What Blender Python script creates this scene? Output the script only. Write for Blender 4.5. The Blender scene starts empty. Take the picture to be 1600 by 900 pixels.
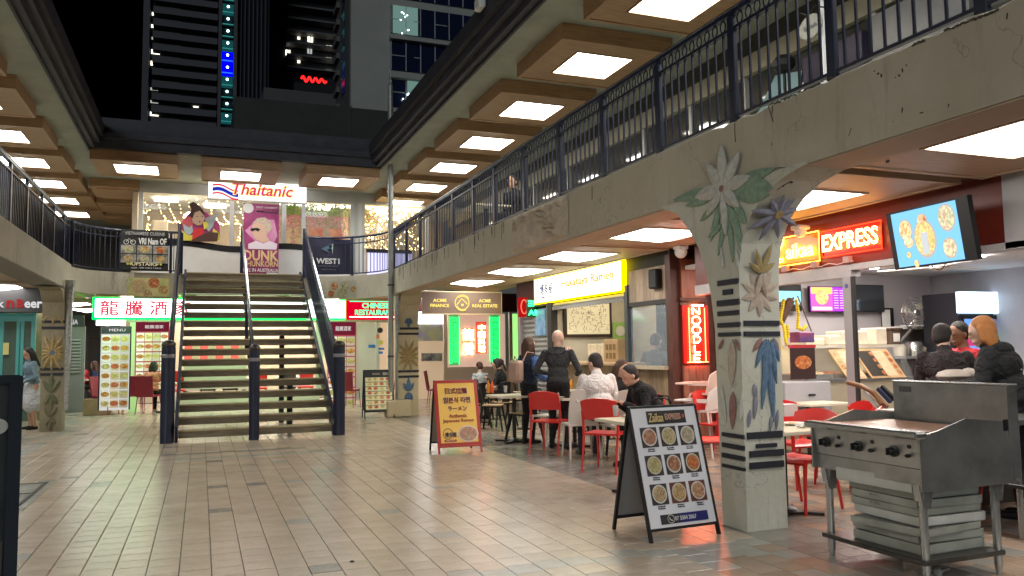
import bpy, bmesh, math, random
import numpy as np
from mathutils import Vector, Matrix
random.seed(7)
PI = math.pi
sc = bpy.context.scene
COL = sc.collection
# ---------------------------------------------------------------- camera
CF, CH, CP, CT, CR = 1250.0, 1.45, .0776, .3709, -.01346     # focal (px of 1600), height, pitch, yaw, roll
FW = Vector((math.sin(CT)*math.cos(CP), math.cos(CT)*math.cos(CP), math.sin(CP)))
r0 = Vector((math.cos(CT), -math.sin(CT), 0)); u0 = r0.cross(FW)
RT = math.cos(CR)*r0+math.sin(CR)*u0; UP = -math.sin(CR)*r0+math.cos(CR)*u0
cam = bpy.data.cameras.new('camera'); cam_o = bpy.data.objects.new('camera', cam); COL.objects.link(cam_o)
cam.sensor_width = 36; cam.lens = 36*CF/1600; cam.clip_end = 900; cam.clip_start = .05
cam_o.matrix_world = Matrix(((RT.x, UP.x, -FW.x, 0), (RT.y, UP.y, -FW.y, 0), (RT.z, UP.z, -FW.z, CH), (0, 0, 0, 1)))
sc.camera = cam_o
# ---------------------------------------------------------------- world, light, exposure
w = bpy.data.worlds.new('World'); sc.world = w; w.use_nodes = True
nt = w.node_tree; bg = nt.nodes['Background']
sky = nt.nodes.new('ShaderNodeTexSky'); sky.sky_type = 'NISHITA'; sky.sun_disc = False
sky.sun_elevation = math.radians(-9); sky.sun_rotation = math.radians(200)
nt.links.new(sky.outputs[0], bg.inputs[0]); bg.inputs[1].default_value = .05
sun = bpy.data.lights.new('night_glow', 'SUN'); sun.energy = .22; sun.angle = math.radians(20); sun.color = (.85, .95, 1)
so = bpy.data.objects.new('night_glow', sun); COL.objects.link(so)
so.rotation_euler = Vector((.45, 1, -.22)).to_track_quat('-Z', 'Y').to_euler()
sc.view_settings.view_transform = 'Standard'; sc.view_settings.look = 'None'
sc.view_settings.exposure = 1.38; sc.view_settings.gamma = 1
try:
    sc.cycles.use_denoising = True
    sc.cycles.max_bounces = 6; sc.cycles.diffuse_bounces = 3; sc.cycles.glossy_bounces = 3; sc.cycles.transparent_max_bounces = 12
    sc.cycles.sample_clamp_indirect = 4; sc.cycles.caustics_reflective = False; sc.cycles.caustics_refractive = False
except Exception: pass
LUP, LLOW = 7.6, 5.8        # radiance of the upper and lower light panels

# a pixel of the 1600 wide frame -> a point on a real plane (used while measuring the place)
def ray(x, y): return FW+RT*((x-800)/CF)+UP*((450-y)/CF)
def _at(x, y, ax, v):
    d = ray(x, y); c = Vector((0, 0, CH)); return c+d*((v-c[ax])/d[ax])
def fl(x, y, z=0): return _at(x, y, 2, z)
def onx(x, y, X): return _at(x, y, 0, X)
def ony(x, y, Y): return _at(x, y, 1, Y)
def proj(P):
    q = Vector(P)-Vector((0, 0, CH)); c = q.dot(FW)
    return 800+CF*q.dot(RT)/c, 450-CF*q.dot(UP)/c, c

# ---------------------------------------------------------------- materials
MATS = {}
def mat(name, col, rough=.6, metal=0, col2=None, scale=6, bump=0, bscale=30, emit=None, es=0, spec=.5, alpha=1, rand=0, trans=0, stretch=None, detail=4, coat=0):
    if name in MATS: return MATS[name]
    m = bpy.data.materials.new(name); m.use_nodes = True; n = m.node_tree; b = n.nodes['Principled BSDF']
    b.inputs['Base Color'].default_value = (*col, 1); b.inputs['Roughness'].default_value = rough; b.inputs['Metallic'].default_value = metal
    b.inputs['Specular IOR Level'].default_value = spec; b.inputs['Alpha'].default_value = alpha
    if trans: b.inputs['Transmission Weight'].default_value = trans
    if coat: b.inputs['Coat Weight'].default_value = coat; b.inputs['Coat Roughness'].default_value = .15
    src = None
    if col2 or bump:
        tc = n.nodes.new('ShaderNodeTexCoord'); mp = n.nodes.new('ShaderNodeMapping')
        n.links.new(tc.outputs['Object'], mp.inputs[0])
        if stretch: mp.inputs['Scale'].default_value = stretch
    if col2:
        t = n.nodes.new('ShaderNodeTexNoise'); t.inputs['Scale'].default_value = scale; t.inputs['Detail'].default_value = detail; t.inputs['Roughness'].default_value = .65
        n.links.new(mp.outputs[0], t.inputs[0])
        r = n.nodes.new('ShaderNodeValToRGB'); r.color_ramp.elements[0].position = .36; r.color_ramp.elements[1].position = .64
        r.color_ramp.elements[0].color = (*col, 1); r.color_ramp.elements[1].color = (*col2, 1)
        n.links.new(t.outputs[0], r.inputs[0]); src = r.outputs[0]
        rr = n.nodes.new('ShaderNodeMapRange'); rr.inputs['To Min'].default_value = rough*.85; rr.inputs['To Max'].default_value = min(1, rough*1.2)
        n.links.new(t.outputs[0], rr.inputs[0]); n.links.new(rr.outputs[0], b.inputs['Roughness'])
    if rand:
        g = n.nodes.new('ShaderNodeNewGeometry'); oi = n.nodes.new('ShaderNodeObjectInfo'); ad = n.nodes.new('ShaderNodeMath'); ad.operation = 'ADD'
        fr = n.nodes.new('ShaderNodeMath'); fr.operation = 'FRACT'
        n.links.new(g.outputs['Random Per Island'], ad.inputs[0]); n.links.new(oi.outputs['Random'], ad.inputs[1]); n.links.new(ad.outputs[0], fr.inputs[0])
        hs = n.nodes.new('ShaderNodeHueSaturation'); mr = n.nodes.new('ShaderNodeMapRange'); mr.inputs['To Min'].default_value = 1-rand; mr.inputs['To Max'].default_value = 1+rand
        n.links.new(fr.outputs[0], mr.inputs[0]); n.links.new(mr.outputs[0], hs.inputs['Value'])
        if src: n.links.new(src, hs.inputs['Color'])
        else: hs.inputs['Color'].default_value = (*col, 1)
        src = hs.outputs[0]
    if src: n.links.new(src, b.inputs['Base Color'])
    if bump:
        t2 = n.nodes.new('ShaderNodeTexNoise'); t2.inputs['Scale'].default_value = bscale; t2.inputs['Detail'].default_value = 6
        n.links.new(mp.outputs[0], t2.inputs[0])
        bp = n.nodes.new('ShaderNodeBump'); bp.inputs['Strength'].default_value = bump; bp.inputs['Distance'].default_value = .02
        n.links.new(t2.outputs[0], bp.inputs['Height']); n.links.new(bp.outputs[0], b.inputs['Normal'])
    if emit:
        b.inputs['Emission Color'].default_value = (*emit, 1); b.inputs['Emission Strength'].default_value = es
    MATS[name] = m; return m
def lit(name, col, s):
    if name in MATS: return MATS[name]
    m = bpy.data.materials.new(name); m.use_nodes = True; n = m.node_tree; n.nodes.clear()
    e = n.nodes.new('ShaderNodeEmission'); o = n.nodes.new('ShaderNodeOutputMaterial')
    e.inputs[0].default_value = (*col, 1); e.inputs[1].default_value = s; n.links.new(e.outputs[0], o.inputs[0]); MATS[name] = m; return m
def food(name, cols, scale=14, es=0):
    """a printed dish photograph: patchy mix of food colours"""
    if name in MATS: return MATS[name]
    m = bpy.data.materials.new(name); m.use_nodes = True; n = m.node_tree; b = n.nodes['Principled BSDF']; b.inputs['Roughness'].default_value = .35
    tc = n.nodes.new('ShaderNodeTexCoord'); v = n.nodes.new('ShaderNodeTexVoronoi'); v.inputs['Scale'].default_value = scale
    t = n.nodes.new('ShaderNodeTexNoise'); t.inputs['Scale'].default_value = scale*.6; t.inputs['Detail'].default_value = 5; t.inputs['Distortion'].default_value = 1.5
    n.links.new(tc.outputs['Object'], t.inputs[0]); n.links.new(tc.outputs['Object'], v.inputs[0])
    r = n.nodes.new('ShaderNodeValToRGB'); cr = r.color_ramp
    cr.elements[0].position = .3; cr.elements[0].color = (*cols[0], 1); cr.elements[1].position = .7; cr.elements[1].color = (*cols[-1], 1)
    for i, c in enumerate(cols[1:-1]):
        e = cr.elements.new(.3+.4*(i+1)/(len(cols)-1)); e.color = (*c, 1)
    n.links.new(t.outputs[0], r.inputs[0])
    mx = n.nodes.new('ShaderNodeMix'); mx.data_type = 'RGBA'; mx.blend_type = 'MULTIPLY'; mx.inputs[0].default_value = .55
    r2 = n.nodes.new('ShaderNodeValToRGB'); r2.color_ramp.elements[0].color = (1.0, 1, 1, 1); r2.color_ramp.elements[1].color = (.25, .2, .15, 1); r2.color_ramp.elements[1].position = .7
    n.links.new(v.outputs['Distance'], r2.inputs[0]); n.links.new(r.outputs[0], mx.inputs[6]); n.links.new(r2.outputs[0], mx.inputs[7])
    n.links.new(mx.outputs[2], b.inputs['Base Color'])
    if es: n.links.new(mx.outputs[2], b.inputs['Emission Color']); b.inputs['Emission Strength'].default_value = es
    MATS[name] = m; return m

def tile_mat(name, c1, c2, rand):
    m = mat(name, c1, .26, 0, c2, 2.2, .12, 60, rand=rand, spec=.6)
    n = m.node_tree; b = n.nodes['Principled BSDF']
    tc = n.nodes.new('ShaderNodeNewGeometry'); t = n.nodes.new('ShaderNodeTexNoise'); t.inputs['Scale'].default_value = 1.1; t.inputs['Detail'].default_value = 6; t.inputs['Roughness'].default_value = .7
    n.links.new(tc.outputs['Position'], t.inputs[0])
    mr = n.nodes.new('ShaderNodeMapRange'); mr.inputs['From Min'].default_value = .35; mr.inputs['From Max'].default_value = .68; mr.inputs['To Min'].default_value = .17; mr.inputs['To Max'].default_value = .25
    n.links.new(t.outputs[0], mr.inputs[0]); n.links.new(mr.outputs[0], b.inputs['Roughness'])
    # grime and worn patches in world space
    src = b.inputs['Base Color'].links[0].from_socket
    t3 = n.nodes.new('ShaderNodeTexNoise'); t3.inputs['Scale'].default_value = 9; t3.inputs['Detail'].default_value = 8; t3.inputs['Roughness'].default_value = .75
    n.links.new(tc.outputs['Position'], t3.inputs[0])
    r3 = n.nodes.new('ShaderNodeMapRange'); r3.inputs['From Min'].default_value = .4; r3.inputs['From Max'].default_value = .75; r3.inputs['To Min'].default_value = 1; r3.inputs['To Max'].default_value = .88
    n.links.new(t3.outputs[0], r3.inputs[0])
    hs = n.nodes.new('ShaderNodeHueSaturation'); n.links.new(src, hs.inputs['Color']); n.links.new(r3.outputs[0], hs.inputs['Value']); n.links.new(hs.outputs[0], b.inputs['Base Color'])
    return m
def stained(name, c1, c2, dark, amount=.5, rough=.75):
    """painted concrete with vertical run-off stains and hairline cracks"""
    m = mat(name, c1, rough, 0, c2, 1.3, .25, 18, detail=7)
    n = m.node_tree; b = n.nodes['Principled BSDF']; src = b.inputs['Base Color'].links[0].from_socket
    g = n.nodes.new('ShaderNodeNewGeometry'); mp = n.nodes.new('ShaderNodeMapping'); mp.inputs['Scale'].default_value = (5, 5, .7); n.links.new(g.outputs['Position'], mp.inputs[0])
    t = n.nodes.new('ShaderNodeTexNoise'); t.inputs['Scale'].default_value = 1.6; t.inputs['Detail'].default_value = 8; t.inputs['Roughness'].default_value = .75; n.links.new(mp.outputs[0], t.inputs[0])
    r = n.nodes.new('ShaderNodeMapRange'); r.inputs['From Min'].default_value = .55; r.inputs['From Max'].default_value = .78; n.links.new(t.outputs[0], r.inputs[0])
    v = n.nodes.new('ShaderNodeTexVoronoi'); v.feature = 'DISTANCE_TO_EDGE'; v.inputs['Scale'].default_value = .9
    dn = n.nodes.new('ShaderNodeTexNoise'); dn.inputs['Scale'].default_value = 3; dn.inputs['Detail'].default_value = 6; n.links.new(g.outputs['Position'], dn.inputs[0])
    va = n.nodes.new('ShaderNodeVectorMath'); va.operation = 'MULTIPLY_ADD'; va.inputs[1].default_value = (.8, .8, .8); n.links.new(dn.outputs['Color'], va.inputs[0]); n.links.new(g.outputs['Position'], va.inputs[2]); n.links.new(va.outputs[0], v.inputs[0])
    cr = n.nodes.new('ShaderNodeMapRange'); cr.inputs['From Min'].default_value = .0; cr.inputs['From Max'].default_value = .007; cr.inputs['To Min'].default_value = .8; cr.inputs['To Max'].default_value = 0
    n.links.new(v.outputs['Distance'], cr.inputs[0])
    mu = n.nodes.new('ShaderNodeMath'); mu.operation = 'MULTIPLY'; mu.inputs[1].default_value = amount; n.links.new(r.outputs[0], mu.inputs[0])
    mk = n.nodes.new('ShaderNodeMath'); mk.operation = 'MULTIPLY'; n.links.new(cr.outputs[0], mk.inputs[0]); n.links.new(t.outputs[0], mk.inputs[1])
    mxm = n.nodes.new('ShaderNodeMath'); mxm.operation = 'MAXIMUM'; n.links.new(mu.outputs[0], mxm.inputs[0]); n.links.new(mk.outputs[0], mxm.inputs[1])
    mx = n.nodes.new('ShaderNodeMix'); mx.data_type = 'RGBA'; n.links.new(mxm.outputs[0], mx.inputs[0]); n.links.new(src, mx.inputs[6]); mx.inputs[7].default_value = (*dark, 1)
    n.links.new(mx.outputs[2], b.inputs['Base Color'])
    return m

concrete = stained('painted_concrete', (.50, .45, .34), (.59, .54, .43), (.10, .09, .07), .4)
concrete_side = stained('painted_concrete_old', (.44, .41, .32), (.54, .50, .41), (.08, .07, .05), .75)
soffit = mat('soffit_paint', (.30, .31, .26), .8, 0, (.38, .39, .33), 1.5, .15, 12)
wood = mat('light_box_wood', (.33, .185, .09), .5, 0, (.45, .27, .14), 3, .1, 40, stretch=(1, 8, 8))
wood_low = mat('ceiling_wood', (.40, .27, .17), .5, 0, (.50, .35, .23), 3, .1, 40, stretch=(1, 8, 8))
navy = mat('navy_paint', (.006, .010, .034), .4, 0, (.010, .017, .05), 9, .05, 30, coat=.08)
black = mat('black_metal', (.010, .010, .011), .5, spec=.3)
dark = mat('dark_trim', (.03, .028, .028), .6)
gutter = mat('dark_gutter', (.035, .035, .048), .6, 0, (.055, .055, .068), 4, .1)
chrome = mat('polished_tube', (.8, .8, .82), .15, 1)
galv = mat('galvanised_post', (.33, .33, .30), .45, .4, (.42, .42, .38), 10, .1)
white = mat('white_paint', (.78, .78, .76), .5)
cream = mat('cream_paint', (.62, .57, .47), .6, 0, (.68, .64, .54), 3)
greyw = mat('grey_paint', (.33, .33, .36), .7, 0, (.38, .37, .40), 2)
steel = mat('brushed_steel', (.50, .51, .50), .24, .9, (.52, .53, .52), 3, .05, 60, stretch=(1, 1, 12))
steel_worn = mat('worn_steel', (.30, .30, .285), .3, .8, (.46, .46, .44), 2.5, .08, 25)
red_pl = mat('red_plastic', (.62, .022, .018), .3, coat=.2)
white_pl = mat('white_plastic', (.72, .66, .60), .35)
tabletop = mat('table_laminate', (.62, .54, .40), .35, 0, (.70, .63, .48), 8)
grout = mat('grout', (.03, .026, .022), .8)
glass = mat('shop_glass', (.7, .75, .75), .05, 0, alpha=.12, spec=.9)
glassd = mat('dark_glass', (.03, .035, .04), .08, 0, spec=.9)
diff_up = lit('panel_light', (1, .955, .87), LUP)
DUP = [diff_up, lit('panel_light_dim', (1, .93, .80), LUP*.82), lit('panel_light_cool', (.95, .97, .96), LUP*.94)]
diff_low = lit('panel_light_lower', (1, .96, .90), LLOW)

# ---------------------------------------------------------------- mesh helpers
class MB:
    def __init__(s): s.v = []; s.f = []; s.m = []
    def add(s, vs, fs, mi=0):
        o = len(s.v); s.v += [tuple(v) for v in vs]; s.f += [tuple(i+o for i in f) for f in fs]; s.m += [mi]*len(fs); return s
    def box(s, a, b, mi=0, T=None):
        (x0, y0, z0), (x1, y1, z1) = a, b
        vs = [Vector(p) for p in ((x0, y0, z0), (x1, y0, z0), (x1, y1, z0), (x0, y1, z0), (x0, y0, z1), (x1, y0, z1), (x1, y1, z1), (x0, y1, z1))]
        if T: vs = [T@v for v in vs]
        return s.add(vs, [(0, 3, 2, 1), (4, 5, 6, 7), (0, 1, 5, 4), (1, 2, 6, 5), (2, 3, 7, 6), (3, 0, 4, 7)], mi)
    def cbox(s, c, d, mi=0, T=None, ch=0):
        a = [c[i]-d[i]/2 for i in range(3)]; b = [c[i]+d[i]/2 for i in range(3)]
        if not ch: return s.box(a, b, mi, T)
        # chamfered box: three nested slabs as a convex hull of 24 points
        hx, hy, hz = (d[0]/2, d[1]/2, d[2]/2); c = Vector(c)
        bm = bmesh.new()
        for sx in (-1, 1):
            for sy in (-1, 1):
                for sz in (-1, 1):
                    for q in ((hx, hy-ch, hz-ch), (hx-ch, hy, hz-ch), (hx-ch, hy-ch, hz)):
                        bm.verts.new(c+Vector((sx*q[0], sy*q[1], sz*q[2])))
        bmesh.ops.convex_hull(bm, input=bm.verts[:]); bmesh.ops.dissolve_limit(bm, angle_limit=.02, verts=bm.verts[:], edges=bm.edges[:])
        bm.verts.index_update(); vs = [(T@v.co if T else v.co.copy()) for v in bm.verts]; fs = [tuple(v.index for v in f.verts) for f in bm.faces]; bm.free()
        return s.add(vs, fs, mi)
    def tube(s, pts, r, n=8, mi=0, closed=False, r2=None):
        pts = [Vector(p) for p in pts]; k = len(pts); rings = []
        prev = None
        for i, p in enumerate(pts):
            if closed: d = pts[(i+1) % k]-pts[i-1]
            else: d = (pts[min(i+1, k-1)]-pts[max(i-1, 0)])
            if d.length < 1e-9: d = Vector((0, 0, 1))
            d.normalize()
            a = prev if prev else (Vector((0, 0, 1)) if abs(d.z) < .9 else Vector((1, 0, 0)))
            u = (a-d*a.dot(d)).normalized(); prev = u; v = d.cross(u)
            rr = r if r2 is None else r+(r2-r)*i/max(1, k-1)
            if isinstance(rr, tuple): pass
            rings.append([p+u*(math.cos(t)*rr)+v*(math.sin(t)*rr) for t in [2*PI*j/n for j in range(n)]])
        vs = [q for R in rings for q in R]; fs = []
        for i in range(k if closed else k-1):
            a, b = i*n, ((i+1) % k)*n
            for j in range(n): fs.append((a+j, a+(j+1) % n, b+(j+1) % n, b+j))
        if not closed: fs += [tuple(range(n))[::-1], tuple((k-1)*n+j for j in range(n))]
        return s.add(vs, fs, mi)
    def bar(s, a, b, w, d, mi=0, up=(0, 0, 1)):
        """rectangular bar from a to b, w across (horizontal), d along 'up'"""
        a, b = Vector(a), Vector(b); t = (b-a).normalized(); u = Vector(up)
        sx = t.cross(u)
        if sx.length < 1e-4: u = Vector((0, 1, 0)); sx = t.cross(u)
        sx.normalize(); uz = sx.cross(t)
        vs = [p+sx*(i*w/2)+uz*(j*d/2) for p in (a, b) for i, j in ((-1, -1), (1, -1), (1, 1), (-1, 1))]
        return s.add(vs, [(0, 1, 2, 3), (7, 6, 5, 4), (0, 4, 5, 1), (1, 5, 6, 2), (2, 6, 7, 3), (3, 7, 4, 0)], mi)
    def lathe(s, prof, c, n=16, mi=0, axis=(0, 0, 1)):
        c = Vector(c); ax = Vector(axis).normalized(); a = Vector((1, 0, 0)) if abs(ax.x) < .9 else Vector((0, 1, 0))
        u = (a-ax*a.dot(ax)).normalized(); v = ax.cross(u); vs = []; fs = []
        for r, z in prof:
            for j in range(n):
                t = 2*PI*j/n; vs.append(c+ax*z+u*(math.cos(t)*r)+v*(math.sin(t)*r))
        for i in range(len(prof)-1):
            for j in range(n): fs.append((i*n+j, i*n+(j+1) % n, (i+1)*n+(j+1) % n, (i+1)*n+j))
        fs += [tuple(range(n))[::-1], tuple((len(prof)-1)*n+j for j in range(n))]
        return s.add(vs, fs, mi)
    def poly(s, pts, n, t, mi=0):
        """planar polygon pts extruded by t along n"""
        n = Vector(n); k = len(pts); vs = [Vector(p) for p in pts]; vs += [p+n*t for p in vs]
        return s.add(vs, [tuple(range(k))[::-1], tuple(range(k, 2*k))]+[(i, (i+1) % k, k+(i+1) % k, k+i) for i in range(k)], mi)
    def surf(s, fn, nu, nv, t=0, mi=0):
        """sheet fn(u,v) with thickness t along its normal"""
        P = [[Vector(fn(i/nu, j/nv)) for j in range(nv+1)] for i in range(nu+1)]
        vs = [p for r in P for p in r]; W = nv+1
        fs = [(i*W+j, (i+1)*W+j, (i+1)*W+j+1, i*W+j+1) for i in range(nu) for j in range(nv)]
        if t:
            N = []
            for i in range(nu+1):
                for j in range(nv+1):
                    a = P[min(i+1, nu)][j]-P[max(i-1, 0)][j]; b = P[i][min(j+1, nv)]-P[i][max(j-1, 0)]; N.append(a.cross(b).normalized())
            o = len(vs); vs += [v-n*t for v, n in zip(vs[:o], N)]
            fs += [tuple(x+o for x in f[::-1]) for f in fs]
            edge = [(i, 0) for i in range(nu+1)]+[(nu, j) for j in range(1, nv+1)]+[(i, nv) for i in range(nu-1, -1, -1)]+[(0, j) for j in range(nv-1, 0, -1)]
            ix = [i*W+j for i, j in edge]
            for q in range(len(ix)):
                a, b = ix[q], ix[(q+1) % len(ix)]; fs.append((b, a, a+o, b+o))
        return s.add(vs, fs, mi)
    def ball(s, c, r, mi=0, n=10, k=6):
        if not isinstance(r, (tuple, list)): r = (r, r, r)
        c = Vector(c); vs = [c+Vector((0, 0, r[2]))]
        for i in range(1, k):
            a = PI*i/k
            for j in range(n): t = 2*PI*j/n; vs.append(c+Vector((r[0]*math.sin(a)*math.cos(t), r[1]*math.sin(a)*math.sin(t), r[2]*math.cos(a))))
        vs.append(c-Vector((0, 0, r[2]))); fs = [(0, 1+j, 1+(j+1) % n) for j in range(n)]
        for i in range(k-2):
            for j in range(n): fs.append((1+i*n+j, 1+(i+1)*n+j, 1+(i+1)*n+(j+1) % n, 1+i*n+(j+1) % n))
        b = len(vs)-1; fs += [(b, 1+(k-2)*n+(j+1) % n, 1+(k-2)*n+j) for j in range(n)]
        return s.add(vs, fs, mi)

WM = {}
def reg(o, M): WM[o.name] = M; return o
def mesh_of(name, m, mats, smooth=False):
    me = bpy.data.meshes.new(name); me.from_pydata(m.v, [], m.f)
    for k in (mats if isinstance(mats, (list, tuple)) else [mats]): me.materials.append(k)
    me.polygons.foreach_set('material_index', m.m)
    if smooth: me.polygons.foreach_set('use_smooth', [True]*len(m.f))
    me.update(); return me
def obj(name, m, mats, parent=None, wc=True, smooth=False, kind=None, label=None):
    """wc: the vertices are given in world coordinates; else in the parent's own"""
    if parent is not None and wc and WM[parent.name] != Matrix.Identity(4):
        Mi = WM[parent.name].inverted(); m.v = [tuple(Mi@Vector(v)) for v in m.v]
    o = bpy.data.objects.new(name, mesh_of(name, m, mats, smooth)); COL.objects.link(o)
    if smooth:
        try: o.data.set_sharp_from_angle(angle=math.radians(50))
        except Exception: pass
    if parent is not None: o.parent = parent; WM[o.name] = WM[parent.name].copy()
    else: WM[o.name] = Matrix.Identity(4)
    if kind: o['kind'] = kind
    if label: o['label'] = label
    return o
def inst(name, me, parent, loc, rot=None, label=None):
    o = bpy.data.objects.new(name, me); COL.objects.link(o); o.parent = parent
    L = Matrix.Translation(Vector(loc))
    if rot is not None: L = L@rot.to_4x4()
    M = WM[parent.name].inverted()@L; o.matrix_local = M; WM[o.name] = L
    if label: o['label'] = label
    return o
def tag(o, label, cat, group=None):
    o['label'] = label; o['category'] = cat
    if group: o['group'] = group
    return o
def thing(name, label, cat, loc=(0, 0, 0), rz=0, group=None):
    o = bpy.data.objects.new(name, None); COL.objects.link(o); o.location = loc; o.rotation_euler = (0, 0, rz); o.empty_display_size = .1
    WM[o.name] = Matrix.Translation(Vector(loc))@Matrix.Rotation(rz, 4, 'Z')
    return tag(o, label, cat, group)
def kids(o): return KID.get(o.name, [])
def dup(root, loc, rz, label=None, group=None):
    """a copy of a thing with copies of its parts and sub-parts"""
    r = root.copy(); COL.objects.link(r); r.location = loc; r.rotation_euler = (0, 0, rz)
    if label: r['label'] = label
    if group: r['group'] = group
    WM[r.name] = Matrix.Translation(Vector(loc))@Matrix.Rotation(rz, 4, 'Z')
    allc = {}
    for o in list(COL.objects):
        if o.parent: allc.setdefault(o.parent, []).append(o)
    for ch in allc.get(root, []):
        c = ch.copy(); COL.objects.link(c); c.parent = r
        for g in allc.get(ch, []):
            d = g.copy(); COL.objects.link(d); d.parent = c
    return r
def frame(o, u, v):
    """basis matrix: u right, v up, n towards the viewer"""
    u, v = Vector(u).normalized(), Vector(v).normalized(); n = u.cross(v)
    return Matrix(((u.x, v.x, n.x, o[0]), (u.y, v.y, n.y, o[1]), (u.z, v.z, n.z, o[2]), (0, 0, 0, 1)))
def text_mb(s, size=None, width=None, height=None, ext=.004, bold=0, outline=0, align='CENTER', shear=0, spacing=1):
    """lettering as an MB in the XY plane, centred; scaled to the given width and/or height"""
    cjk = any(ord(c_) > 0x0E00 for c_ in s); fat = bold if cjk else 0
    if cjk: bold = 0
    cu = bpy.data.curves.new('t', 'FONT'); cu.body = s; cu.align_x = align; cu.align_y = 'CENTER'; cu.size = 1; cu.shear = shear; cu.space_character = spacing
    cu.resolution_u = 2 if not outline else 3
    if outline: cu.fill_mode = 'NONE'; cu.bevel_depth = outline; cu.bevel_resolution = 1
    else: cu.extrude = ext; cu.offset = bold
    o = bpy.data.objects.new('t', cu); COL.objects.link(o); dg = bpy.context.evaluated_depsgraph_get(); dg.update()
    me = bpy.data.meshes.new_from_object(o.evaluated_get(dg)); V = [v.co.copy() for v in me.vertices]; Fs = [tuple(p.vertices) for p in me.polygons]
    bpy.data.objects.remove(o); bpy.data.curves.remove(cu); bpy.data.meshes.remove(me)
    m = MB()
    if not V: return m
    x0, x1 = min(v.x for v in V), max(v.x for v in V); y0, y1 = min(v.y for v in V), max(v.y for v in V)
    W, H = max(x1-x0, 1e-6), max(y1-y0, 1e-6); k = size or 1; kx = ky = k
    if width: kx = width/W
    if height: ky = height/H
    if width and not height: ky = kx
    if height and not width: kx = ky
    cx = (x0+x1)/2 if align == 'CENTER' else x0; cy = (y0+y1)/2
    kz = 1 if not outline else min(kx, ky)
    for dx, dy in ([(0, 0)] if not fat or outline else [(-fat/2, -fat/2), (fat/2, fat/2), (-fat/2, fat/2), (fat/2, -fat/2)]):
        m.add([Vector(((v.x-cx+dx)*kx, (v.y-cy+dy)*ky, v.z*kz)) for v in V], Fs)
    return m
def text(s, M, mt, parent, name='lettering', **k):
    m = text_mb(s, **k)
    if not m.v: return None
    m.v = [tuple(M@Vector(v)) for v in m.v]; return obj(name, m, mt, parent)
def quad(M, w, h, t=.004, z0=0, cx=0, cy=0):
    m = MB().box((cx-w/2, cy-h/2, z0), (cx+w/2, cy+h/2, z0+t)); m.v = [tuple(M@Vector(v)) for v in m.v]; return m
def disc(M, cx, cy, r, t=.004, z0=0, n=20, ry=None):
    m = MB(); ry = ry or r; m.poly([(cx+r*math.cos(2*PI*j/n), cy+ry*math.sin(2*PI*j/n), z0) for j in range(n)], (0, 0, 1), t); m.v = [tuple(M@Vector(v)) for v in m.v]; return m
def shape(M, pts, t=.004, z0=0):
    m = MB(); m.poly([(x, y, z0) for x, y in pts], (0, 0, 1), t); m.v = [tuple(M@Vector(v)) for v in m.v]; return m
FX = lambda x, y, z: frame((x, y, z), (0, -1, 0), (0, 0, 1))      # faces -X
FY = lambda x, y, z: frame((x, y, z), (1, 0, 0), (0, 0, 1))       # faces -Y
FXR = lambda x, y, z: frame((x, y, z), (0, 1, 0), (0, 0, 1))      # faces +X
F1 = food('dish_curry', [(.35, .08, .02), (.6, .28, .06), (.75, .6, .3), (.3, .35, .08)], 22)
F2 = food('dish_noodles', [(.62, .45, .2), (.75, .62, .35), (.4, .2, .08), (.2, .3, .08)], 30)
F3 = food('dish_red', [(.5, .06, .03), (.65, .2, .05), (.8, .55, .3)], 20)
F4 = food('dish_green', [(.15, .3, .06), (.5, .5, .25), (.7, .65, .5), (.4, .12, .05)], 24)
F5 = food('dish_rice', [(.8, .75, .6), (.6, .4, .15), (.75, .65, .45)], 30)
FOODS = [F1, F2, F3, F4, F5]
ORD = ['first', 'second', 'third', 'fourth', 'fifth', 'sixth', 'seventh', 'eighth', 'ninth', 'tenth', 'eleventh', 'twelfth', 'thirteenth', 'fourteenth', 'fifteenth', 'sixteenth', 'seventeenth', 'eighteenth']
# ================================================================ FLOOR
P = .2044; X0 = .09
tA = tile_mat('tile_beige', (.50, .415, .325), (.56, .475, .375), .07)
tB = tile_mat('tile_grey', (.27, .25, .22), (.32, .3, .265), .1)
tC = tile_mat('tile_slate', (.38, .38, .34), (.43, .43, .385), .08)
tR = tile_mat('tile_rust', (.38, .27, .19), (.44, .33, .245), .12)
TM = [tA, tB, tC, tR]
floor = obj('floor', MB().box((-70, -30, -.3), (80, 120, -.012)), grout, kind='structure', label='tiled ground floor of the plaza')
tiles = []
random.seed(3)
coloff = {}
for i in range(-44, 66):
    off = random.choice((0, 0, .04, -.05, .08)); x0 = X0+i*P
    far = abs(x0-1) > 6
    for j in range(3, 118):
        y0 = 2.3+j*P+off; xc, yc = x0+P/2, y0+P/2
        if proj((xc, yc, 0))[2] < 2.5: continue
        m = 0; r = random.random()
        if 3.98 < xc < 4.5: m = 1
        elif xc > 4.5: m = 3 if r < .55 else 1
        elif 5.0 < yc < 5.2 and xc > .9: m = 2
        elif yc < 5.0 and xc > 3.2: m = 2 if r < .4 else 3
        elif 12.75 < yc < 12.95 and -.6 < xc < 1.6: m = 1
        elif 12.1 < yc < 12.3 and -.3 < xc < 2.2: m = 2
        elif xc < -2.45: m = 2 if r < .5 else 0
        elif r < .004: m = 1
        elif r < .022: m = 2
        if (abs(xc+1.0) < .12 and 10.0 < yc < 10.4) or (-1.6 < xc < -1.3 and 10.8 < yc < 11.05): m = 1
        if (abs(xc-.9) < .1 and 5.55 < yc < 5.75): m = 1
        if -3.4 < xc < -1.6 and 9.0 < yc < 10.7: m = 2
        tiles.append((xc, yc, m))
gx, gy = .0052, .0056
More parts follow.
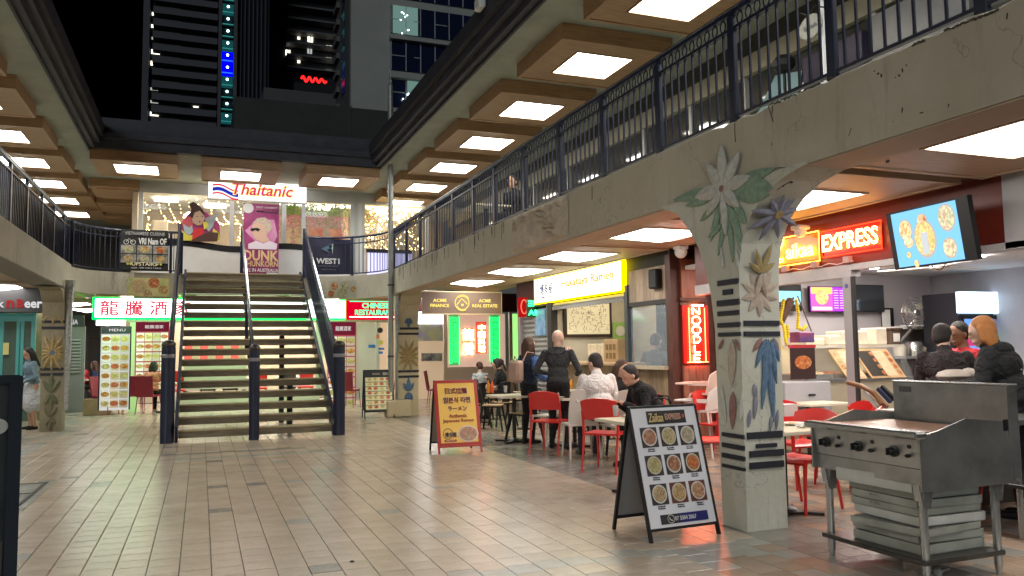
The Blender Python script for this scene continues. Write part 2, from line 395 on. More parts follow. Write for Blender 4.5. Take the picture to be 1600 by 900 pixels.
def tile_mb(cx=0, cy=0, z=0, mi=0, mb=None):
    m = mb or MB(); a, b = P/2-gx/2, P/2-gy/2; c = .0022
    V = [(cx-a, cy-b, -.012), (cx+a, cy-b, -.012), (cx+a, cy+b, -.012), (cx-a, cy+b, -.012),
         (cx-a, cy-b, z-c), (cx+a, cy-b, z-c), (cx+a, cy+b, z-c), (cx-a, cy+b, z-c),
         (cx-a+c, cy-b+c, z), (cx+a-c, cy-b+c, z), (cx+a-c, cy+b-c, z), (cx-a+c, cy+b-c, z)]
    return m.add(V, [(8, 9, 10, 11)]+[(i, (i+1) % 4, 4+(i+1) % 4, 4+i) for i in range(4)]+[(4+i, 4+(i+1) % 4, 8+(i+1) % 4, 8+i) for i in range(4)], mi)
vis = []
for t in tiles:
    px, py, d = proj((t[0], t[1], 0))
    if 20 < px < 1600 and py < 905 and not (px > 1270 and py > 880): vis.append((d, t))
vis.sort(); near = {id(t) for d, t in vis[:298]}
tmesh = []
for k in range(4):
    me = mesh_of('tile', tile_mb(), TM[k]); tmesh.append(me)
fieldm = MB()
for t in tiles:
    if id(t) in near: inst('tile', tmesh[t[2]], floor, (t[0], t[1], random.uniform(-.0008, .0006)))
    else: tile_mb(t[0], t[1], random.uniform(-.0008, .0006), t[2], fieldm)
obj('tile_field', fieldm, TM, floor, kind='stuff')
cv = MB()
for q in [(-2.9, 10.7, -1.62, 10.66), (-2.9, 9.2, -1.62, 9.16), (-1.66, 10.7, -1.62, 9.16), (-2.9, 9.95, -1.62, 9.92), (-2.0, 10.7, -1.97, 9.2)]:
    cv.box((q[0], min(q[1], q[3]), .001), (q[2], max(q[1], q[3])+.0, .005))
obj('drain_cover_frame', cv, dark, floor)
obj('debris', MB().lathe([(.012, 0), (.02, .004), (.008, .012)], (1.0, 5.7, .001), 8).ball((2.4, 4.62, .008), (.012, .015, .007)), dark, floor)

# ================================================================ ROOFS / CEILINGS
ZC = 5.7
def canopy(name, label, a, b, gut):
    r = thing(name, label, 'roof', ((a[0]+b[0])/2, (a[1]+b[1])/2, ZC))
    obj('ceiling', MB().box((a[0], a[1], ZC), (b[0], b[1], ZC+.12)), soffit, r)
    for nm, m in gut: obj(nm, m, gutter, r)
    return r
g1 = MB().box((3.70, -9, 5.705), (3.80, 18.1, 6.02)); g2 = MB().box((3.60, -9, 5.80), (3.70, 18.1, 6.10)); g3 = MB().box((3.52, -9, 5.95), (3.60, 18.0, 6.2))
edge1 = MB().box((3.795, -9, 5.66), (3.83, 18.1, 5.699))
canopy('right_roof', 'long flat concrete roof over the right upper walkway with dark gutter', (3.80, -9), (7.2, 26), [('gutter', g1), ('gutter', g2), ('gutter', g3), ('drip_edge', edge1)])
g1 = MB().box((-2.19, -9, 5.705), (-2.09, 18.2, 6.0)); g2 = MB().box((-2.09, -9, 5.80), (-1.99, 18.2, 6.1)); g3 = MB().box((-1.99, -9, 5.93), (-1.93, 18.2, 6.2))
edge1 = MB().box((-2.22, -9, 5.66), (-2.185, 18.2, 5.699))
canopy('left_roof', 'flat concrete roof over the left upper walkway', (-9, -9), (-2.19, 36), [('gutter', g1), ('gutter', g2), ('gutter', g3), ('drip_edge', edge1)])
g1 = MB().box((-2.185, 18.06, 5.705), (3.795, 18.2, 6.34)); g2 = MB().box((-2.0, 17.97, 5.9), (3.6, 18.06, 6.02))
canopy('back_roof', 'dark fronted roof over the upper shop at the far end', (-2.185, 18.2), (3.795, 26), [('parapet', g1), ('gutter', g2)])
obj('roof_block', MB().box((0.8, 24.2, 5.9), (5.9, 28, 8.95)).box((4.2, 24.1, 5.9), (5.9, 24.2, 8.9)), mat('roof_render', (.05, .048, .045), .9, 0, (.065, .062, .058), 2)); tag(bpy.data.objects['roof_block'], 'dark windowless plant room block above the far roof', 'building')
# security light on the gutter
sl = thing('security_light', 'small white security light fixed to the right roof gutter', 'lamp', (3.5, 10.0, 6.15))
p = onx(750, 6, 3.45)
obj('housing', MB().cbox(p, (.1, .22, .16), ch=.02), white, sl); obj('bracket', MB().bar(p, (3.6, p.y, p.z), .03, .03), black, sl)

LN = [0]
def light_box(nm, label, cx, cy, up=True, sx=1.66, sy=1.62, group=None, z=None, dz=.05, hl=.42):
    """wooden ceiling box with a glowing diffuser"""
    zb = z if z is not None else 5.48; zt = ZC if up else zb+.1
    t = thing(nm, label, 'ceiling light', (cx, cy, zt), 0, group)
    W = wood if up else wood_low
    hx, hy = sx/2, sy/2
    m = MB()
    # outer sides, bottom board ring, inner recess
    m.box((-hx, -hy, zb-zt), (-hx+.05, hy, -.001)).box((hx-.05, -hy, zb-zt), (hx, hy, -.001)).box((-hx+.05, -hy, zb-zt), (hx-.05, -hy+.05, -.001)).box((-hx+.05, hy-.05, zb-zt), (hx-.05, hy, -.001))
    obj('side_board', m, W, t, wc=False)
    m = MB(); a = hl+.0; z0, z1 = zb-zt+.012, zb-zt+.035
    m.box((-hx+.05, -hy+.05, z0), (-a, hy-.05, z1)).box((a, -hy+.05, z0), (hx-.05, hy-.05, z1)).box((-a, -hy+.05, z0), (a, -a, z1)).box((-a, a, z0), (a, hy-.05, z1))
    obj('face_board', m, W, t, wc=False)
    m = MB(); q = .025
    for s in (1, -1):
        m.box((-a-q, min(s*a, s*(a+q)), z0-.012), (a+q, max(s*a, s*(a+q)), z0-.001)); m.box((min(s*a, s*(a+q)), -a, z0-.012), (max(s*a, s*(a+q)), a, z0-.001))
    obj('trim', m, W, t, wc=False)
    d = MB(); zc = zb-zt+.01
    d.add([(-a, -a, zc), (a, -a, zc), (a, a, zc), (-a, a, zc), (0, 0, zc-dz), (-a, -a, zc+.02), (a, -a, zc+.02), (a, a, zc+.02), (-a, a, zc+.02)], [(1, 0, 4), (2, 1, 4), (3, 2, 4), (0, 3, 4), (5, 6, 7, 8)])
    LN[0] += 1; obj('diffuser', d, DUP[(LN[0]*7 % 5) % 3] if up else diff_low, t, wc=False)
    return t
for k, y in enumerate([-5.8, -3.55, -1.3, .95, 3.2, 5.5, 7.75, 9.98, 12.25, 14.5, 16.75, 19.0, 21.2]):
    light_box('ceiling_light', f'wood boxed light under the right upper roof, {ORD[k]} of its row from the camera end', 5.15, y, group='light boxes under the right upper roof', dz=.02 if k < 9 else .07)
for k, y in enumerate([-5.7, -3.45, -1.2, 1.05, 3.3, 5.55, 7.8, 10.05, 12.3, 14.5, 16.75, 18.95, 21.2, 23.4, 25.6]):
    light_box('ceiling_light', f'wood boxed light under the left upper roof, {ORD[k]} of its row from the camera end', -3.5, y, group='light boxes under the left upper roof', dz=.07)
for k, x in enumerate([-1.36, .78, 2.98]):
    light_box('ceiling_light', f'wooden light box above the far upper shop, {["left", "middle", "right"][k]} one of that row of three', x, 18.98, group='light boxes over the far upper shop', dz=.09)
o = obj('amber_stain', MB().ball((5.22, 7.43, 5.455), (.045, .03, .012), n=9, k=4), lit('stain_amber', (1, .6, .08), 1.2)); tag(o, 'small amber stain on the light panel at the top of the picture', 'stain')
# bare wooden coffers further back on the left
for k, (x, y) in enumerate([(-1.6, 21.9), (-1.7, 24.2), (-1.8, 26.4)]):
    o = obj('ceiling_coffer', MB().cbox((x-.4, y, 5.59), (1.1, 1.5, .2)).cbox((x-.4, y, 5.47), (.8, 1.2, .05)), wood); tag(o, f'unlit wooden ceiling coffer in the left rear passage, {ORD[k]} from the front', 'ceiling coffer', 'unlit wooden coffers in the rear passage')

# ================================================================ BALCONIES
FB, FT = 2.76, 3.31
def relief_panel(par, y0, y1, z0, z1, x):
    """swirling cast plaster relief"""
    from mathutils import noise
    nu, nv = 90, 44
    def fn(u, v):
        y = y1+(y0-y1)*u; z = z0+(z1-z0)*v
        p = Vector((y*3.0, z*3.4, 0)); w = noise.noise(p)*2.2
        h = abs(math.sin((z*26+w*3.6+y*12)+noise.noise(Vector((y*7, z*7, 3)))*3.4))**.7
        e = min(u, 1-u, v, 1-v)*12
        return (x-.008-.06*h*min(1, e), y, z)
    obj('relief_panel', MB().surf(fn, nu, nv), mat('relief_plaster', (.52, .44, .34), .8, 0, (.66, .57, .46), 5), par)
rb = thing('balcony', 'right-hand concrete balcony edge with flower relief and cracks above the food shops', 'balcony', (4.2, 9, FB))
# wavy chipped top edge on the near part
def fascia_mb(x0, x1, ya, yb):
    m = MB(); N = 340; rows = []
    for i in range(N+1):
        y = ya+(yb-ya)*i/N; j = 0
        if y < 5.6: j = -.010*abs(math.sin(y*9))-.012*max(0, math.sin(y*23+math.sin(y*7)*2))-random.uniform(0, .006)
        rows.append((y, FT+j))
    for y, zt in rows: m.v += [(x0, y, FB), (x0, y, zt-.012), (x0+.012, y, zt), (x1, y, FT), (x1, y, FB)]
    for i in range(N):
        a, b = i*5, (i+1)*5
        for k in range(5): m.f.append((a+k, a+(k+1) % 5, b+(k+1) % 5, b+k)); m.m.append(0)
    m.f.append((0, 4, 3, 2, 1)); m.m.append(0); m.f.append((N*5, N*5+1, N*5+2, N*5+3, N*5+4)); m.m.append(0)
    return m
random.seed(5)
obj('fascia', fascia_mb(4.04, 4.25, -9, 18.2), concrete, rb)
# curved corner to the far balcony
def arc_wall(cx, cy, r, a0, a1, z0, z1, th=.2, n=14):
    m = MB(); 
    for i in range(n):
        A, B = a0+(a1-a0)*i/n, a0+(a1-a0)*(i+1)/n
        P4 = [(cx+R*math.cos(t), cy+R*math.sin(t)) for t, R in ((A, r), (B, r), (B, r+th), (A, r+th))]
        m.poly([(x, y, z0) for x, y in P4], (0, 0, 1), z1-z0)
    return m
obj('corner_fascia', arc_wall(2.44, 18.2, 1.6, 0, PI/2, FB, FT), concrete, rb)
relief_panel(rb, 10.35, 8.5, FB+.03, FT-.02, 4.04)
obj('slab', MB().box((4.25, -9, FB+.24), (7.2, 26, FT-.02)), soffit, rb)
obj('beam_soffit', MB().box((4.05, -9, FB-.012), (4.42, 19, FB-.002)), mat('beam_paint', (.46, .35, .25), .6, 0, (.52, .41, .3), 3), rb)
obj('inner_beam', MB().box((4.252, -9, FB), (4.42, 19, FB+.24)), wood_low, rb)
# dark broken patches, anchor marks and cracks on the near fascia
crk = MB()
def crack(m, pts, x=4.036, w=.006):
    m = MB()
    for (a, b) in zip(pts, pts[1:]):
        pa, pb = onx(*a, x), onx(*b, x); m.bar(pa, pb, .003, w*random.uniform(.15, .75))
    obj('crack', m, mat('crack_dark', (.09, .08, .06), .9), rb)
random.seed(11)
chm = mat('spall_dark', (.07, .06, .045), .95)
for (x_, y_, a_, b_) in [(1372, 115, .012, .007), (1377, 118, .008, .014), (1366, 111, .008, .004), (1410, 110, .006, .016), (1405, 118, .009, .008), (1399, 121, .006, .004), (1416, 102, .004, .008), (1410, 171, .004, .008), (1482, 164, .005, .005), (1237, 285, .02, .006), (1224, 291, .012, .005), (1396, 190, .003, .004), (945, 312, .006, .005), (938, 310, .003, .003), (1387, 252, .02, .012), (1440, 176, .018, .004)]:
    q_ = onx(x_, y_, 4.039); obj('spalled_patch', MB().ball(q_, (.004, a_, b_), n=7, k=4), chm, rb)
for L in (
          [(1148, 190), (1148, 205), (1149, 222)], [(1190, 160), (1186, 172), (1180, 178)], [(1200, 165), (1205, 180), (1208, 190)], [(1483, 162), (1481, 168)], [(1206, 155), (1207, 172), (1206, 178)],
          [(1215, 262), (1228, 262), (1243, 268)], [(1225, 264), (1222, 275)], [(1205, 222), (1206, 228)], [(1410, 168), (1409, 176)], [(1574, 20), (1573, 30)], [(1330, 200), (1326, 212)],
          [(925, 290), (925, 312)], [(1237, 283), (1222, 291), (1214, 297)]): crack(crk, L, w=.009)
for (x0, y0, x1, y1) in [(1200, 165, 1240, 148), (1240, 148, 1300, 120), (1475, 47, 1520, 30), (1520, 30, 1560, 14), (1425, 70, 1445, 62)]:
    n = 14
    for i in range(n):
        t = i/n; a = onx(x0+(x1-x0)*t, y0+(y1-y0)*t+random.uniform(-1, 2.5), 4.036); b = onx(x0+(x1-x0)*(t+1/n), y0+(y1-y0)*(t+1/n)+random.uniform(-1, 2.5), 4.036); crk.bar(a, b, .006, random.uniform(.003, .014))
for i in range(46):      # short run-off streaks under the far railing
    y = random.uniform(10.6, 17.5); crk.box((4.0375, y, FT-.02-random.uniform(.03, .3)), (4.0395, y+random.uniform(.006, .02), FT-.015))
obj('chipped_edge_and_streaks', crk, mat('crack_dark', (.05, .045, .035), .9), rb, kind='stuff')

lb = thing('balcony', 'left-hand cream concrete balcony edge above the tavern', 'balcony', (-2.7, 12, FB))
obj('fascia', MB().box((-2.75, -9, FB+.05), (-2.53, 18.7, FT+.03)), concrete_side, lb)
obj('corner_fascia', arc_wall(-1.43, 18.7, 1.1, PI/2, PI, FB+.05, FT), concrete_side, lb)
obj('slab', MB().box((-9, -9, FB+.24), (-2.75, 30, FT-.02)), soffit, lb)
obj('beam_soffit', MB().box((-3.0, -9, FB+.03), (-2.54, 18.5, FB+.045)), mat('beam_grey', (.22, .2, .17), .7), lb)
bb = thing('balcony', 'far balcony edge with faded food murals where the stairs arrive', 'balcony', (.7, 19.9, FB))
obj('fascia', MB().box((-1.43, 19.8, FB-.02), (-.5, 20.0, FT)).box((2.3, 19.8, FB-.02), (2.44, 20.0, FT)).box((-.5, 19.8, FB+.1), (2.3, 20.0, FT-.003)), mat('mural_base', (.3, .27, .19), .7, 0, (.4, .36, .26), 2), bb)
obj('slab', MB().box((-2.75, 20.0, FB+.24), (4.25, 24, FT-.02)), soffit, bb)
# faded food murals
mur = mat('mural_print', (.36, .42, .14), .5, 0, (.62, .52, .24), 6)
M = FY(-1.44, 19.795, 2.98); 
mm = obj('food_mural', quad(M, 1.5, .42), mur, bb)
for i, (x, y, r, f) in enumerate([(-.5, .0, .13, F1), (-.2, .1, .12, F4), (.12, .02, .16, F5), (.42, .1, .12, F3), (.62, -.05, .1, F1), (-.62, -.1, .1, F4), (.3, -.14, .09, F2)]):
    obj('printed_dish', disc(M, x, y, r, .003, .005), f, mm)
M = FY(3.1, 19.5, 2.98)
M = frame((3.12, 19.62, 2.98), (math.cos(-.5), math.sin(-.5), 0), (0, 0, 1))
mm = obj('food_mural', quad(M, .95, .42, .004, .01), mat('mural_pale', (.42, .40, .3), .5, 0, (.5, .48, .38), 3), bb)
for x, y, r, f in [(-.12, .08, .09, F3), (.14, .08, .11, F4), (-.2, -.1, .08, F3), (.08, -.1, .12, F4), (.36, .0, .07, F1)]:
    obj('printed_dish', disc(M, x, y, r, .003, .016), f, mm)

# ---------------------------------------------------------------- railings
RT_Z = 4.26
def straight_rail(label, x, ys, sgn, rings=True):
    t = thing('railing', label, 'railing', (x, (ys[0]+ys[-1])/2, FT))
    ya, yb = min(ys), max(ys)
    hr = MB(); hr.box((x-.03, ya, RT_Z-.02), (x+.03, yb, RT_Z+.02)); obj('handrail', hr, navy, t)
    obj('lower_rail', MB().box((x-.02, ya, RT_Z-.155), (x+.02, yb, RT_Z-.13)), navy, t)
    obj('bottom_rail', MB().box((x-.02, ya, FT+.045), (x+.02, yb, FT+.07)), navy, t)
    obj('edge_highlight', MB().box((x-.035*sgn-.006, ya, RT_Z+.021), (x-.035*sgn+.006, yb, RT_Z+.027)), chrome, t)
    pm = mesh_of('post', MB().cbox((0, 0, (RT_Z-FT)/2-.01), (.045, .085, RT_Z-FT-.03), ch=.006), navy)
    bm_ = mesh_of('baluster', MB().box((-.008, -.008, 0), (.008, .008, RT_Z-.155-FT-.07)), navy)
    rg = MB(); rg.tube([(0, .036*math.cos(2*PI*i/12), .05*math.sin(2*PI*i/12)) for i in range(12)], .008, 4, closed=True); rgm = mesh_of('ring', rg, navy)
    for y in ys: inst('post', pm, t, (x, y, FT+.0))
    nb = nr = 0; rest = MB(); restr = MB()
    for a, b in zip(ys, ys[1:]):
        n = 10
        for i in range(1, n):
            y = a+(b-a)*i/n
            inst('baluster', bm_, t, (x, y, FT+.07))
            if rings:
                ym = y
                inst('ring', rgm, t, (x, ym, RT_Z-.075))
    return t
ysR = [3.15-1.15, 3.15, 4.31, 5.43, 6.6, 7.76, 8.91, 10.09, 11.29, 12.3, 13.45, 14.54, 15.74, 16.9, 18.1]
straight_rail('navy railing with ring frieze along the right upper walkway', 4.13, ysR, 1)
ysL = [-3, -1.8, -.6, .6, 1.75, 2.85, 4.0, 5.15, 6.3, 7.4, 8.5, 9.7, 10.85, 12.05, 13.2, 14.39, 15.66, 16.86, 18.03, 18.7]
lr = straight_rail('navy railing along the left upper walkway', -2.6, ysL, -1, rings=False)
pan = MB()      # solid navy sheets behind the left bars
for a, b in zip(ysL[14:], ysL[15:]): pan.box((-2.66, a+.06, FT+.1), (-2.65, b-.06, RT_Z-.2))
obj('backing_sheet', pan, navy, lr)
def path_rail(label, pts, posts):
    t = thing('railing', label, 'railing', (pts[0][0], pts[0][1], FT))
    up = lambda z: [(x, y, z) for x, y in pts]
    obj('handrail', MB().tube(up(RT_Z), .028, 8), navy, t); obj('lower_rail', MB().tube(up(RT_Z-.15), .014, 6), navy, t); obj('bottom_rail', MB().tube(up(FT+.06), .014, 6), navy, t)
    bm_ = mesh_of('baluster', MB().box((-.008, -.008, 0), (.008, .008, RT_Z-FT-.1)), navy)
    pm = mesh_of('post', MB().cbox((0, 0, (RT_Z-FT)/2), (.06, .06, RT_Z-FT), ch=.006), navy)
    L = 0; nxt = .06
    for (a, b) in zip(pts, pts[1:]):
        a, b = Vector(a), Vector(b); d = (b-a).length
        while nxt < L+d:
            q = a+(b-a)*((nxt-L)/d); inst('baluster', bm_, t, (q.x, q.y, FT+.06)); nxt += .12
        L += d
    for x, y in posts: inst('post', pm, t, (x, y, FT))
    return t
arcL = [(-1.43+1.1*math.cos(a), 18.7+1.15*math.sin(a)) for a in [PI-PI/2*i/8 for i in range(9)]]
path_rail('black curved railing left of the stair head carrying the restaurant banner', arcL+[(-.9, 19.86), (-.45, 19.86)], [(-2.53, 18.7), (-1.72, 19.85), (-.68, 19.86), (-.45, 19.86)])
arcR = [(2.44+1.62*math.cos(a), 18.2+1.66*math.sin(a)) for a in [PI/2-PI/2*i/10 for i in range(11)]]
path_rail('black curved railing right of the stair head carrying the dark blue banner', [(2.3, 19.86)]+arcR, [(2.3, 19.86), (3.42, 19.55), (4.06, 18.2)])
# ================================================================ COLUMNS
colm = stained('column_paint', (.56, .55, .45), (.66, .65, .56), (.13, .12, .09), .35)
bandm = mat('band_navy', (.018, .02, .032), .6)
petal_w = mat('petal_white', (0.518, 0.518, 0.467), .75, 0, (.68, .67, .60), 22, .2)
petal_g = mat('petal_green', (0.208, 0.311, 0.224), .75, 0, (.32, .44, .33), 22, .2)
petal_b = mat('petal_blue', (0.086, 0.156, 0.259), .75, 0, (.15, .24, .36), 22, .2)
petal_v = mat('petal_violet', (0.216, 0.216, 0.286), .75, 0, (.31, .31, .38), 22, .2)
petal_p = mat('petal_pink', (0.467, 0.372, 0.294), .75, 0, (.6, .49, .4), 22, .2)
petal_r = mat('petal_rose', (0.259, 0.130, 0.113), .75, 0, (.36, .2, .17), 22, .2)
petal_y = mat('petal_ochre', (0.362, 0.259, 0.103), .75, 0, (.5, .38, .18), 22, .2)
def petal(M, x, y, a, L, W, mt, par, t=.014, z=0, nm='petal', tail=0):
    ca, sa = math.cos(a), math.sin(a); pts = []
    for s in [i/7 for i in range(8)]:
        w = W/2*math.sin(PI*min(1, s**.8))**.8 if 0 < s < 1 else 0
        pts.append((s*L, w, tail*s*s))
    prof = pts+[(p[0], -p[1], p[2]) for p in pts[-2:0:-1]]
    P2 = [(x+ca*l-sa*(w+tl), y+sa*l+ca*(w+tl)) for l, w, tl in prof]
    m = MB(); k = len(P2)
    # a leaf with a raised midrib
    V = [(px, py, z) for px, py in P2]+[(px, py, z+t*.55) for px, py in P2]
    mid = [(x+ca*s*L-sa*tail*s*s, y+sa*s*L+ca*tail*s*s, z+t*1.4) for s in (.3, .7)]
    V += mid
    m.add(V, [(i, (i+1) % k, k+(i+1) % k, k+i) for i in range(k)])
    o = 2*k; Fs = []
    for i in range(k):
        j = (i+1) % k; mi_ = o if (pts_s(i, k) < .5) else o+1; mj = o if (pts_s(j, k) < .5) else o+1
        if mi_ == mj: Fs.append((k+i, k+j, mi_))
        else: Fs.append((k+i, k+j, mj, mi_))
    m.f += Fs; m.m += [0]*len(Fs)
    m.v = [tuple(M@Vector(v)) for v in m.v]
    return obj(nm, m, mt, par)
def pts_s(i, k):
    n = k//2; return i/n if i <= n else (k-i)/n
c1 = thing('mosaic_column', 'nearest painted column with white flower relief at its flared head', 'column', (4.22, 5.48, 0))
prof = [(5.318, 0), (5.318, 1.6), (5.314, 1.95), (5.298, 2.12), (5.262, 2.28), (5.20, 2.40), (5.11, 2.51), (4.98, 2.61), (4.78, 2.70), (4.5, 2.757), (4.5, 2.775), (6.42, 2.775), (6.42, 2.757), (6.2, 2.68), (6.02, 2.52), (5.86, 2.32), (5.76, 2.1), (5.70, 1.9), (5.66, 1.6), (5.64, 0)]
m = MB(); m.poly([(4.026, y, z) for y, z in prof], (1, 0, 0), .392)
# the flared head merges into the fascia
obj('shaft', m, colm, c1)
# slightly bulging waist of the shaft, as plastered
M = FX(4.022, 0, 0)       # u = -Y, v = Z
def uvx(px, py, X=4.03): p = onx(px, py, X); return -p.y, p.z
fx, fz = uvx(1132, 295)
petals = [((1130, 229), .105), ((1157, 240), .11), ((1108, 257), .1), ((1175, 276), .1), ((1091, 308), .11), ((1156, 322), .1), ((1108, 336), .085), ((1137, 366), .07)]
for (px, py), wd in petals:
    tx, tz = uvx(px, py); a = math.atan2(tz-fz, tx-fx); L = math.hypot(tx-fx, tz-fz)
    petal(M, fx+.015*math.cos(a), fz+.015*math.sin(a), a, L, wd*1.15, petal_w, c1, .03, .004)
obj('flower_heart', disc(M, fx, fz, .028, .022, .004), petal_r, c1)
for (ax, ay), (bx, by), wd in [((1120, 297), (1053, 313), .1), ((1118, 305), (1073, 322), .09), ((1145, 290), (1215, 262), .1), ((1165, 285), (1210, 295), .13), ((1150, 300), (1205, 305), .16), ((1120, 320), (1096, 346), .07), ((1128, 318), (1112, 378), .08), ((1140, 320), (1161, 376), .09), ((1150, 322), (1168, 350), .1), ((1135, 340), (1124, 400), .06), ((1142, 345), (1147, 410), .06), ((1130, 350), (1108, 372), .06), ((1150, 345), (1160, 395), .05)]:
    x0, z0 = uvx(ax, ay); x1, z1 = uvx(bx, by); a = math.atan2(z1-z0, x1-x0); petal(M, x0, z0, a, math.hypot(x1-x0, z1-z0), wd, petal_g, c1, .016, .0, 'leaf')
# navy tile bands, left and front faces
def bandx(x0, x1, y0, y1):
    a = onx(x0, y0, 4.022); b = onx(x1, y0, 4.022); c = onx(x0, y1, 4.022); 
    return MB().box((4.012, max(b.y, 5.315), min(a.z, c.z)), (4.03, a.y, max(a.z, c.z)))
for (x0, x1, y0, y1) in [(1122, 1163, 439, 447), (1130, 1145, 453, 461), (1121, 1156, 470, 479), (1122, 1155, 487, 494), (1122, 1163, 505, 512), (1123, 1163, 520, 526), (1129, 1166, 675, 681), (1129, 1166, 691, 698), (1129, 1166, 707, 714), (1129, 1166, 724, 729)]:
    obj('tile_band', bandx(x0, x1, y0, y1), bandm, c1)
Mf = FY(0, 5.314, 0)
def uvy(px, py, Y=5.314): p = ony(px, py, Y); return p.x, p.z
for (x0, x1, y0, y1) in [(1162, 1217, 501, 509), (1162, 1218, 518, 525), (1167, 1222, 676, 683), (1181, 1213, 694, 698), (1171, 1224, 705, 711), (1171, 1224, 723, 729)]:
    a, b = uvy(x0, y0), uvy(x1, y1)
    obj('tile_band', MB().box((a[0], 5.302, b[1]), (min(b[0], 4.428), 5.318, a[1])), bandm, c1)
def fp(seq, mt, wd, t=.014, nm='petal', M=Mf, f=uvy):
    for (ax, ay), (bx, by) in seq:
        x0, z0 = f(ax, ay); x1, z1 = f(bx, by); a = math.atan2(z1-z0, x1-x0); petal(M, x0, z0, a, math.hypot(x1-x0, z1-z0), wd, mt, c1, t, .002, nm)
fp([((1187, 460), (1187+30*math.cos(t), 455+40*math.sin(t))) for t in [PI*.1+i*PI/5 for i in range(10)]], petal_p, .07)
obj('flower_heart', disc(Mf, *uvy(1188, 452), .022, .02, .003), petal_r, c1)
fp([((1195, 530), (1180, 575)), ((1197, 530), (1192, 600)), ((1200, 530), (1203, 630)), ((1204, 530), (1213, 600)), ((1207, 530), (1217, 565)), ((1198, 560), (1190, 640)), ((1205, 580), (1208, 660))], petal_b, .05, .016)
fp([((1190, 528), (1176, 550)), ((1208, 528), (1216, 552))], petal_r, .045)
fp([((1178, 600), (1181, 625)), ((1181, 615), (1178, 655))], petal_v, .04)
fp([((1172, 420), (1200, 405)), ((1175, 400), (1195, 370)), ((1200, 430), (1188, 395)), ((1210, 400), (1200, 350))], petal_p, .06)
fp([((1172, 640), (1169, 668)), ((1215, 640), (1212, 672)), ((1205, 650), (1203, 674))], petal_v, .03)
lf = lambda px, py: uvx(px, py, 4.022)
def fpx(seq, mt, wd, **k): fp(seq, mt, wd, M=M, f=lf, **k)
fpx([((1145, 530), (1144, 604))], petal_p, .1); fpx([((1146, 612), (1145, 671))], petal_r, .085); fpx([((1124, 546), (1131, 530)), ((1157, 548), (1150, 530))], petal_r, .03)
fpx([((1135, 660), (1128, 600)), ((1158, 660), (1161, 610)), ((1131, 420), (1127, 385)), ((1155, 424), (1151, 390))], petal_w, .035)
# blue flower on the near curved underside
Mu = frame((4.22, 5.06, 2.50), (1, 0, 0), (0, -.66, .75))
for i in range(9):
    a = i*2*PI/9+.3; petal(Mu, 0, 0, a, (.26 if 3 < a < 6 else .17), .06, petal_v, c1, .016, .005)
obj('flower_heart', disc(Mu, 0, 0, .035, .022, .01), petal_y, c1)
Mu2 = frame((4.22, 5.29, 2.0), (1, 0, 0), (0, -.12, .99))
for a, L in [(1.2, .25), (1.9, .2), (2.6, .15), (-1.3, .22), (-1.8, .25), (.6, .15)]: petal(Mu2, 0, .05, a, L, .05, petal_y if a > 0 else petal_p, c1, .014, .008)

def relief_column(label, x0, x1, y0, y1, seq):
    t = thing('mosaic_column', label, 'column', ((x0+x1)/2, y0, 0))
    cm = seq['base']
    prof = [(y0, 0), (y0, 2.1), (y0-.1, 2.5), (y0-.4, 2.7), (y0-.7, 2.757), (y1+.7, 2.757), (y1+.4, 2.7), (y1+.1, 2.5), (y1, 2.1), (y1, 0)]
    obj('shaft', MB().poly([(x0, y, z) for y, z in prof], (1, 0, 0), x1-x0), cm, t)
    Mc = FY((x0+x1)/2, y0-.001, 0); Wd = x1-x0
    for z in seq['bands']: obj('tile_band', MB().box((x0-.008, y0-.014, z), (x1+.008, y0+.05, z+.05)), bandm, t)
    for (cz, mt, n, r, an) in seq['fl']:
        for i in range(n):
            a = 2*PI*i/n+.2
            L = min(r, Wd*.5/max(.25, abs(math.cos(a))))
            petal(Mc, 0, cz, a, L, .075, mt, t, .03)
        obj('flower_heart', disc(Mc, 0, cz, .04, .035), an, t)
    for (cz, mt, L) in seq['leaf']:
        for s in (-1, 0, 1):
            petal(Mc, 0, cz, PI/2+s*.55, L*(1 if s == 0 else .7), .1, mt, t, .03, 0, 'leaf'); petal(Mc, 0, cz-.02, -PI/2+s*.5, L*(.9 if s == 0 else .6), .09, mt, t, .03, 0, 'leaf')
    return t
ccream = stained('column_cream', (.56, .47, .28), (.66, .57, .38), (.16, .12, .07), .3)
cold = stained('column_weathered', (.24, .21, .14), (.38, .33, .22), (.07, .06, .04), .6)
c2 = relief_column('cream column with blue leaf reliefs at the far right corner', 4.18, 4.64, 17.9, 18.3, dict(base=ccream, bands=[.98+.0, .86, 1.83, 1.95-.0], fl=[(1.36, petal_y, 12, .38, petal_y)], leaf=[(2.25, petal_b, .28), (.55, petal_b, .33)]))
c3 = relief_column('weathered brown and green column on the left below the balcony', -2.88, -2.5, 17.8, 18.2, dict(base=cold, bands=[1.18, 1.08, 1.98, 2.1], fl=[(1.52, petal_y, 14, .36, petal_b), (2.45, petal_y, 14, .4, petal_y)], leaf=[(.75, mat('leaf_dull', (.12, .15, .08), .8, 0, (.2, .2, .12), 10), .4), (.3, mat('leaf_dull2', (.2, .18, .11), .8), .3)]))
plm = mat('plastic_wrap', (.55, .55, .55), .3, 0, (.3, .3, .3), 20, .6, 30)
obj('conduit', MB().tube([(-2.44, 17.85, .4), (-2.43, 17.85, 1.6), (-2.44, 17.85, 2.5), (-2.42, 17.8, 2.95)], .035, 8, r2=.09), plm, c3)
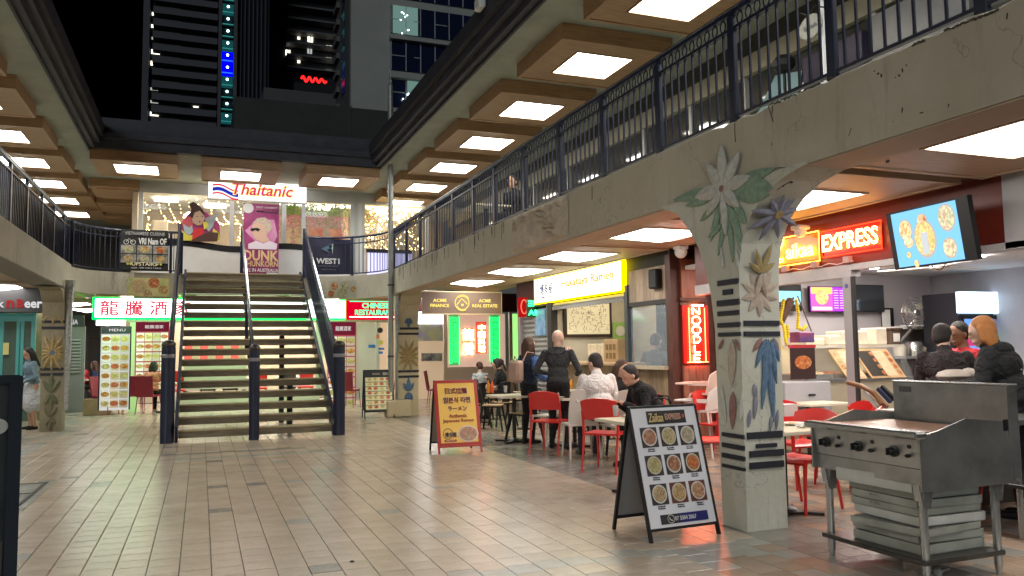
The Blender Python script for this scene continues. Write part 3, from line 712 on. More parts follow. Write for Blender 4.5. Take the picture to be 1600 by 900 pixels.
# tall pole in the corner with conduits and plinth
pb = thing('flag_pole', 'tall grey steel pole rising past the roof beside the cream column', 'pole', (3.97, 17.75, 0))
obj('shaft', MB().tube([(3.97, 17.75, .38), (3.97, 17.75, 7.55)], .062, 14), galv, pb, smooth=True)
obj('pole_cap', MB().ball((3.97, 17.75, 7.58), .05), galv, pb); 
for z in (1.35, 2.95, 6.1): obj('strap', MB().lathe([(.068, -.02), (.075, -.02), (.075, .02), (.068, .02)], (3.97, 17.75, z), 14), mat('strap_metal', (.1, .1, .1), .5, .5), pb)
obj('whip_aerial', MB().tube([(3.97, 17.75, 7.6), (3.97, 17.75, 7.95)], .006, 5), galv, pb)
pl = obj('pole_plinth', MB().cbox((4.12, 17.72, .19), (.56, .3, .38), ch=.03), ccream); tag(pl, 'cream rendered plinth round the foot of the tall pole', 'plinth')
cd = thing('cable_conduit', 'twisted silver conduit running up beside the cream column', 'conduit', (4.12, 17.8, .38))
obj('conduit', MB().tube([(4.12+.008*math.sin(i*.9), 17.8, .38+i*.14) for i in range(17)], .03, 8), galv, cd); obj('plastic_wrap', MB().tube([(4.14, 17.8, 1.9), (4.12, 17.78, 2.3), (4.13, 17.75, 2.74)], .05, 8), plm, cd)

# ================================================================ STAIRCASE
st = thing('staircase', 'open riser timber staircase with navy steel sides rising to the upper level', 'staircase', (.9, 14.5, 0))
treadm = mat('tread_timber', (.15, .12, .075), .42, 0, (.25, .205, .14), 4, .15, 30, stretch=(1, 8, 8))
nosem = mat('tread_nosing', (.46, .38, .2), .35, 0, (.56, .48, .28), 10)
NS = 17; RZ = FT/NS; Y0, Y1 = 14.55, 19.72; RY = (Y1-Y0)/NS
for k in range(1, NS+1):
    y = Y0+(k-1)*RY; z = k*RZ-.005
    tr = obj('tread', MB().cbox((.93, y+.16, z-.03), (2.52, .32, .055), ch=.006).box((-.33, y+.003, z-.13), (2.19, y+.03, z-.058)), treadm, st)
    obj('nosing', MB().box((-.33, y-.004, z-.02), (2.19, y+.05, z+.003)), nosem, tr)
for x in (-.36, 2.22):
    obj('stringer', MB().bar((x, Y0-.12, .12), (x, Y1+.25, FT-.04), .05, .34), navy, st)
obj('centre_stringer', MB().bar((.9, Y0+.3, .12), (.9, Y1, FT-.25), .05, .12), navy, st)
obj('leg', MB().box((1.55, 15.9, 0), (1.65, 16.0, .95)), navy, st); obj('leg', MB().box((1.55, 17.6, 0), (1.65, 17.7, 1.9)), navy, st); obj('foot_plate', MB().box((1.48, 15.85, 0), (1.72, 16.05, .02)), navy, st)
def stair_rail(label, x, yb, post_r, post_h, bars, side):
    t = thing('stair_railing', label, 'railing', (x, yb, 0))
    obj('newel_post', MB().lathe([(post_r, 0), (post_r, post_h), (post_r*.75, post_h+.01)], (x, yb, 0), 18), navy, t, smooth=True)
    obj('post_cap', MB().ball((x, yb, post_h+.04), (post_r*1.05, post_r*1.05, .08), n=14, k=8), mat('bronze_cap', (.08, .07, .06), .3, .6), t, smooth=True)
    obj('post_band', MB().lathe([(post_r+.002, 0), (post_r+.006, .01), (post_r+.006, .05), (post_r+.002, .06)], (x, yb, post_h-.18), 18), mat('band_steel', (.3, .3, .32), .35, .6), t)
    h = 1.0
    A = Vector((x, Y0+.05, RZ+h+.18)); B = Vector((x, Y1, FT+h+.12))
    obj('handrail', MB().bar(A, B, .05, .045), navy, t)
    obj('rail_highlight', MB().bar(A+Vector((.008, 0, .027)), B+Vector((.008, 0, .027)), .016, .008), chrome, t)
    obj('end_post', MB().cbox((x, Y1+.02, FT+.55), (.07, .07, 1.2), ch=.008), navy, t)
    if bars:
        obj('lower_rail', MB().bar(A-Vector((0, 0, h-.12)), B-Vector((0, 0, h-.12)), .04, .03), navy, t); obj('mid_rail', MB().bar(A-Vector((0, 0, .16)), B-Vector((0, 0, .16)), .03, .025), navy, t)
        bm_ = mesh_of('baluster', MB().box((-.008, -.008, 0), (.008, .008, h-.12)), navy)
        N = 44
        for i in range(1, N):
            q = A+(B-A)*(i/N); inst('baluster', bm_, t, (q.x, q.y, q.z-h+.12))
    else: 
        obj('strut', MB().box((x-.03, Y0+.9, .5), (x+.03, Y0+.96, 1.9)), navy, t); obj('strut', MB().box((x-.03, Y0+2.6, 1.5), (x+.03, Y0+2.66, 2.9)), navy, t)
        obj('infill_sheet', MB().bar(A-Vector((0, 0, .2)), B-Vector((0, 0, .2)), .02, .24), navy, t)
    return t
stair_rail('left stair railing in navy with a thick round newel post', -.5, 14.5, .11, 1.58, True, -1)
stair_rail('centre stair handrail in navy with a slim newel post', .86, 14.35, .085, 1.5, False, 0)
stair_rail('right stair railing in navy with a capped newel post', 2.30, 14.45, .105, 1.55, True, 1)
# highlights along the stair handrails are shaped as thin chrome strips
# ================================================================ UPPER SHOP (far end)
wy = 21.3
wallup = mat('upper_wall', (.50, .49, .44), .7, 0, (.58, .57, .52), 2)
us = thing('upper_restaurant', 'upstairs restaurant at the far end with a wavy white front and glass wall', 'shop front', (1.5, wy, FT))
obj('header', MB().box((-1.45, wy-.05, 5.42), (6.6, wy+.15, ZC)), wallup, us)
framew = mat('window_frame_white', (.62, .63, .62), .4)
for x in (-1.42, .68, 1.96, 2.45, 3.72, 3.92, 5.8): obj('window_frame', MB().box((x-.05, wy-.06, FT), (x+.05, wy+.04, 5.42)), framew, us)
obj('wall_pier', MB().box((3.74, wy-.05, FT), (4.06, wy-.0, 5.42)), wallup, us)
wavy = MB(); N = 60; bl = MB()
def wz(x): return 4.12+.06*math.sin((x+1.2)*2.4)
for i in range(N):
    xa, xb = -1.36+4.98*i/N, -1.36+4.98*(i+1)/N
    wavy.add([(xa, wy-.16, FT), (xb, wy-.16, FT), (xb, wy-.16, wz(xb)), (xa, wy-.16, wz(xa)), (xa, wy-.08, FT), (xb, wy-.08, FT), (xb, wy-.08, wz(xb)), (xa, wy-.08, wz(xa))], [(0, 1, 2, 3), (3, 2, 6, 7), (5, 4, 7, 6)])
    bl.add([(xa, wy-.18, wz(xa)-.06), (xb, wy-.18, wz(xb)-.06), (xb, wy-.18, wz(xb)+.09), (xa, wy-.18, wz(xa)+.09), (xa, wy-.09, wz(xa)-.06), (xb, wy-.09, wz(xb)-.06), (xb, wy-.09, wz(xb)+.09), (xa, wy-.09, wz(xa)+.09)], [(0, 1, 2, 3), (3, 2, 6, 7), (1, 0, 4, 5), (5, 4, 7, 6)])
obj('counter_front', wavy, mat('counter_white', (.72, .70, .66), .5, 0, (.78, .77, .74), 1.5), us); obj('counter_top', bl, black, us)
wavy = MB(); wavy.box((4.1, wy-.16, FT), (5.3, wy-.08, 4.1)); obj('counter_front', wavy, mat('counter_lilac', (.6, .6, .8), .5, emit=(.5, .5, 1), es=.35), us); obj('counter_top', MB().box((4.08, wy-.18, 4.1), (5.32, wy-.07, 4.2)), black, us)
panes = [(-1.37, .63), (.73, 1.91), (2.5, 3.67), (3.97, 5.75)]
for a, b in panes:
    pn = obj('pane', MB().box((a, wy-.015, FT+.05), (b, wy-.003, 5.4)), glass, us)
obj('interior_wall', MB().box((-1.6, wy+2.6, FT), (7, wy+2.7, 5.45)), mat('interior_beige', (.50, .41, .30), .8, 0, (.6, .5, .37), .7), us)
obj('interior_side', MB().box((-1.62, wy+.1, FT), (-1.5, wy+2.6, 5.45)), mat('interior_beige2', (.56, .46, .34), .8), us); obj('interior_side', MB().box((3.7, wy+1.2, FT), (3.8, wy+2.6, 5.45)), MATS['interior_beige2'], us)
obj('interior_ceiling', MB().box((-1.6, wy+.15, 5.45), (7, wy+2.7, 5.5)), wallup, us)
for x, yy in [(-.9, .8), (.3, 1.4), (3.0, .9), (4.8, 1.0), (5.3, 2.0)]: obj('interior_lamp', MB().cbox((x, wy+yy, 5.42), (.55, .45, .04)), lit('lamp_warm', (1, .87, .65), 5), us)
obj('interior_lamp', MB().ball((-.33, wy+.5, 4.95), .12), lit('lamp_globe', (1, .95, .85), 14), us)
obj('added_lamp_strip', MB().box((1.9, wy+.45, 5.40), (5.7, wy+.6, 5.44)), lit('strip_warm', (1, .8, .6), 7), us)  # added lamp strip that brightens the blossom behind the glass
# white chairs seen through the glass
for x, z in [(-1.0, 4.55), (-.85, 4.2)]:
    o = obj('tall_chair_back', MB().cbox((x, wy+.5, z), (.36, .06, .55), ch=.02), white_pl); tag(o, 'white padded chair back behind the left window upstairs, '+('upper' if z > 4.4 else 'lower')+' of two', 'chair', 'chair backs inside the upstairs restaurant')
# fairy lights and hanging blossom
fly = lit('fairy_light', (1, .72, .25), 10); flr = mat('hanging_blossom_pink', (.88, .36, .48), .7, 0, (.85, .5, .55), 30); flg = mat('hanging_leaf', (.3, .48, .12), .7, 0, (.45, .6, .2), 30)
random.seed(21)
fm = MB()
def lamp(m, x, y, z, r=.012): m.ball((x, y, z), r, n=5, k=3)
for k in range(9):
    x0 = -1.1+k*.24
    for i in range(16):
        s = i/16; lamp(fm, x0+.5*s+random.uniform(-.03, .03), wy+.12, 5.32-s*.55-.25*math.sin(PI*s)+random.uniform(-.02, .02), random.choice((.008, .012, .016)))
for i in range(50): lamp(fm, .95+random.gauss(0, .06), wy+.1, 4.3+abs(random.gauss(0, .22)), .013)
for i in range(30): lamp(fm, -1.28+random.gauss(0, .04), wy+.1, 4.0+random.random()*1.2, .012)
for i in range(300): lamp(fm, random.uniform(4.0, 5.7), wy+.12+random.random()*.5, 5.35-random.random()**1.3*1.1, random.choice((.008, .014, .02)))
o = obj('fairy_lights', fm, fly, kind='stuff'); o['label'] = 'warm fairy lights strung behind the upstairs windows'
bm_ = MB(); bg_ = MB(); 
def leafq(m, x, y, z, r, mi=0):
    a = Vector((random.uniform(-1, 1), random.uniform(-1, 1), random.uniform(-1, 1))).normalized(); b = a.cross(Vector((.3, .5, 1))).normalized()
    c = Vector((x, y, z)); m.add([c+a*r, c+b*r*.6, c-a*r, c-b*r*.6], [(0, 1, 2, 3)], mi)
for k in range(90):
    x = random.choice((random.uniform(1.9, 2.4), random.uniform(2.5, 3.65), random.uniform(2.5, 3.65))); L = random.uniform(.4, 1.3) if random.random() < .6 else .4
    for i in range(int(L*34)):
        z = 5.4-i/34; yy = wy+.2+random.random()*.1
        leafq(bm_, x+random.gauss(0, .03), yy, z, .035, 0 if z < 5.1 and random.random() < .8 else 1)
for k in range(70):
    x = random.uniform(4.0, 5.7); L = random.uniform(.3, 1.2)
    for i in range(int(L*22)): leafq(bm_, x+random.gauss(0, .05), wy+.3+random.random()*.2, 5.4-i/22, .04, 2 if random.random() < .6 else 1)
o = obj('hanging_blossom', bm_, [flr, flg, mat('hanging_gold', (.5, .26, .06), .7)], kind='stuff'); o['label'] = 'pink and green artificial wisteria hanging behind the upstairs glass'
# lightbox sign
sg = thing('lightbox_sign', 'white illuminated Thaitanic sign hung above the upper restaurant', 'sign', (1.27, 20.6, 5.25))
M = FY(1.27, 20.53, 5.475); a = ony(326, 281, 20.6); b = ony(478, 317, 20.6)
obj('case', MB().box((a.x, 20.54, b.z), (b.x, 20.74, a.z)), lit('sign_white', (1, .98, .96), .9), sg)
obj('frame', MB().box((a.x-.03, 20.56, b.z-.03), (b.x+.03, 20.72, b.z-.001)).box((a.x-.03, 20.56, a.z+.001), (b.x+.03, 20.72, a.z+.03)), white, sg)
text('Thaitanic', FY(1.38, 20.53, 5.50), lit('thai_yellow', (1, .75, .1), .5), sg, 'lettering_outline', width=1.50, height=.33, bold=.05, shear=.25, ext=.003)
text('Thaitanic', FY(1.38, 20.525, 5.50), lit('thai_pink', (.8, .03, .16), .4), sg, width=1.44, height=.29, bold=.012, shear=.25, ext=.004)
text('surfers', FY(2.12, 20.53, 5.31), mat('ink', (.05, .05, .05), .6), sg, width=.45, height=.08, shear=.3)
for i, c in enumerate([(.75, .03, .05), (.9, .9, .9), (.02, .03, .4), (.02, .03, .4), (.9, .9, .9), (.75, .03, .05)]):
    m = MB(); n = 10
    for j in range(n):
        xa, xb = .2+.6*j/n, .2+.6*(j+1)/n; za = 5.58-.042*i+.045*math.sin((xa-.2)*9)-.14*(xa-.2); zb = 5.58-.042*i+.045*math.sin((xb-.2)*9)-.14*(xb-.2)
        m.add([(xa, 20.532, za), (xb, 20.532, zb), (xb, 20.532, zb-.042), (xa, 20.532, za-.042)], [(3, 2, 1, 0)])
    obj('flag_stripe', m, lit(f'flag{i}', c, .45), sg)
# cut out cook figure (plain stand-in) behind the left of the wavy counter
lady = thing('cutout_figure', 'flat painted cut-out of a cook holding a pan on the counter', 'cut-out', (-.08, 21.08, 4.1))
M = FY(0, 21.08, 0); U = lambda px, py: (lambda p: (p.x, p.z))(ony(px, py, 21.08))
def cut(nm, pts, c, z): obj(nm, shape(M, [U(*p) for p in pts], .012, z), mat('cut_'+nm+str(len(pts)), c, .6), lady)
cut('backing', [(283, 376), (283, 350), (292, 336), (305, 326), (322, 332), (338, 345), (343, 350), (344, 376)], (.42, .05, .2), 0)
cut('cushion', [(284, 347), (290, 339), (299, 338), (304, 346), (300, 355), (288, 356)], (.7, .12, .14), .013)
cut('sleeve', [(286, 350), (296, 356), (300, 352), (302, 362), (295, 369), (288, 362)], (.45, .55, .6), .027)
cut('skirt', [(283, 376), (284, 360), (292, 366), (301, 368), (300, 376)], (.75, .65, .08), .027)
cut('apron', [(300, 376), (302, 358), (318, 357), (317, 372), (310, 376)], (.7, .03, .03), .04)
cut('arm', [(317, 352), (326, 362), (333, 354), (335, 346), (329, 348), (324, 340)], (.45, .55, .6), .04)
cut('yellow_bag', [(317, 348), (324, 346), (326, 354), (319, 360)], (.8, .7, .1), .053)
cut('wedge', [(330, 376), (333, 357), (342, 364), (344, 376)], (.8, .7, .1), .02)
cut('boat', [(296, 378), (310, 370), (325, 363), (341, 364), (339, 378)], (.08, .03, .02), .055)
cut('face', [(300, 340), (303, 330), (311, 327), (318, 332), (320, 342), (315, 352), (308, 353), (301, 348)], (.62, .42, .3), .06)
cut('hair', [(296, 338), (299, 328), (296, 320), (302, 316), (309, 320), (317, 328), (320, 338), (312, 330), (304, 333), (301, 342)], (.06, .02, .015), .075)
cut('pan', [(320, 342), (343, 334), (344, 336), (338, 341), (336, 347), (328, 350), (322, 347)], (.35, .38, .4), .075)
obj('mouth', disc(M, *U(312, 347), .022, .004, .074), mat('lip', (.5, .04, .04), .5), lady); obj('eye', disc(M, *U(308, 339), .014, .004, .074), black, lady); obj('eye', disc(M, *U(316, 339), .014, .004, .074), black, lady)
# roll-up poster
ps = thing('poster', 'tall magenta concert poster at the stair head', 'poster', (1.35, 20.3, FT))
a = ony(381, 317, 20.3); b = ony(435, 431, 20.3); W_, H_ = b.x-a.x, a.z-b.z; M = FY((a.x+b.x)/2, 20.3, (a.z+b.z)/2)
obj('sheet', quad(M, W_, H_, .01), mat('poster_magenta', (.20, .015, .09), .5, 0, (.36, .04, .18), 2.2), ps)
obj('pink_glow', shape(M, [(-.1, -.1), (-.38, .2), (-.1, .5), (.3, .5), (.38, .1), (.25, -.15)], .002, .0105), mat('poster_pink', (.5, .1, .3), .5, 0, (.62, .3, .45), 2), ps)
obj('portrait', shape(M, [(-.16, .02), (-.2, .12), (-.24, .16), (-.2, .2), (-.21, .35), (-.1, .42), (.08, .38), (.14, .22), (.12, .1), (.2, -.02), (.05, -.08), (-.06, -.04)], .003, .013), mat('poster_skin', (.62, .4, .3), .5), ps)
obj('portrait_hair', shape(M, [(-.22, .38), (-.1, .52), (.08, .55), (.22, .45), (.24, .28), (.17, .15), (.1, .3), (.06, .4), (-.08, .42)], .003, .017), mat('poster_hair', (.42, .33, .26), .6, 0, (.6, .5, .4), 30), ps)
obj('portrait_shirt', shape(M, [(-.3, -.12), (-.12, -.04), (.05, -.1), (.2, -.03), (.38, -.1), (.36, -.24), (-.3, -.24)], .003, .0165), mat('poster_shirt', (.7, .6, .68), .6), ps)
obj('sunglasses', shape(M, [(-.25, .26), (-.1, .28), (-.02, .25), (-.08, .19), (-.14, .23), (-.2, .19), (-.25, .21)], .003, .02), black, ps)
obj('round_badge', disc(M, -.31, .76, .125, .003, .012), mat('badge', (.62, .62, .62), .5), ps)
gold = mat('poster_gold', (.72, .5, .26), .5); pw = mat('poster_white', (.8, .72, .76), .5)
text('DUNK', FY(M[0][3], 20.28, M[2][3]-.40), gold, ps, width=.82, height=.26, bold=.03)
text('PHUNKORN', FY(M[0][3], 20.28, M[2][3]-.60), gold, ps, width=.80, height=.14, bold=.02)
text('LIVE IN AUSTRALIA', FY(M[0][3], 20.28, M[2][3]-.755), pw, ps, width=.82, height=.085, bold=.015)
text('คอนเสิร์ต', FY(M[0][3]-.12, 20.28, M[2][3]-.90), gold, ps, width=.5, height=.13, bold=.02)
text('FIRST FANMEET', FY(M[0][3]+.13, 20.28, M[2][3]+.79), pw, ps, width=.5, height=.045, bold=.01); text('ดังกี้ พรรณกร', FY(M[0][3]+.12, 20.28, M[2][3]+.70), pw, ps, width=.52, height=.08, bold=.02)
obj('white_label', quad(M, .27, .14, .003, .012, .27, -.88), white, ps)
# leaflets in the window
for i, x in enumerate((2.78, 3.28)):
    o = obj('window_poster', MB().box((x-.17, wy-.03, 4.25), (x+.17, wy-.02, 4.72)), mat('poster_orange', (.62, .16, .08), .5, 0, (.75, .35, .2), 5)); tag(o, ['left', 'right'][i]+' of two orange leaflets stuck on the upstairs glass door', 'poster', 'orange leaflets upstairs')
    obj('printed_dish', MB().ball((x, wy-.03, 4.45), (.09, .006, .09)), [F1, F3][i], o)
# banners on the rail
def banner(label, x0, x1, z0, z1, y, m):
    t = thing('banner', label, 'banner', ((x0+x1)/2, y, z0)); o = MB()
    o.surf(lambda u, v: (x0+(x1-x0)*u, y+.008*math.sin(u*9)*math.sin(v*5), z0+(z1-z0)*v), 14, 10, .006); obj('cloth', o, m, t); return t
bn = banner('black restaurant banner with six food pictures hung left of the stairs', -1.71, -.74, 3.37, 4.28, 19.76, mat('banner_black', (.012, .013, .012), .5))
wh = mat('banner_white', (.7, .7, .68), .5)
text('VIETNAMESE CUISINE', FY(-1.22, 19.735, 4.19), mat('banner_dim', (.35, .35, .36), .5), bn, width=.82, height=.075, bold=.01)
text('VRI Nam OF', FY(-1.06, 19.735, 4.02), wh, bn, width=.58, height=.15, bold=.03)
text('UPSTAIRS', FY(-1.22, 19.735, 3.50), mat('banner_gold', (.75, .68, .45), .5), bn, width=.52, height=.08, bold=.02)
text('10AM - 9PM OPEN 7 DAYS', FY(-1.18, 19.735, 3.41), wh, bn, width=.62, height=.035)
bk = MB(); Mb = FY(0, 19.735, 0)
for cx in (-1.6, -1.46): bk.tube([(cx+.05*math.cos(t), 19.735, 3.99+.05*math.sin(t)) for t in [2*PI*i/12 for i in range(12)]], .006, 4, closed=True)
bk.tube([(-1.6, 19.735, 3.99), (-1.55, 19.735, 4.07), (-1.46, 19.735, 3.99)], .006, 4); obj('bicycle_emblem', bk, wh, bn)
for i in range(3):
    for j in range(2):
        x = -1.55+i*.33; z = 3.83-j*.21
        ph = obj('dish_photo', quad(FY(x, 19.738, z), .31, .19, .003), mat('plate_grey', (.42, .42, .38), .5, 0, (.1, .1, .08), 8), bn)
        obj('dish', disc(FY(x, 19.734, z), 0, 0, .1, .003, 0, 16, .075), FOODS[(i*2+j*3+3) % 5], ph)
for x in (-1.56, -1.5, -.95, -.88): obj('star_mark', disc(FY(x, 19.735, 3.5), 0, 0, .025, .003), mat('banner_yellow', (.6, .6, .1), .5), bn)
bn = banner('dark blue real estate banner hung right of the stairs', 2.34, 3.42, 3.37, 4.23, 19.76, mat('banner_navy', (.02, .018, .045), .5))
text('WEST1', FY(2.86, 19.73, 3.68), wh, bn, width=.56, height=.14, bold=.03)
text('SURFERS PARADISE', FY(2.86, 19.73, 3.56), mat('banner_dim2', (.2, .2, .28), .5), bn, width=.5, height=.03); text('west1.com.au', FY(2.88, 19.73, 3.48), mat('banner_dim2', (.2, .2, .28), .5), bn, width=.34, height=.035)
Mw = FY(2.88, 19.735, 3.98)
obj('emblem_left', shape(Mw, [(-.19, 0), (.07, .12), (.07, .03), (-.05, -.02), (.03, -.1)], .003), mat('emblem_blue', (.08, .14, .2), .5), bn); obj('emblem_right', shape(Mw, [(.09, -.13), (.11, .13), (-.02, .06), (.07, 0)], .003), mat('emblem_teal', (.25, .35, .3), .5), bn)
obj('blue_under_strip', MB().box((2.46, 19.79, FT+.07), (3.42, 19.8, FT+.17)), lit('strip_blue', (.45, .45, 1), 1.6), us)

# ================================================================ BACKGROUND TOWERS
def tower(name, label, x0, x1, y, z1, wallm, floors, z0, fh, bay, wm, frame_m, depth=14, w=None, balc=True):
    t = thing(name, label, 'building', ((x0+x1)/2, y, 0))
    obj('wall', MB().box((x0, y, -.2), (x1, y+depth, z1)), wallm, t)
    return t
tw = mat('tower_wall', (.075, .075, .09), .8, 0, (.10, .10, .12), .1)
tn = mat('tower_dark', (.012, .012, .016), .5); litw = lit('lit_window', (1, .93, .75), 1.0); dimw = lit('dim_window', (.7, .75, .7), .25); bluel = lit('blue_window', (.0, .0, 1), 2.4); teal = lit('teal_window', (.02, .2, .22), .12); wl = lit('white_spark', (.8, 1, 1), 3)
t1 = thing('tower', 'dark apartment tower at upper left with long balconies and a blue lit strip', 'building', (-2, 80, 0))
obj('wall', MB().box((-5.4, 80, -.2), (5.8, 82, 60)), mat('tower_face', (.014, .015, .022), .8), t1)
obj('edge_fin', MB().box((-5.45, 79.2, -.2), (-4.9, 80.02, 60)), tw, t1)
p0 = lambda px, py, Y: ony(px, py, Y)
for i in range(14):
    zl = p0(230, 189.5-i*19.4, 79.2).z
    obj('balcony', MB().box((-4.6, 78.9, zl-.3), (1.0, 80.02, zl+.3)), tw, t1)
    obj('slab_line', MB().box((-4.6, 78.85, zl+.301), (-2.2, 78.98, zl+.32)), mat('slab_pale', (.24, .24, .24), .6), t1)
for (x, y, w_, h_, k) in [(272, 7, 9, 6, 1), (310, 12, 9, 5, 0), (244, 22, 13, 6, 1), (277, 26, 4, 5, 1), (243, 41, 13, 6, 1), (273, 45, 9, 6, 1), (309, 50, 9, 5, 1), (243, 60, 12, 5, 0), (290, 66, 5, 4, 1), (243, 81, 13, 8, 1), (275, 84, 4, 5, 0), (309, 88, 10, 5, 1), (242, 99, 13, 8, 1), (241, 139, 12, 5, 0), (241, 159, 12, 5, 0), (306, 165, 8, 6, 1), (241, 178, 13, 7, 1), (288, 181, 5, 4, 1)]:
    a = p0(x-w_/2, y-h_/2, 79.9); b = p0(x+w_/2, y+h_/2, 79.9)
    obj('window', MB().box((a.x, 79.88, b.z), (b.x, 79.98, a.z)), litw if k else dimw, t1)
for i in range(11):
    zc = p0(333, 186-i*19.2, 79).z
    obj('stair_window', MB().box((1.45, 79.5, zc-.15), (2.45, 79.9, zc+.85)), bluel if i in (4, 5) else teal if i % 3 == 0 else mat('stair_glass', (.01, .03, .035), .1), t1)
    obj('balcony_light', MB().ball((1.95, 79.4, zc+.55), .12, n=6, k=4), wl, t1)
    obj('rail_line', MB().box((1.45, 79.3, zc-.05), (2.45, 79.4, zc+.02)), lit('teal_line', (.05, .4, .38), .22), t1)
obj('side_fin', MB().box((1.1, 79.0, -.2), (1.4, 80.01, 60)).box((2.5, 79.0, -.2), (2.8, 80.01, 60)), tw, t1)
for i in range(7): obj('rib', MB().box((3.1+i*.38, 79.6, -.2), (3.2+i*.38, 80.01, 60)), mat('rib_dark', (.035, .038, .06), .6), t1)
t2 = thing('tower', 'black tower behind with a few lit rooms and a red rooftop sign', 'building', (9, 90, 0))
obj('wall', MB().box((4.0, 90, -.2), (17, 92, 60)), mat('tower_face2', (.009, .009, .011), .8), t2)
obj('stair_strip', MB().box((ony(405, 60, 88).x, 88, -.2), (ony(417, 60, 88).x, 89.9, 60)), mat('strip_blue_dark', (.03, .035, .08), .6), t2)
for i in range(12):
    a = p0(411, 8+i*13, 87.9); obj('stair_window', MB().box((a.x-.3, 87.85, a.z-.25), (a.x+.3, 87.99, a.z+.35)), teal if i % 2 else lit('cyan_window', (.2, .7, .8), .8), t2)
a = p0(411, 130, 87.8); obj('blue_lamp', MB().box((a.x-.35, 87.7, a.z-.5), (a.x+.35, 87.84, a.z+.5)), bluel, t2)
for i in range(9):
    zl = p0(480, 108-i*19, 89).z; obj('balcony', MB().box((8.3, 88.6, zl-.12), (14.4, 90.02, zl+.06)), mat('slab_dim', (.10, .10, .10), .6), t2)
for (x, y, w_, h_, k) in [(467, 59, 4, 4, 1), (485, 61, 8, 9, 1), (450, 82, 7, 9, 1), (484, 79, 7, 9, 0), (467, 96, 4, 4, 1), (514, 75, 9, 9, 1), (514, 94, 9, 9, 1), (514, 113, 9, 9, 1), (512, 57, 8, 8, 0)]:
    a = p0(x-w_/2, y-h_/2, 89.8); b = p0(x+w_/2, y+h_/2, 89.8); wd = obj('window', MB().box((a.x, 89.8, b.z), (b.x, 89.97, a.z)), litw if k else dimw, t2); obj('mullion', MB().box(((a.x+b.x)/2-.04, 89.7, b.z), ((a.x+b.x)/2+.04, 89.79, a.z)), tn, wd)
rs = thing('rooftop_sign', 'small glowing red script sign on top of the dark building behind', 'sign', (9, 70, 19))
a = p0(471, 129, 70); b = p0(510, 121, 70); n = 40; pts = []
for i in range(n): s = i/(n-1); pts.append((a.x+(b.x-a.x)*s, 70, (a.z+b.z)/2+.0+.25*math.sin(s*PI*8)*(1-.4*s)))
obj('neon_tube', MB().tube(pts, .085, 6), lit('neon_red_far', (1, .01, .01), 1.6), rs)
t3 = thing('hotel_building', 'pale tall hotel with wide dark windows at top centre', 'building', (16, 55, 0))
tw3 = mat('hotel_wall', (.36, .36, .33), .8, 0, (.42, .42, .38), .3)
obj('wall', MB().box((9.5, 55, -.2), (32, 61.5, 60)), tw3, t3)
obj('side_face', MB().box((9.45, 55.3, -.2), (9.499, 61.5, 60)), mat('hotel_side', (.13, .13, .12), .8), t3)
for i in range(8): 
    z = p0(535, 150-i*27, 58).z; obj('side_balcony', MB().box((9.2, 59.6, z-.5), (9.449, 61.3, z-.1)), mat('hotel_side', (.13, .13, .12), .8), t3); obj('side_window', MB().box((9.42, 57.2, z), (9.449, 58.6, z+1.1)), mat('side_glass', (.02, .02, .04), .2), t3)
wg = mat('hotel_glass', (.012, .018, .05), .08, spec=.8); fr = mat('hotel_frame', (.38, .38, .4), .5)
rows = [(14, 57), (69, 114), (125, 171), (-42, 2)]
for ri, (ya, yb) in enumerate(rows):
    za, zb = p0(650, ya, 55).z, p0(650, yb, 55).z
    o = obj('window_band', MB().box((12.3, 54.9, zb), (27, 55.02, za)), wg, t3)
    for k in range(12): obj('frame', MB().box((12.3+k*1.08, 54.82, zb), (12.36+k*1.08, 54.899, za)), fr, o)
    obj('transom', MB().box((12.36, 54.84, (za+zb)/2-.03), (13.3, 54.898, (za+zb)/2+.03)).box((15.6, 54.84, (za+zb)/2-.03), (16.5, 54.898, (za+zb)/2+.03)).box((14, 54.84, (za+zb)/2-.03), (14.4, 54.898, (za+zb)/2+.03)), fr, o)
    if ri in (0, 2): obj('curtain', MB().box((12.45 if ri == 0 else 13.5, 54.86, zb), (14.3 if ri == 0 else 15.4, 54.889, za)), lit('curtain_teal', (.18, .32, .28), .28), o)
sp = MB(); random.seed(4)
for i in range(14): a = p0(random.uniform(625, 640), random.uniform(15, 55) if i < 9 else random.uniform(145, 160), 54.7); sp.ball(a, .05, n=5, k=3)
obj('interior_spark', sp, wl, t3, kind='stuff')
obj('ledge', MB().box((12.2, 54.4, p0(650, 64, 54.4).z), (27, 55, p0(650, 58, 54.4).z)).box((12.2, 54.4, p0(650, 124, 54.4).z), (27, 55, p0(650, 116, 54.4).z)).box((9.5, 54.4, p0(650, 180, 54.4).z), (27, 55, p0(650, 172, 54.4).z)), tw3, t3)
lowb = thing('low_building', 'low dim building below the red sign behind the roof', 'building', (9, 66, 0))
a = p0(440, 139, 66); obj('wall', MB().box((4.4, 66, -.2), (11.4, 72, a.z)), mat('low_wall', (.09, .09, .09), .8), lowb); obj('sign_backing', MB().box((7.2, 69.9, a.z-.2), (11.2, 70.4, a.z+2.0)), mat('sign_back', (.012, .012, .012), .8), lowb)
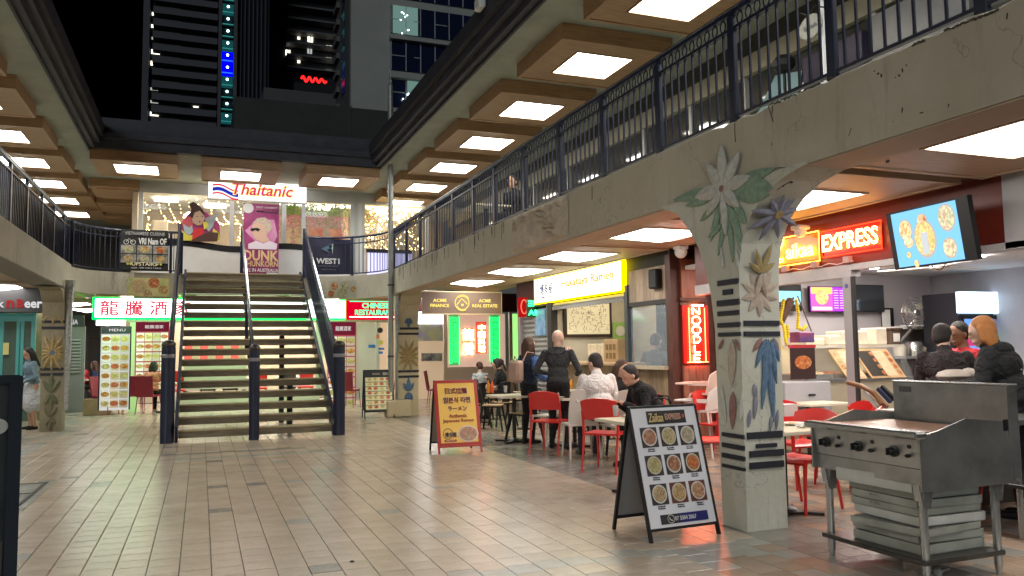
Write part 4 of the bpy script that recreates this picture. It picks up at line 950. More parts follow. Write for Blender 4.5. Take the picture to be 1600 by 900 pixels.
# ================================================================ LOWER CEILING LIGHTS
for k, y in enumerate([-5.8, -3.4, -1.0, 1.4, 3.8, 6.2, 8.65, 11.0, 13.4, 15.8]):
    light_box('ceiling_light', f'pyramid light panel over the seating, {ORD[k]} of its row from the camera end', 5.36, y, up=False, sx=1.86, sy=2.2, z=2.87, dz=.1, hl=.46, group='pyramid light panels over the food shop seating')
for k, (x, y) in enumerate([(-3.9, -5.2), (-3.9, -2.8), (-3.9, -.4), (-3.9, 2.0), (-3.9, 4.4), (-3.9, 6.8), (-3.9, 9.2), (-3.9, 11.6), (-3.9, 14.0), (-3.9, 16.4), (-3.9, 18.8), (-3.6, 21.3), (-1.4, 21.4), (.8, 21.4), (3.0, 21.4), (5.2, 20.4), (-3.3, 24.6), (-3.3, 27.6)]):
    light_box('ceiling_light', f'low pyramid light panel, {ORD[k]} counted from left front round to far right', x, y, up=False, sx=1.86, sy=1.8, z=2.87, dz=.1, hl=.44, group='pyramid light panels below the left and far balconies')

# ================================================================ RAMEN SHOP (right, middle)
darkwood = mat('dark_stained_wood', (.07, .02, .015), .45, 0, (.12, .04, .025), 3, .1, 30, stretch=(6, 6, 1))
plank = mat('rustic_plank', (.24, .16, .09), .55, 0, (.38, .28, .17), 3, .15, 25, stretch=(9, 9, 1), rand=.25)
rmn = thing('ramen_shop', 'ramen shop front with timber counter, serving window and dark posts', 'shop front', (6.6, 13, 0))
X = 6.6
obj('header', MB().box((X+.05, 10.32, 2.36), (X+.35, 15.6, 2.98)), mat('charcoal_wall', (.035, .037, .037), .7), rmn)
obj('post', MB().cbox((X, 14.75, 1.2), (.14, .2, 2.4)), dark, rmn); obj('post', MB().cbox((X, 11.66, 1.25), (.1, .1, 2.5)), mat('post_slate', (.06, .07, .075), .5), rmn); obj('corner_post', MB().cbox((X+.03, 10.36, 1.43), (.16, .14, 2.86)), darkwood, rmn)
for i in range(16):
    y = 11.6+i*.19; obj('plank', MB().box((X-.02, y, .04), (X+.02, y+.184, 1.16)), plank, rmn)
obj('counter_top', MB().cbox((X+.05, 13.1, 1.2), (.5, 3.05, .05), ch=.01), mat('counter_maple', (.55, .36, .2), .35, 0, (.65, .45, .26), 4), rmn)
for i in range(8):
    y = 10.45+i*.145; obj('plank', MB().box((X-.02, y, .04), (X+.02, y+.14, 1.12)), plank, rmn)
for i in range(10):
    y = 10.44+i*.116; obj('panel_slat', MB().box((X-.02, y, 2.2), (X+.02, y+.112, 2.72)), mat('slat_oak', (.3, .22, .15), .6, 0, (.42, .33, .24), 4, stretch=(8, 8, 1), rand=.2), rmn)
obj('window_sill', MB().cbox((X-.02, 11.0, 1.15), (.22, 1.2, .05)), mat('sill_oak', (.5, .42, .3), .5), rmn)
obj('window_head', MB().box((X-.03, 10.43, 2.13), (X+.04, 11.6, 2.2)), dark, rmn)
obj('pane', MB().box((X, 10.44, 1.18), (X+.01, 11.58, 2.12)), mat('reflective_pane', (.5, .6, .68), .05, 0, alpha=.22, spec=1), rmn)
obj('blue_window_glow', MB().box((X+1.4, 10.5, 1.55), (X+1.42, 12.2, 2.1)), lit('kitchen_blue', (.4, .65, 1), .5), rmn)  # blue-white reflections in the pane are put in as glowing panels
obj('white_window_glow', MB().box((X+1.38, 11.6, 1.6), (X+1.398, 11.9, 2.15)).box((X+1.38, 10.6, 1.7), (X+1.398, 10.8, 2.1)), lit('kitchen_white', (.9, .97, 1), 2.0), rmn)
o = obj('wall_speaker', MB().cbox((X-.06, 10.68, 2.52), (.14, .24, .3), ch=.02), black, None); tag(o, 'small black box speaker on the slatted panel above the ramen window', 'speaker')
obj('back_wall', MB().box((8.5, 11.7, 0), (8.6, 18.4, 2.98)), cream, rmn); obj('side_wall', MB().box((6.7, 14.85, 0), (8.5, 14.95, 2.98)), cream, rmn); obj('side_wall', MB().box((6.62, 10.4, 0), (8.5, 10.45, 2.98)), mat('shop_grey', (.16, .15, .13), .8), rmn)
obj('shop_ceiling', MB().box((6.95, 10.45, 2.9), (8.5, 14.85, 2.95)), cream, rmn); obj('added_shop_light', MB().box((7.3, 12.2, 2.85), (7.6, 14.2, 2.895)), lit('shop_warm', (1, .86, .6), 5.5), rmn)  # ceiling light added to brighten the shop, mostly hidden from view
obj('kitchen_post', MB().box((7.7, 12.3, 0), (7.95, 12.6, 2.9)), dark, rmn); obj('awning_roll', MB().tube([(6.62, 11.75, 2.33), (6.62, 14.7, 2.33)], .05, 8), mat('awning_grey', (.3, .3, .29), .7), rmn)
obj('lace_edge', MB().surf(lambda u, v: (6.55, 11.75+2.95*u, 2.3-.05*v-.02*abs(math.sin(u*80))*v), 120, 1, .004), mat('awning_grey', (.3, .3, .29), .7), rmn)
# framed scroll picture
fp_ = thing('framed_picture', 'framed drawing in sepia lines on the ramen shop back wall', 'picture', (8.48, 17, 2.3))
a = onx(881, 473, 8.48); b = onx(952, 521, 8.48)
a = ony(884, 474, 14.83); b = ony(951, 522, 14.83)
obj('frame', MB().box((a.x-.06, 14.79, b.z-.06), (b.x+.06, 14.84, a.z+.1)), mat('frame_brown', (.05, .03, .02), .4), fp_)
obj('print', MB().box((a.x, 14.775, b.z), (b.x, 14.788, a.z)), mat('print_sepia', (.75, .68, .5), .5, emit=(.8, .7, .45), es=.15), fp_)
random.seed(8); ln = MB()
for i in range(150):
    x = random.uniform(a.x+.03, b.x-.06); z = random.uniform(b.z+.03, a.z-.04); L = random.uniform(.02, .07)
    if random.random() < .5: ln.box((x, 14.769, z), (x+L, 14.774, z+.006))
    else: ln.box((x, 14.769, z), (x+.006, 14.774, min(a.z-.02, z+L)))
obj('drawn_lines', ln, mat('sepia_ink', (.2, .13, .06), .6), fp_, kind='stuff')
# hood rim and shelf items on the counter
t = thing('takeaway_boxes', 'tall cardboard box with cut windows standing on the ramen counter', 'box', (6.75, 12.25, 1.225))
m = MB().cbox((6.8, 12.35, 1.42), (.36, .5, .4), ch=.01); obj('carton', m, mat('carton', (.42, .27, .12), .7, 0, (.5, .34, .17), 5), t)
for i in range(3):
    for j in range(2): obj('carton_window', MB().box((6.615, 12.17+i*.13, 1.28+j*.15), (6.619, 12.26+i*.13, 1.38+j*.15)), mat('carton_dark', (.2, .12, .05), .7), t)
for k in range(5):
    o = obj('paper_bag_stack', MB().cbox((6.8, 12.78+k*.13, 1.225+.16), (.24, .11, .32-.02*(k % 2)), ch=.008), mat('paper_cream', (.66, .56, .38), .8, 0, (.72, .62, .45), 9)); tag(o, f'{ORD[k]} cream paper bag bundle counted from the cardboard box on the ramen counter', 'paper bags', 'paper bag bundles on the ramen counter')
o = obj('menu_card', MB().bar((6.55, 14.0, 1.23), (6.6, 14.0, 1.5), .22, .01, up=(1, 0, 0)), mat('card_red', (.6, .08, .05), .5, 0, (.85, .8, .75), 14)); tag(o, 'red and white menu card standing at the far end of the ramen counter', 'menu card')
o = obj('green_notice', MB().box((8.0, 14.80, 1.55), (8.35, 14.81, 2.0)), mat('notice_green', (.35, .6, .15), .5)); tag(o, 'pale green hygiene rating notice on the ramen shop wall', 'notice')
obj('notice_disc', disc(FY(8.17, 14.795, 1.82), 0, 0, .11, .004), white, o)
# yellow light box sign
ys = thing('lightbox_sign', 'bright yellow and white Hakataya ramen sign box over the counter', 'sign', (6.45, 13.6, 2.4))
obj('case', MB().box((6.53, 11.7, 2.40), (6.60, 15.5, 2.93)), lit('sign_yellow', (1, .74, .0), 2.4), ys)
obj('face', MB().box((6.52, 11.75, 2.425), (6.529, 15.46, 2.91)), lit('sign_face', (1, .96, .66), 1.3), ys)
M = FX(6.345, 13.2, 2.68)
text('Hakataya Ramen', FX(6.515, 13.05, 2.70), lit('sign_letter', (.9, .5, .04), .36), ys, width=2.1, height=.2, bold=.01)
text('博多屋', FX(6.515, 14.85, 2.68), lit('sign_blue', (.03, .08, .35), .3), ys, width=.62, height=.22, bold=.02)
text('HAKATAYA', FX(6.515, 14.85, 2.52), lit('sign_blue', (.03, .08, .35), .3), ys, width=.5, height=.05)
# shutter bay and small signs left of the ramen shop
sh = thing('roller_shutter', 'closed grey roller shutter bay behind the standing woman', 'shutter', (6.62, 15.6, 0))
obj('jamb', MB().box((6.58, 16.45, 0), (6.7, 16.6, 2.4)), mat('jamb_grey', (.3, .27, .26), .5), sh); obj('jamb', MB().box((6.58, 14.9, 0), (6.7, 15.0, 2.4)), MATS['jamb_grey'], sh)
sm = mat('shutter_grey', (.28, .28, .28), .4, .5, (.36, .35, .35), 3)
for i in range(22): obj('slat', MB().surf(lambda u, v: (6.66-.018*math.sin(PI*v), 16.45-1.45*u, .06+i*.103+.1*v), 1, 4, .003), sm, sh)
obj('lintel', MB().box((6.56, 14.9, 2.36), (6.8, 16.6, 2.98)), mat('lintel_maroon', (.06, .01, .012), .6), sh)
o = obj('blue_poster', MB().box((6.60, 15.1, 1.75), (6.62, 15.65, 2.3)), mat('poster_blue', (.06, .2, .45), .4, 0, (.3, .5, .7), 5)); tag(o, 'blue poster taped to the grey roller shutter', 'poster')
rs_ = thing('red_lightbox', 'small glowing red projecting sign with a round dragon crest', 'sign', (6.3, 16.2, 2.2)); 
XR_ = ony(812, 478, 15.95).x
obj('case', MB().box((XR_, 15.95, 2.16), (XR_+.36, 16.05, 2.58)), lit('sign_red', (.6, .01, .01), .3), rs_)
obj('crest', MB().tube([(XR_+.1+.07*math.cos(t), 15.94, 2.38+.15*math.sin(t)) for t in [2*PI*i/16 for i in range(16)]], .012, 5, closed=True), lit('crest_red', (1, .12, .08), .8), rs_)
text('ICE', FY(XR_+.27, 15.945, 2.48), lit('crest_red', (1, .12, .08), .8), rs_, width=.12, height=.07)
gs = thing('neon_sign', 'reversed green neon letters beside the yellow ramen sign', 'neon sign', (6.4, 15.7, 2.2))
obj('board', MB().box((6.40, 15.62, 2.14), (6.9, 15.64, 2.52)), mat('neon_board', (.02, .05, .03), .5), gs)
gn = lit('neon_green', (.03, 1, .25), 4.5)
text('ƎИIB', FY(6.62, 15.6, 2.43), gn, gs, 'neon_tube', width=.38, height=.12, outline=.02); text('AUЯ', FY(6.62, 15.6, 2.24), gn, gs, 'neon_tube', width=.38, height=.12, outline=.02)
# ACME sign
ac = thing('hanging_sign', 'brown real estate board with a gold house emblem hung in the arcade', 'sign', (5.25, 16.5, 2.26))
a = ony(660, 456, 16.5); b = ony(783, 490, 16.5)
obj('board', MB().box((a.x, 16.5, b.z), (b.x, 16.56, a.z)), mat('board_brown', (.13, .08, .07), .45, 0, (.19, .13, .06), 1), ac)
obj('frame', MB().box((a.x-.02, 16.49, b.z-.025), (b.x+.02, 16.57, b.z-.001)).box((a.x-.02, 16.49, a.z+.001), (b.x+.02, 16.57, a.z+.02)).box((b.x+.001, 16.49, b.z), (b.x+.02, 16.57, a.z)), mat('gold_trim', (.5, .42, .25), .4, .6), ac)
gd = lit('gold_print', (.95, .72, .18), .6); cx, cz = (a.x+b.x)/2, (a.z+b.z)/2
for s, y_ in (('ACME', .05), ('FINANCE', -.06)): text(s, FY(a.x+.38, 16.49, cz+y_), gd, ac, width=.3 if s == 'ACME' else .42, height=.07, bold=.02)
for s, y_ in (('ACME', .05), ('REAL ESTATE', -.06)): text(s, FY(b.x-.38, 16.49, cz+y_), gd, ac, width=.28 if s == 'ACME' else .58, height=.07, bold=.02)
em = MB()
for r, t0, t1 in ((.17, .6, 5.2), (.145, 3.6, 8.5)): em.tube([(cx+r*math.cos(t), 16.49, cz+r*math.sin(t)) for t in [t0+(t1-t0)*i/18 for i in range(19)]], .01, 5)
em.tube([(cx-.13, 16.49, cz-.04), (cx-.02, 16.49, cz+.09), (cx+.11, 16.49, cz-.03)], .012, 5); obj('house_emblem', em, gd, ac)
obj('emblem_window', MB().box((cx-.03, 16.485, cz-.07), (cx+.02, 16.495, cz-.02)), gd, ac)

# ---------------------------------------------------------------- NOODLE bay (wall facing the camera)
nd = thing('noodle_bay', 'dark timber bay with glowing red neon NOODLE letters stacked vertically', 'neon sign', (6.95, 10.3, 0))
obj('wall', MB().box((6.7, 10.27, 0), (7.45, 10.38, 2.98)), darkwood, nd)
obj('upper_panel', MB().box((6.70, 10.22, 2.2), (7.12, 10.268, 2.78)), mat('panel_mahogany', (.28, .07, .035), .4, 0, (.38, .12, .06), 3, stretch=(8, 8, 1)), nd)
obj('panel_frame', MB().box((6.67, 10.215, 2.78), (7.15, 10.268, 2.83)), darkwood, nd); obj('panel_frame', MB().box((6.67, 10.215, 2.15), (7.15, 10.268, 2.199)), darkwood, nd)
obj('sign_backing', MB().box((6.70, 10.225, 1.22), (7.16, 10.268, 2.09)), mat('red_backing', (.3, .012, .01), .25, 0, (.36, .02, .012), 3), nd)
nr = lit('neon_red', (1, .03, .01), 22); nw = lit('neon_core', (1, .50, .22), 12)
for i, ch in enumerate('NOODLE'):
    zc_ = 2.00-.142*i; S_ = {'N': [[(-.06, -.05), (-.06, .05), (.06, -.05), (.06, .05)]], 'O': [[(-.035, -.055), (-.07, -.02), (-.07, .02), (-.035, .055), (.035, .055), (.07, .02), (.07, -.02), (.035, -.055), (-.035, -.055)]], 'D': [[(-.05, -.05), (-.05, .05), (.02, .05), (.06, .02), (.06, -.02), (.02, -.05), (-.05, -.05)]], 'L': [[(-.04, .055), (-.04, -.05), (.05, -.05)]], 'E': [[(.055, .05), (-.05, .05), (-.05, -.05), (.055, -.05)], [(-.05, 0), (.04, 0)]]}[ch]
    m = MB()
    for L_ in S_:
        for (a, b), (c, d) in zip(L_, L_[1:]): m.tube([(6.92+a, 10.19, zc_+b), (6.92+c, 10.19, zc_+d)], .0085, 6)
    obj('neon_tube', m, nw, nd)
obj('neon_trim', MB().bar((6.86, 10.19, 2.085), (7.05, 10.19, 2.085), .02, .02), nw, nd); obj('red_tube', MB().tube([(6.80, 10.2, 1.24), (6.80, 10.2, 2.05)], .008, 5).tube([(7.08, 10.2, 1.24), (7.08, 10.2, 2.05)], .008, 5).tube([(6.75, 10.2, 1.235), (7.12, 10.2, 1.235)], .008, 5), nr, nd)
for i in range(4): obj('plank', MB().box((6.70+i*.115, 10.23, .05), (6.81+i*.115, 10.268, 1.18)), mat('plank_red', (.22, .07, .04), .5, 0, (.34, .13, .08), 3, stretch=(8, 8, 1), rand=.15), nd)
obj('door_post', MB().box((7.3, 10.1, 0), (7.42, 10.26, 2.98)), black, nd)
lp = thing('led_post', 'metal door post with pink and violet light strips beside the nearest column', 'post', (7.25, 9.6, 0))
obj('post', MB().box((7.1, 9.7, 0), (7.2, 9.78, 2.3)), mat('post_alu', (.5, .5, .52), .3, .8), lp); obj('light_strip', MB().box((7.1, 9.685, 1.0), (7.13, 9.699, 2.2)), lit('strip_pink', (1, .12, .14), 1.6), lp); obj('light_strip', MB().box((7.1, 9.685, .3), (7.13, 9.699, .99)), lit('strip_violet', (.5, .35, .9), .9), lp)  # pink and violet come from glowing strips on the post
o = obj('security_camera', MB().ball((6.3, 9.6, 2.80), (.09, .09, .09)).cbox((6.3, 9.6, 2.86), (.16, .16, .05), ch=.01), white, smooth=True); tag(o, 'white dome camera on the ceiling near the neon bay', 'camera')
o = obj('security_camera', MB().ball((6.45, 7.35, 2.77), (.07, .07, .07)).cbox((6.45, 7.35, 2.82), (.16, .16, .05), ch=.01), white, smooth=True); tag(o, 'white dome camera above the curry shop neon sign', 'camera')

# ================================================================ CURRY SHOP (right, near)
zk = thing('curry_shop', 'curry shop front with dark red fascia and pale open interior', 'shop front', (6.6, 7, 0))
fas = mat('fascia_maroon', (.16, .022, .014), .4, 0, (.22, .035, .02), 2)
obj('fascia', MB().box((6.6, 4.95, 2.34), (6.75, 9.7, 2.98)), fas, zk)
obj('lower_beam', MB().box((6.58, 3.0, 2.27), (6.72, 6.74, 2.335)), mat('beam_alu', (.48, .46, .47), .4, 0, (.55, .53, .54), 3), zk); obj('lower_beam', MB().box((6.58, 6.741, 2.2), (6.72, 9.7, 2.335)), mat('beam_alu', (.48, .46, .47), .4, 0, (.55, .53, .54), 3), zk)
obj('near_panel', MB().box((6.58, 2.0, 2.28), (6.75, 4.94, 2.98)), mat('panel_lightgrey', (.55, .54, .56), .5), zk)
obj('door_frame', MB().box((6.57, 6.745, 0), (6.64, 6.86, 2.199)), mat('frame_alu', (.50, .47, .48), .35, .4), zk); obj('frame_edge', MB().box((6.565, 6.70, 0), (6.60, 6.739, 2.199)), dark, zk)
obj('round_sticker', disc(FX(6.565, 6.8, 2.1), 0, 0, .025, .003), mat('sticker_blue', (.1, .12, .35), .5), zk)
obj('back_wall', MB().box((7.45, 10.2, 0), (11.8, 10.3, 2.98)), mat('stall_wall', (.50, .47, .50), .6), zk); obj('right_wall', MB().box((11.7, 3, 0), (11.8, 10.2, 2.98)), greyw, zk); obj('shop_ceiling', MB().box((6.76, 2, 2.62), (11.7, 10.2, 2.68)), mat('ceiling_white', (.7, .7, .7), .7), zk)
for k, (x, y) in enumerate([(9.6, 7.6), (8.0, 5.0), (10.4, 6.2), (8.0, 7.6), (9.4, 9.2), (7.4, 9.0)]): obj('downlight', MB().lathe([(.09, 0), (.09, .02)], (x, y, 2.60), 14), lit('downlight', (1, .9, .78), 60), zk)
obj('added_ceiling_panel', MB().box((7.2, 6.2, 2.605), (7.8, 7.4, 2.618)), lit('shop_panel', (1, .93, .86), 9), zk); obj('added_ceiling_panel', MB().box((8.2, 8.6, 2.605), (9.4, 9.0, 2.618)), lit('shop_panel', (1, .93, .86), 9), zk)  # added panels, mostly out of view, that light the shop interior
# neon sign
ns = thing('neon_sign', 'orange and red neon curry shop lettering on the maroon fascia', 'neon sign', (6.55, 7.1, 2.6))
M = frame((6.54, 7.1, 2.6), (0, -1, 0), (0, 0, 1))
ntz = lit('neon_orange', (1, .50, .05), 9); nex = lit('neon_yellow', (1, .60, .14), 7); nrd = lit('neon_red2', (1, .02, .005), 4)
cl = mat('clear_acrylic', (.9, .5, .2), .1, alpha=.12)
text('Z', FX(6.53, 7.82, 2.60), ntz, ns, 'neon_tube', width=.2, height=.27, outline=.02, shear=.2); text('aikaa', FX(6.53, 7.47, 2.575), ntz, ns, 'neon_tube', width=.46, height=.17, outline=.022)
text('EXPRESS', FX(6.53, 6.70, 2.60), nex, ns, 'neon_tube', width=.80, height=.19, outline=.02); obj('neon_backing', MB().box((6.566, 6.29, 2.46), (6.57, 7.11, 2.73)), mat('backing_red', (.5, .01, .01), .3, emit=(1, .01, .0), es=.1), ns); obj('neon_backing', MB().box((6.566, 7.19, 2.44), (6.57, 7.93, 2.74)), mat('backing_amber', (.4, .15, .02), .3, emit=(1, .35, .02), es=.08), ns)
m = MB(); m.tube([(6.55, 7.13, 2.45), (6.55, 6.27, 2.45), (6.55, 6.27, 2.74), (6.55, 7.13, 2.74)], .007, 5, closed=True); obj('red_outline', m, nrd, ns)
m = MB(); m.tube([(6.55, 7.95, 2.42), (6.55, 7.17, 2.42), (6.55, 7.17, 2.76), (6.55, 7.95, 2.76)], .006, 5, closed=True); obj('orange_outline', m, lit('neon_amber', (1, .45, .03), 6), ns)
for y in (7.75, 7.25, 6.75): obj('power_box', MB().cbox((6.55, y, 2.385), (.05, .09, .07)), mat('box_pink', (.6, .35, .3), .5), ns)
obj('cable', MB().tube([(6.56, 7.7-.06*i, 2.36+.012*math.sin(i*1.3)) for i in range(18)], .005, 4), white, ns)
# television
tv = thing('television', 'large wall television showing food bowls on a blue screen', 'television', (6.3, 5.75, 2.5))
cs = [onx(1383, 333, 6.30), onx(1507, 307, 6.12), onx(1528, 404, 6.20), onx(1397, 424, 6.38)]
ctr = sum(cs, Vector())/4; u = ((cs[1]-cs[0])+(cs[2]-cs[3])).normalized(); v = ((cs[0]-cs[3])+(cs[1]-cs[2])).normalized(); v = (v-u*v.dot(u)).normalized()
tw_ = ((cs[1]-cs[0]).length+(cs[2]-cs[3]).length)/2; th_ = ((cs[0]-cs[3]).length+(cs[1]-cs[2]).length)/2
M = frame(ctr, u, v)
obj('bezel', quad(M, tw_, th_, .05, -.06), black, tv)
scw = tw_*.80
def tile_screen(nm, c, es): 
    return lit(nm, c, es)
obj('screen', quad(M, scw, th_*.93, .004, -.009, tw_*-.03), lit('screen_blue', (.22, .55, .95), .55), tv)
S = scw
def dishes(par, M, items, es):
    for i, (x, y, r, f, ry) in enumerate(items):
        o = obj('screen_plate', disc(M, x*S, y*S, r*S*1.15, .002, -.004, 24, ry*S*1.15), lit('screen_plate', (.6, .62, .6), .4), par)
        obj('screen_dish', disc(M, x*S, y*S, r*S, .002, -.0015, 24, ry*S), f, par)
E1 = food('screen_food_a', [(.5, .15, .05), (.9, .5, .2), (.9, .8, .6), (.3, .5, .15)], 18, .35); E2 = food('screen_food_b', [(.8, .25, .1), (.9, .7, .3), (.5, .6, .2)], 22, .35); E3 = food('screen_food_c', [(.3, .5, .15), (.85, .8, .6), (.6, .3, .15)], 26, .35)
dishes(tv, M, [(-.33, .1, .095, E1, .11), (-.05, -.03, .15, E2, .19), (.31, .15, .11, E3, .13), (.29, -.17, .09, E3, .10), (-.31, -.04, .07, E1, .06), (-.05, .18, .07, E1, .06), (-.34, -.18, .03, E2, .035), (-.24, -.29, .035, E2, .04)], 1)
obj('label_text', quad(M, S*.1, S*.24, .002, .003, -.05*S, -.08*S), lit('screen_text', (.75, .78, .8), .4), tv)
obj('cable', MB().tube([M@Vector((-.05+.02*i, -th_/2-.05*math.sin(PI*i/9), -.03)) for i in range(10)], .005, 4), black, tv); obj('wall_arm', MB().bar(M@Vector((0, 0, -.06)), Vector((6.6, ctr.y, ctr.z)), .08, .08), black, tv)
# menu screens on the back wall
for k, (x0, x1, z0, z1, cols, nm) in enumerate([(8.96, 9.74, 1.99, 2.40, 'purple', 'purple and yellow menu screen on the back wall of the curry shop'), (9.78, 10.5, 2.0, 2.44, 'off', 'black switched-off screen beside the purple menu screen'), (8.02, 8.8, 2.0, 2.42, 'blue', 'pale blue menu screen nearest the big column')]):
    t = thing('menu_screen', nm, 'screen', ((x0+x1)/2, 10.1, z0)); M = FY((x0+x1)/2, 10.06, (z0+z1)/2); W_, H_ = x1-x0, z1-z0
    obj('bezel', quad(M, W_, H_, .04, -.045), black, t)
    if cols == 'purple':
        obj('screen', quad(M, W_*.97, H_*.94, .003, .0), lit('screen_purple', (.35, .04, .65), .8), t); obj('screen_panel', quad(M, W_*.55, H_*.94, .003, .004, -W_*.2), lit('screen_magenta', (.95, .12, .45), .7), t)
        obj('screen_photo', disc(M, -W_*.2, .03, .13, .003, .008, 16, .12), E2, t); obj('screen_banner', quad(M, W_*.5, .05, .003, .008, -W_*.2, -.15), lit('screen_cream', (1, .8, .5), .8), t)
        for i in range(8):
            for c in (.17, .33): obj('menu_line', quad(M, W_*.12, .012, .002, .005, W_*c+.0, .14-i*.04), lit('menu_line', (.8, .7, .95), .6), t)
        obj('sun_burst', quad(M, W_*.55, H_*.25, .002, .0075, -W_*.2, H_*.33), lit('screen_yellow', (1, .6, .15), .7), t)
    elif cols == 'blue':
        obj('screen', quad(M, W_*.95, H_*.5, .003, 0, 0, 0), lit('screen_cyan', (.3, .75, .9), .7), t)
    else: obj('screen', quad(M, W_*.97, H_*.92, .003), glassd, t)
# ceiling fan
cf = thing('ceiling_fan', 'white ceiling fan with flat blades inside the curry shop', 'ceiling fan', (9.3, 7.0, 2.7))
c = ony(1469, 412, 7.3); obj('motor', MB().lathe([(.02, .16), (.06, .14), (.10, .02), (.13, -.06), (.05, -.09)], c, 16), white, cf, smooth=True); obj('rod', MB().tube([c+Vector((0, 0, .1)), (c.x, c.y, 2.62)], .015, 6), white, cf)
for k in range(3):
    a = .05+k*2*PI/3; d = Vector((math.cos(a), math.sin(a), 0)); obj('blade', MB().bar(c+d*.08-Vector((0, 0, .04)), c+d*.72-Vector((0, 0, .05)), .12, .012), white, cf)
# display counter
dc = thing('display_counter', 'glass fronted hot food display counter with steel base and tilted menu boards', 'counter', (8.2, 8.6, 0))
YC = 8.5
obj('base', MB().box((7.45, YC, .05), (9.35, YC+.7, .97)), mat('base_satin', (.62, .55, .40), .28, .5, (.70, .62, .46), 1.5), dc)
obj('base_edge', MB().box((7.42, YC-.03, .97), (9.38, YC+.73, 1.01)), steel, dc)
obj('case_back', MB().box((7.45, YC+.66, 1.01), (9.35, YC+.70, 1.42)), mat('case_inner', (.55, .52, .46), .4), dc)
obj('case_top', MB().box((7.42, YC+.18, 1.42), (9.38, YC+.72, 1.46)), mat('case_top', (.72, .68, .6), .35), dc)
obj('glass_front', MB().add([(7.45, YC, 1.01), (9.35, YC, 1.01), (9.35, YC+.2, 1.42), (7.45, YC+.2, 1.42)], [(0, 1, 2, 3)]), glass, dc); obj('glass_end', MB().add([(7.45, YC, 1.01), (7.45, YC+.66, 1.01), (7.45, YC+.66, 1.42), (7.45, YC+.2, 1.42)], [(0, 1, 2, 3)]), glass, dc)
obj('heat_lamp', MB().ball((7.75, YC+.35, 1.33), .045), lit('heat_lamp', (1, .82, .5), 22), dc); obj('heat_lamp', MB().ball((9.1, YC+.35, 1.33), .045), lit('heat_lamp', (1, .82, .5), 22), dc)
for i in range(6):
    x = 7.6+i*.29; tr_ = obj('food_tray', MB().box((x-.13, YC+.12, 1.02), (x+.13, YC+.6, 1.07)), steel, dc); obj('food', MB().ball((x, YC+.36, 1.07), (.11, .2, .035), n=8, k=4), FOODS[i % 5], tr_)
for k, (x, f) in enumerate([(8.2, 0), (8.62, 1), (8.9, 2)]):
    Mx = frame((x, YC+.06, 1.19), (1, 0, 0), (-.35, .38, .86)); b_ = obj('tilted_menu', quad(Mx, .34, .46, .012, .02), mat('menu_tan', (.60, .36, .18), .5, 0, (.7, .48, .26), 6), dc)
    if k != 1: obj('menu_panel', quad(Mx, .2, .4, .003, .033, .05 if k == 0 else -.05), mat('menu_cream', (.78, .62, .42), .5, 0, (.7, .5, .3), 25), b_)
    else: obj('menu_panel', quad(Mx, .28, .4, .003, .033), mat('menu_black', (.03, .025, .02), .5), b_)
    for j in range(4): obj('dish_photo', disc(Mx, -.11 if k == 0 else .1, .15-j*.1, .035, .003, .036, 10), F1 if k == 0 else F3, b_)
o = obj('posterboard', MB().box((7.2, YC-.02, 1.02), (7.6, YC+.0, 1.43)), mat('poster_dark', (.04, .02, .02), .4)); tag(o, 'dark curry poster with red border at the left end of the display counter', 'poster'); obj('border', MB().box((7.18, YC-.018, 1.43), (7.62, YC+.002, 1.47)), mat('border_red', (.4, .03, .04), .4), o); obj('dish_photo', MB().ball((7.40, YC-.02, 1.24), (.14, .006, .09)), F3, o)
o = obj('drawer_unit', MB().cbox((7.35, YC+.1, .78), (.75, .5, .42), ch=.01), greyw); tag(o, 'grey drawer cabinet under the curry poster', 'cabinet'); obj('handle', MB().cbox((7.4, YC-.16, .82), (.1, .02, .02)), black, o)
# stacked containers on the case
for k, (x, h_, w_) in enumerate([(7.9, .10, .34), (8.25, .14, .26), (8.6, .2, .5), (9.1, .24, .22)]):
    o = obj('container_stack', MB().cbox((x, YC+.45, 1.46+h_/2), (w_, .3, h_), ch=.015), mat('container_cream', (.66, .6, .46), .5, 0, (.74, .68, .56), 9)); tag(o, ['low stack of brown lidded trays', 'short stack of cream cartons', 'long row of pale takeaway tubs', 'tall pale tub stack at the right end'][k]+' on the display counter', 'containers')
o = obj('brown_bin', MB().cbox((9.42, YC+.45, 1.55), (.22, .22, .24), ch=.02).cbox((9.42, YC+.45, 1.685), (.25, .25, .03), ch=.008), mat('bin_brown', (.10, .06, .04), .5)); tag(o, 'brown lidded tub with a white label on the display counter', 'tub'); obj('label', MB().box((9.36, YC+.33, 1.5), (9.48, YC+.339, 1.62)), white, o)
gz = thing('garland_frame', 'timber triangle stand draped with yellow flower garlands', 'garland', (7.4, 8.9, 1.4))
c0 = ony(1218, 515, 8.7); 
P_ = lambda x, y: ony(x, y, 8.7)
obj('rafter', MB().bar(P_(1218, 505), P_(1236, 468), .05, .1), mat('rafter_brown', (.10, .04, .02), .5), gz); obj('rafter', MB().bar(P_(1246, 462), P_(1268, 518), .012, .012), mat('rafter_brown', (.10, .04, .02), .5), gz); obj('rafter', MB().bar(P_(1214, 475), P_(1240, 466), .03, .03), mat('rafter_brown', (.10, .04, .02), .5), gz)
yel = mat('marigold', (.75, .55, .02), .7, 0, (.85, .68, .05), 40)
for L in ([(1222, 470), (1217, 500), (1222, 510), (1226, 535), (1228, 540)], [(1242, 470), (1245, 490), (1244, 515)], [(1228, 510), (1229, 530)], [(1244, 512), (1252, 515), (1258, 508)], [(1216, 530), (1218, 548)]):
    m = MB(); pts = [P_(*q) for q in L]
    for a, b in zip(pts, pts[1:]):
        n = max(2, int((b-a).length/.03))
        for i in range(n): q = a+(b-a)*(i/n); m.ball((q.x, q.y-.03, q.z), .027, n=6, k=4)
    obj('garland', m, yel, gz)
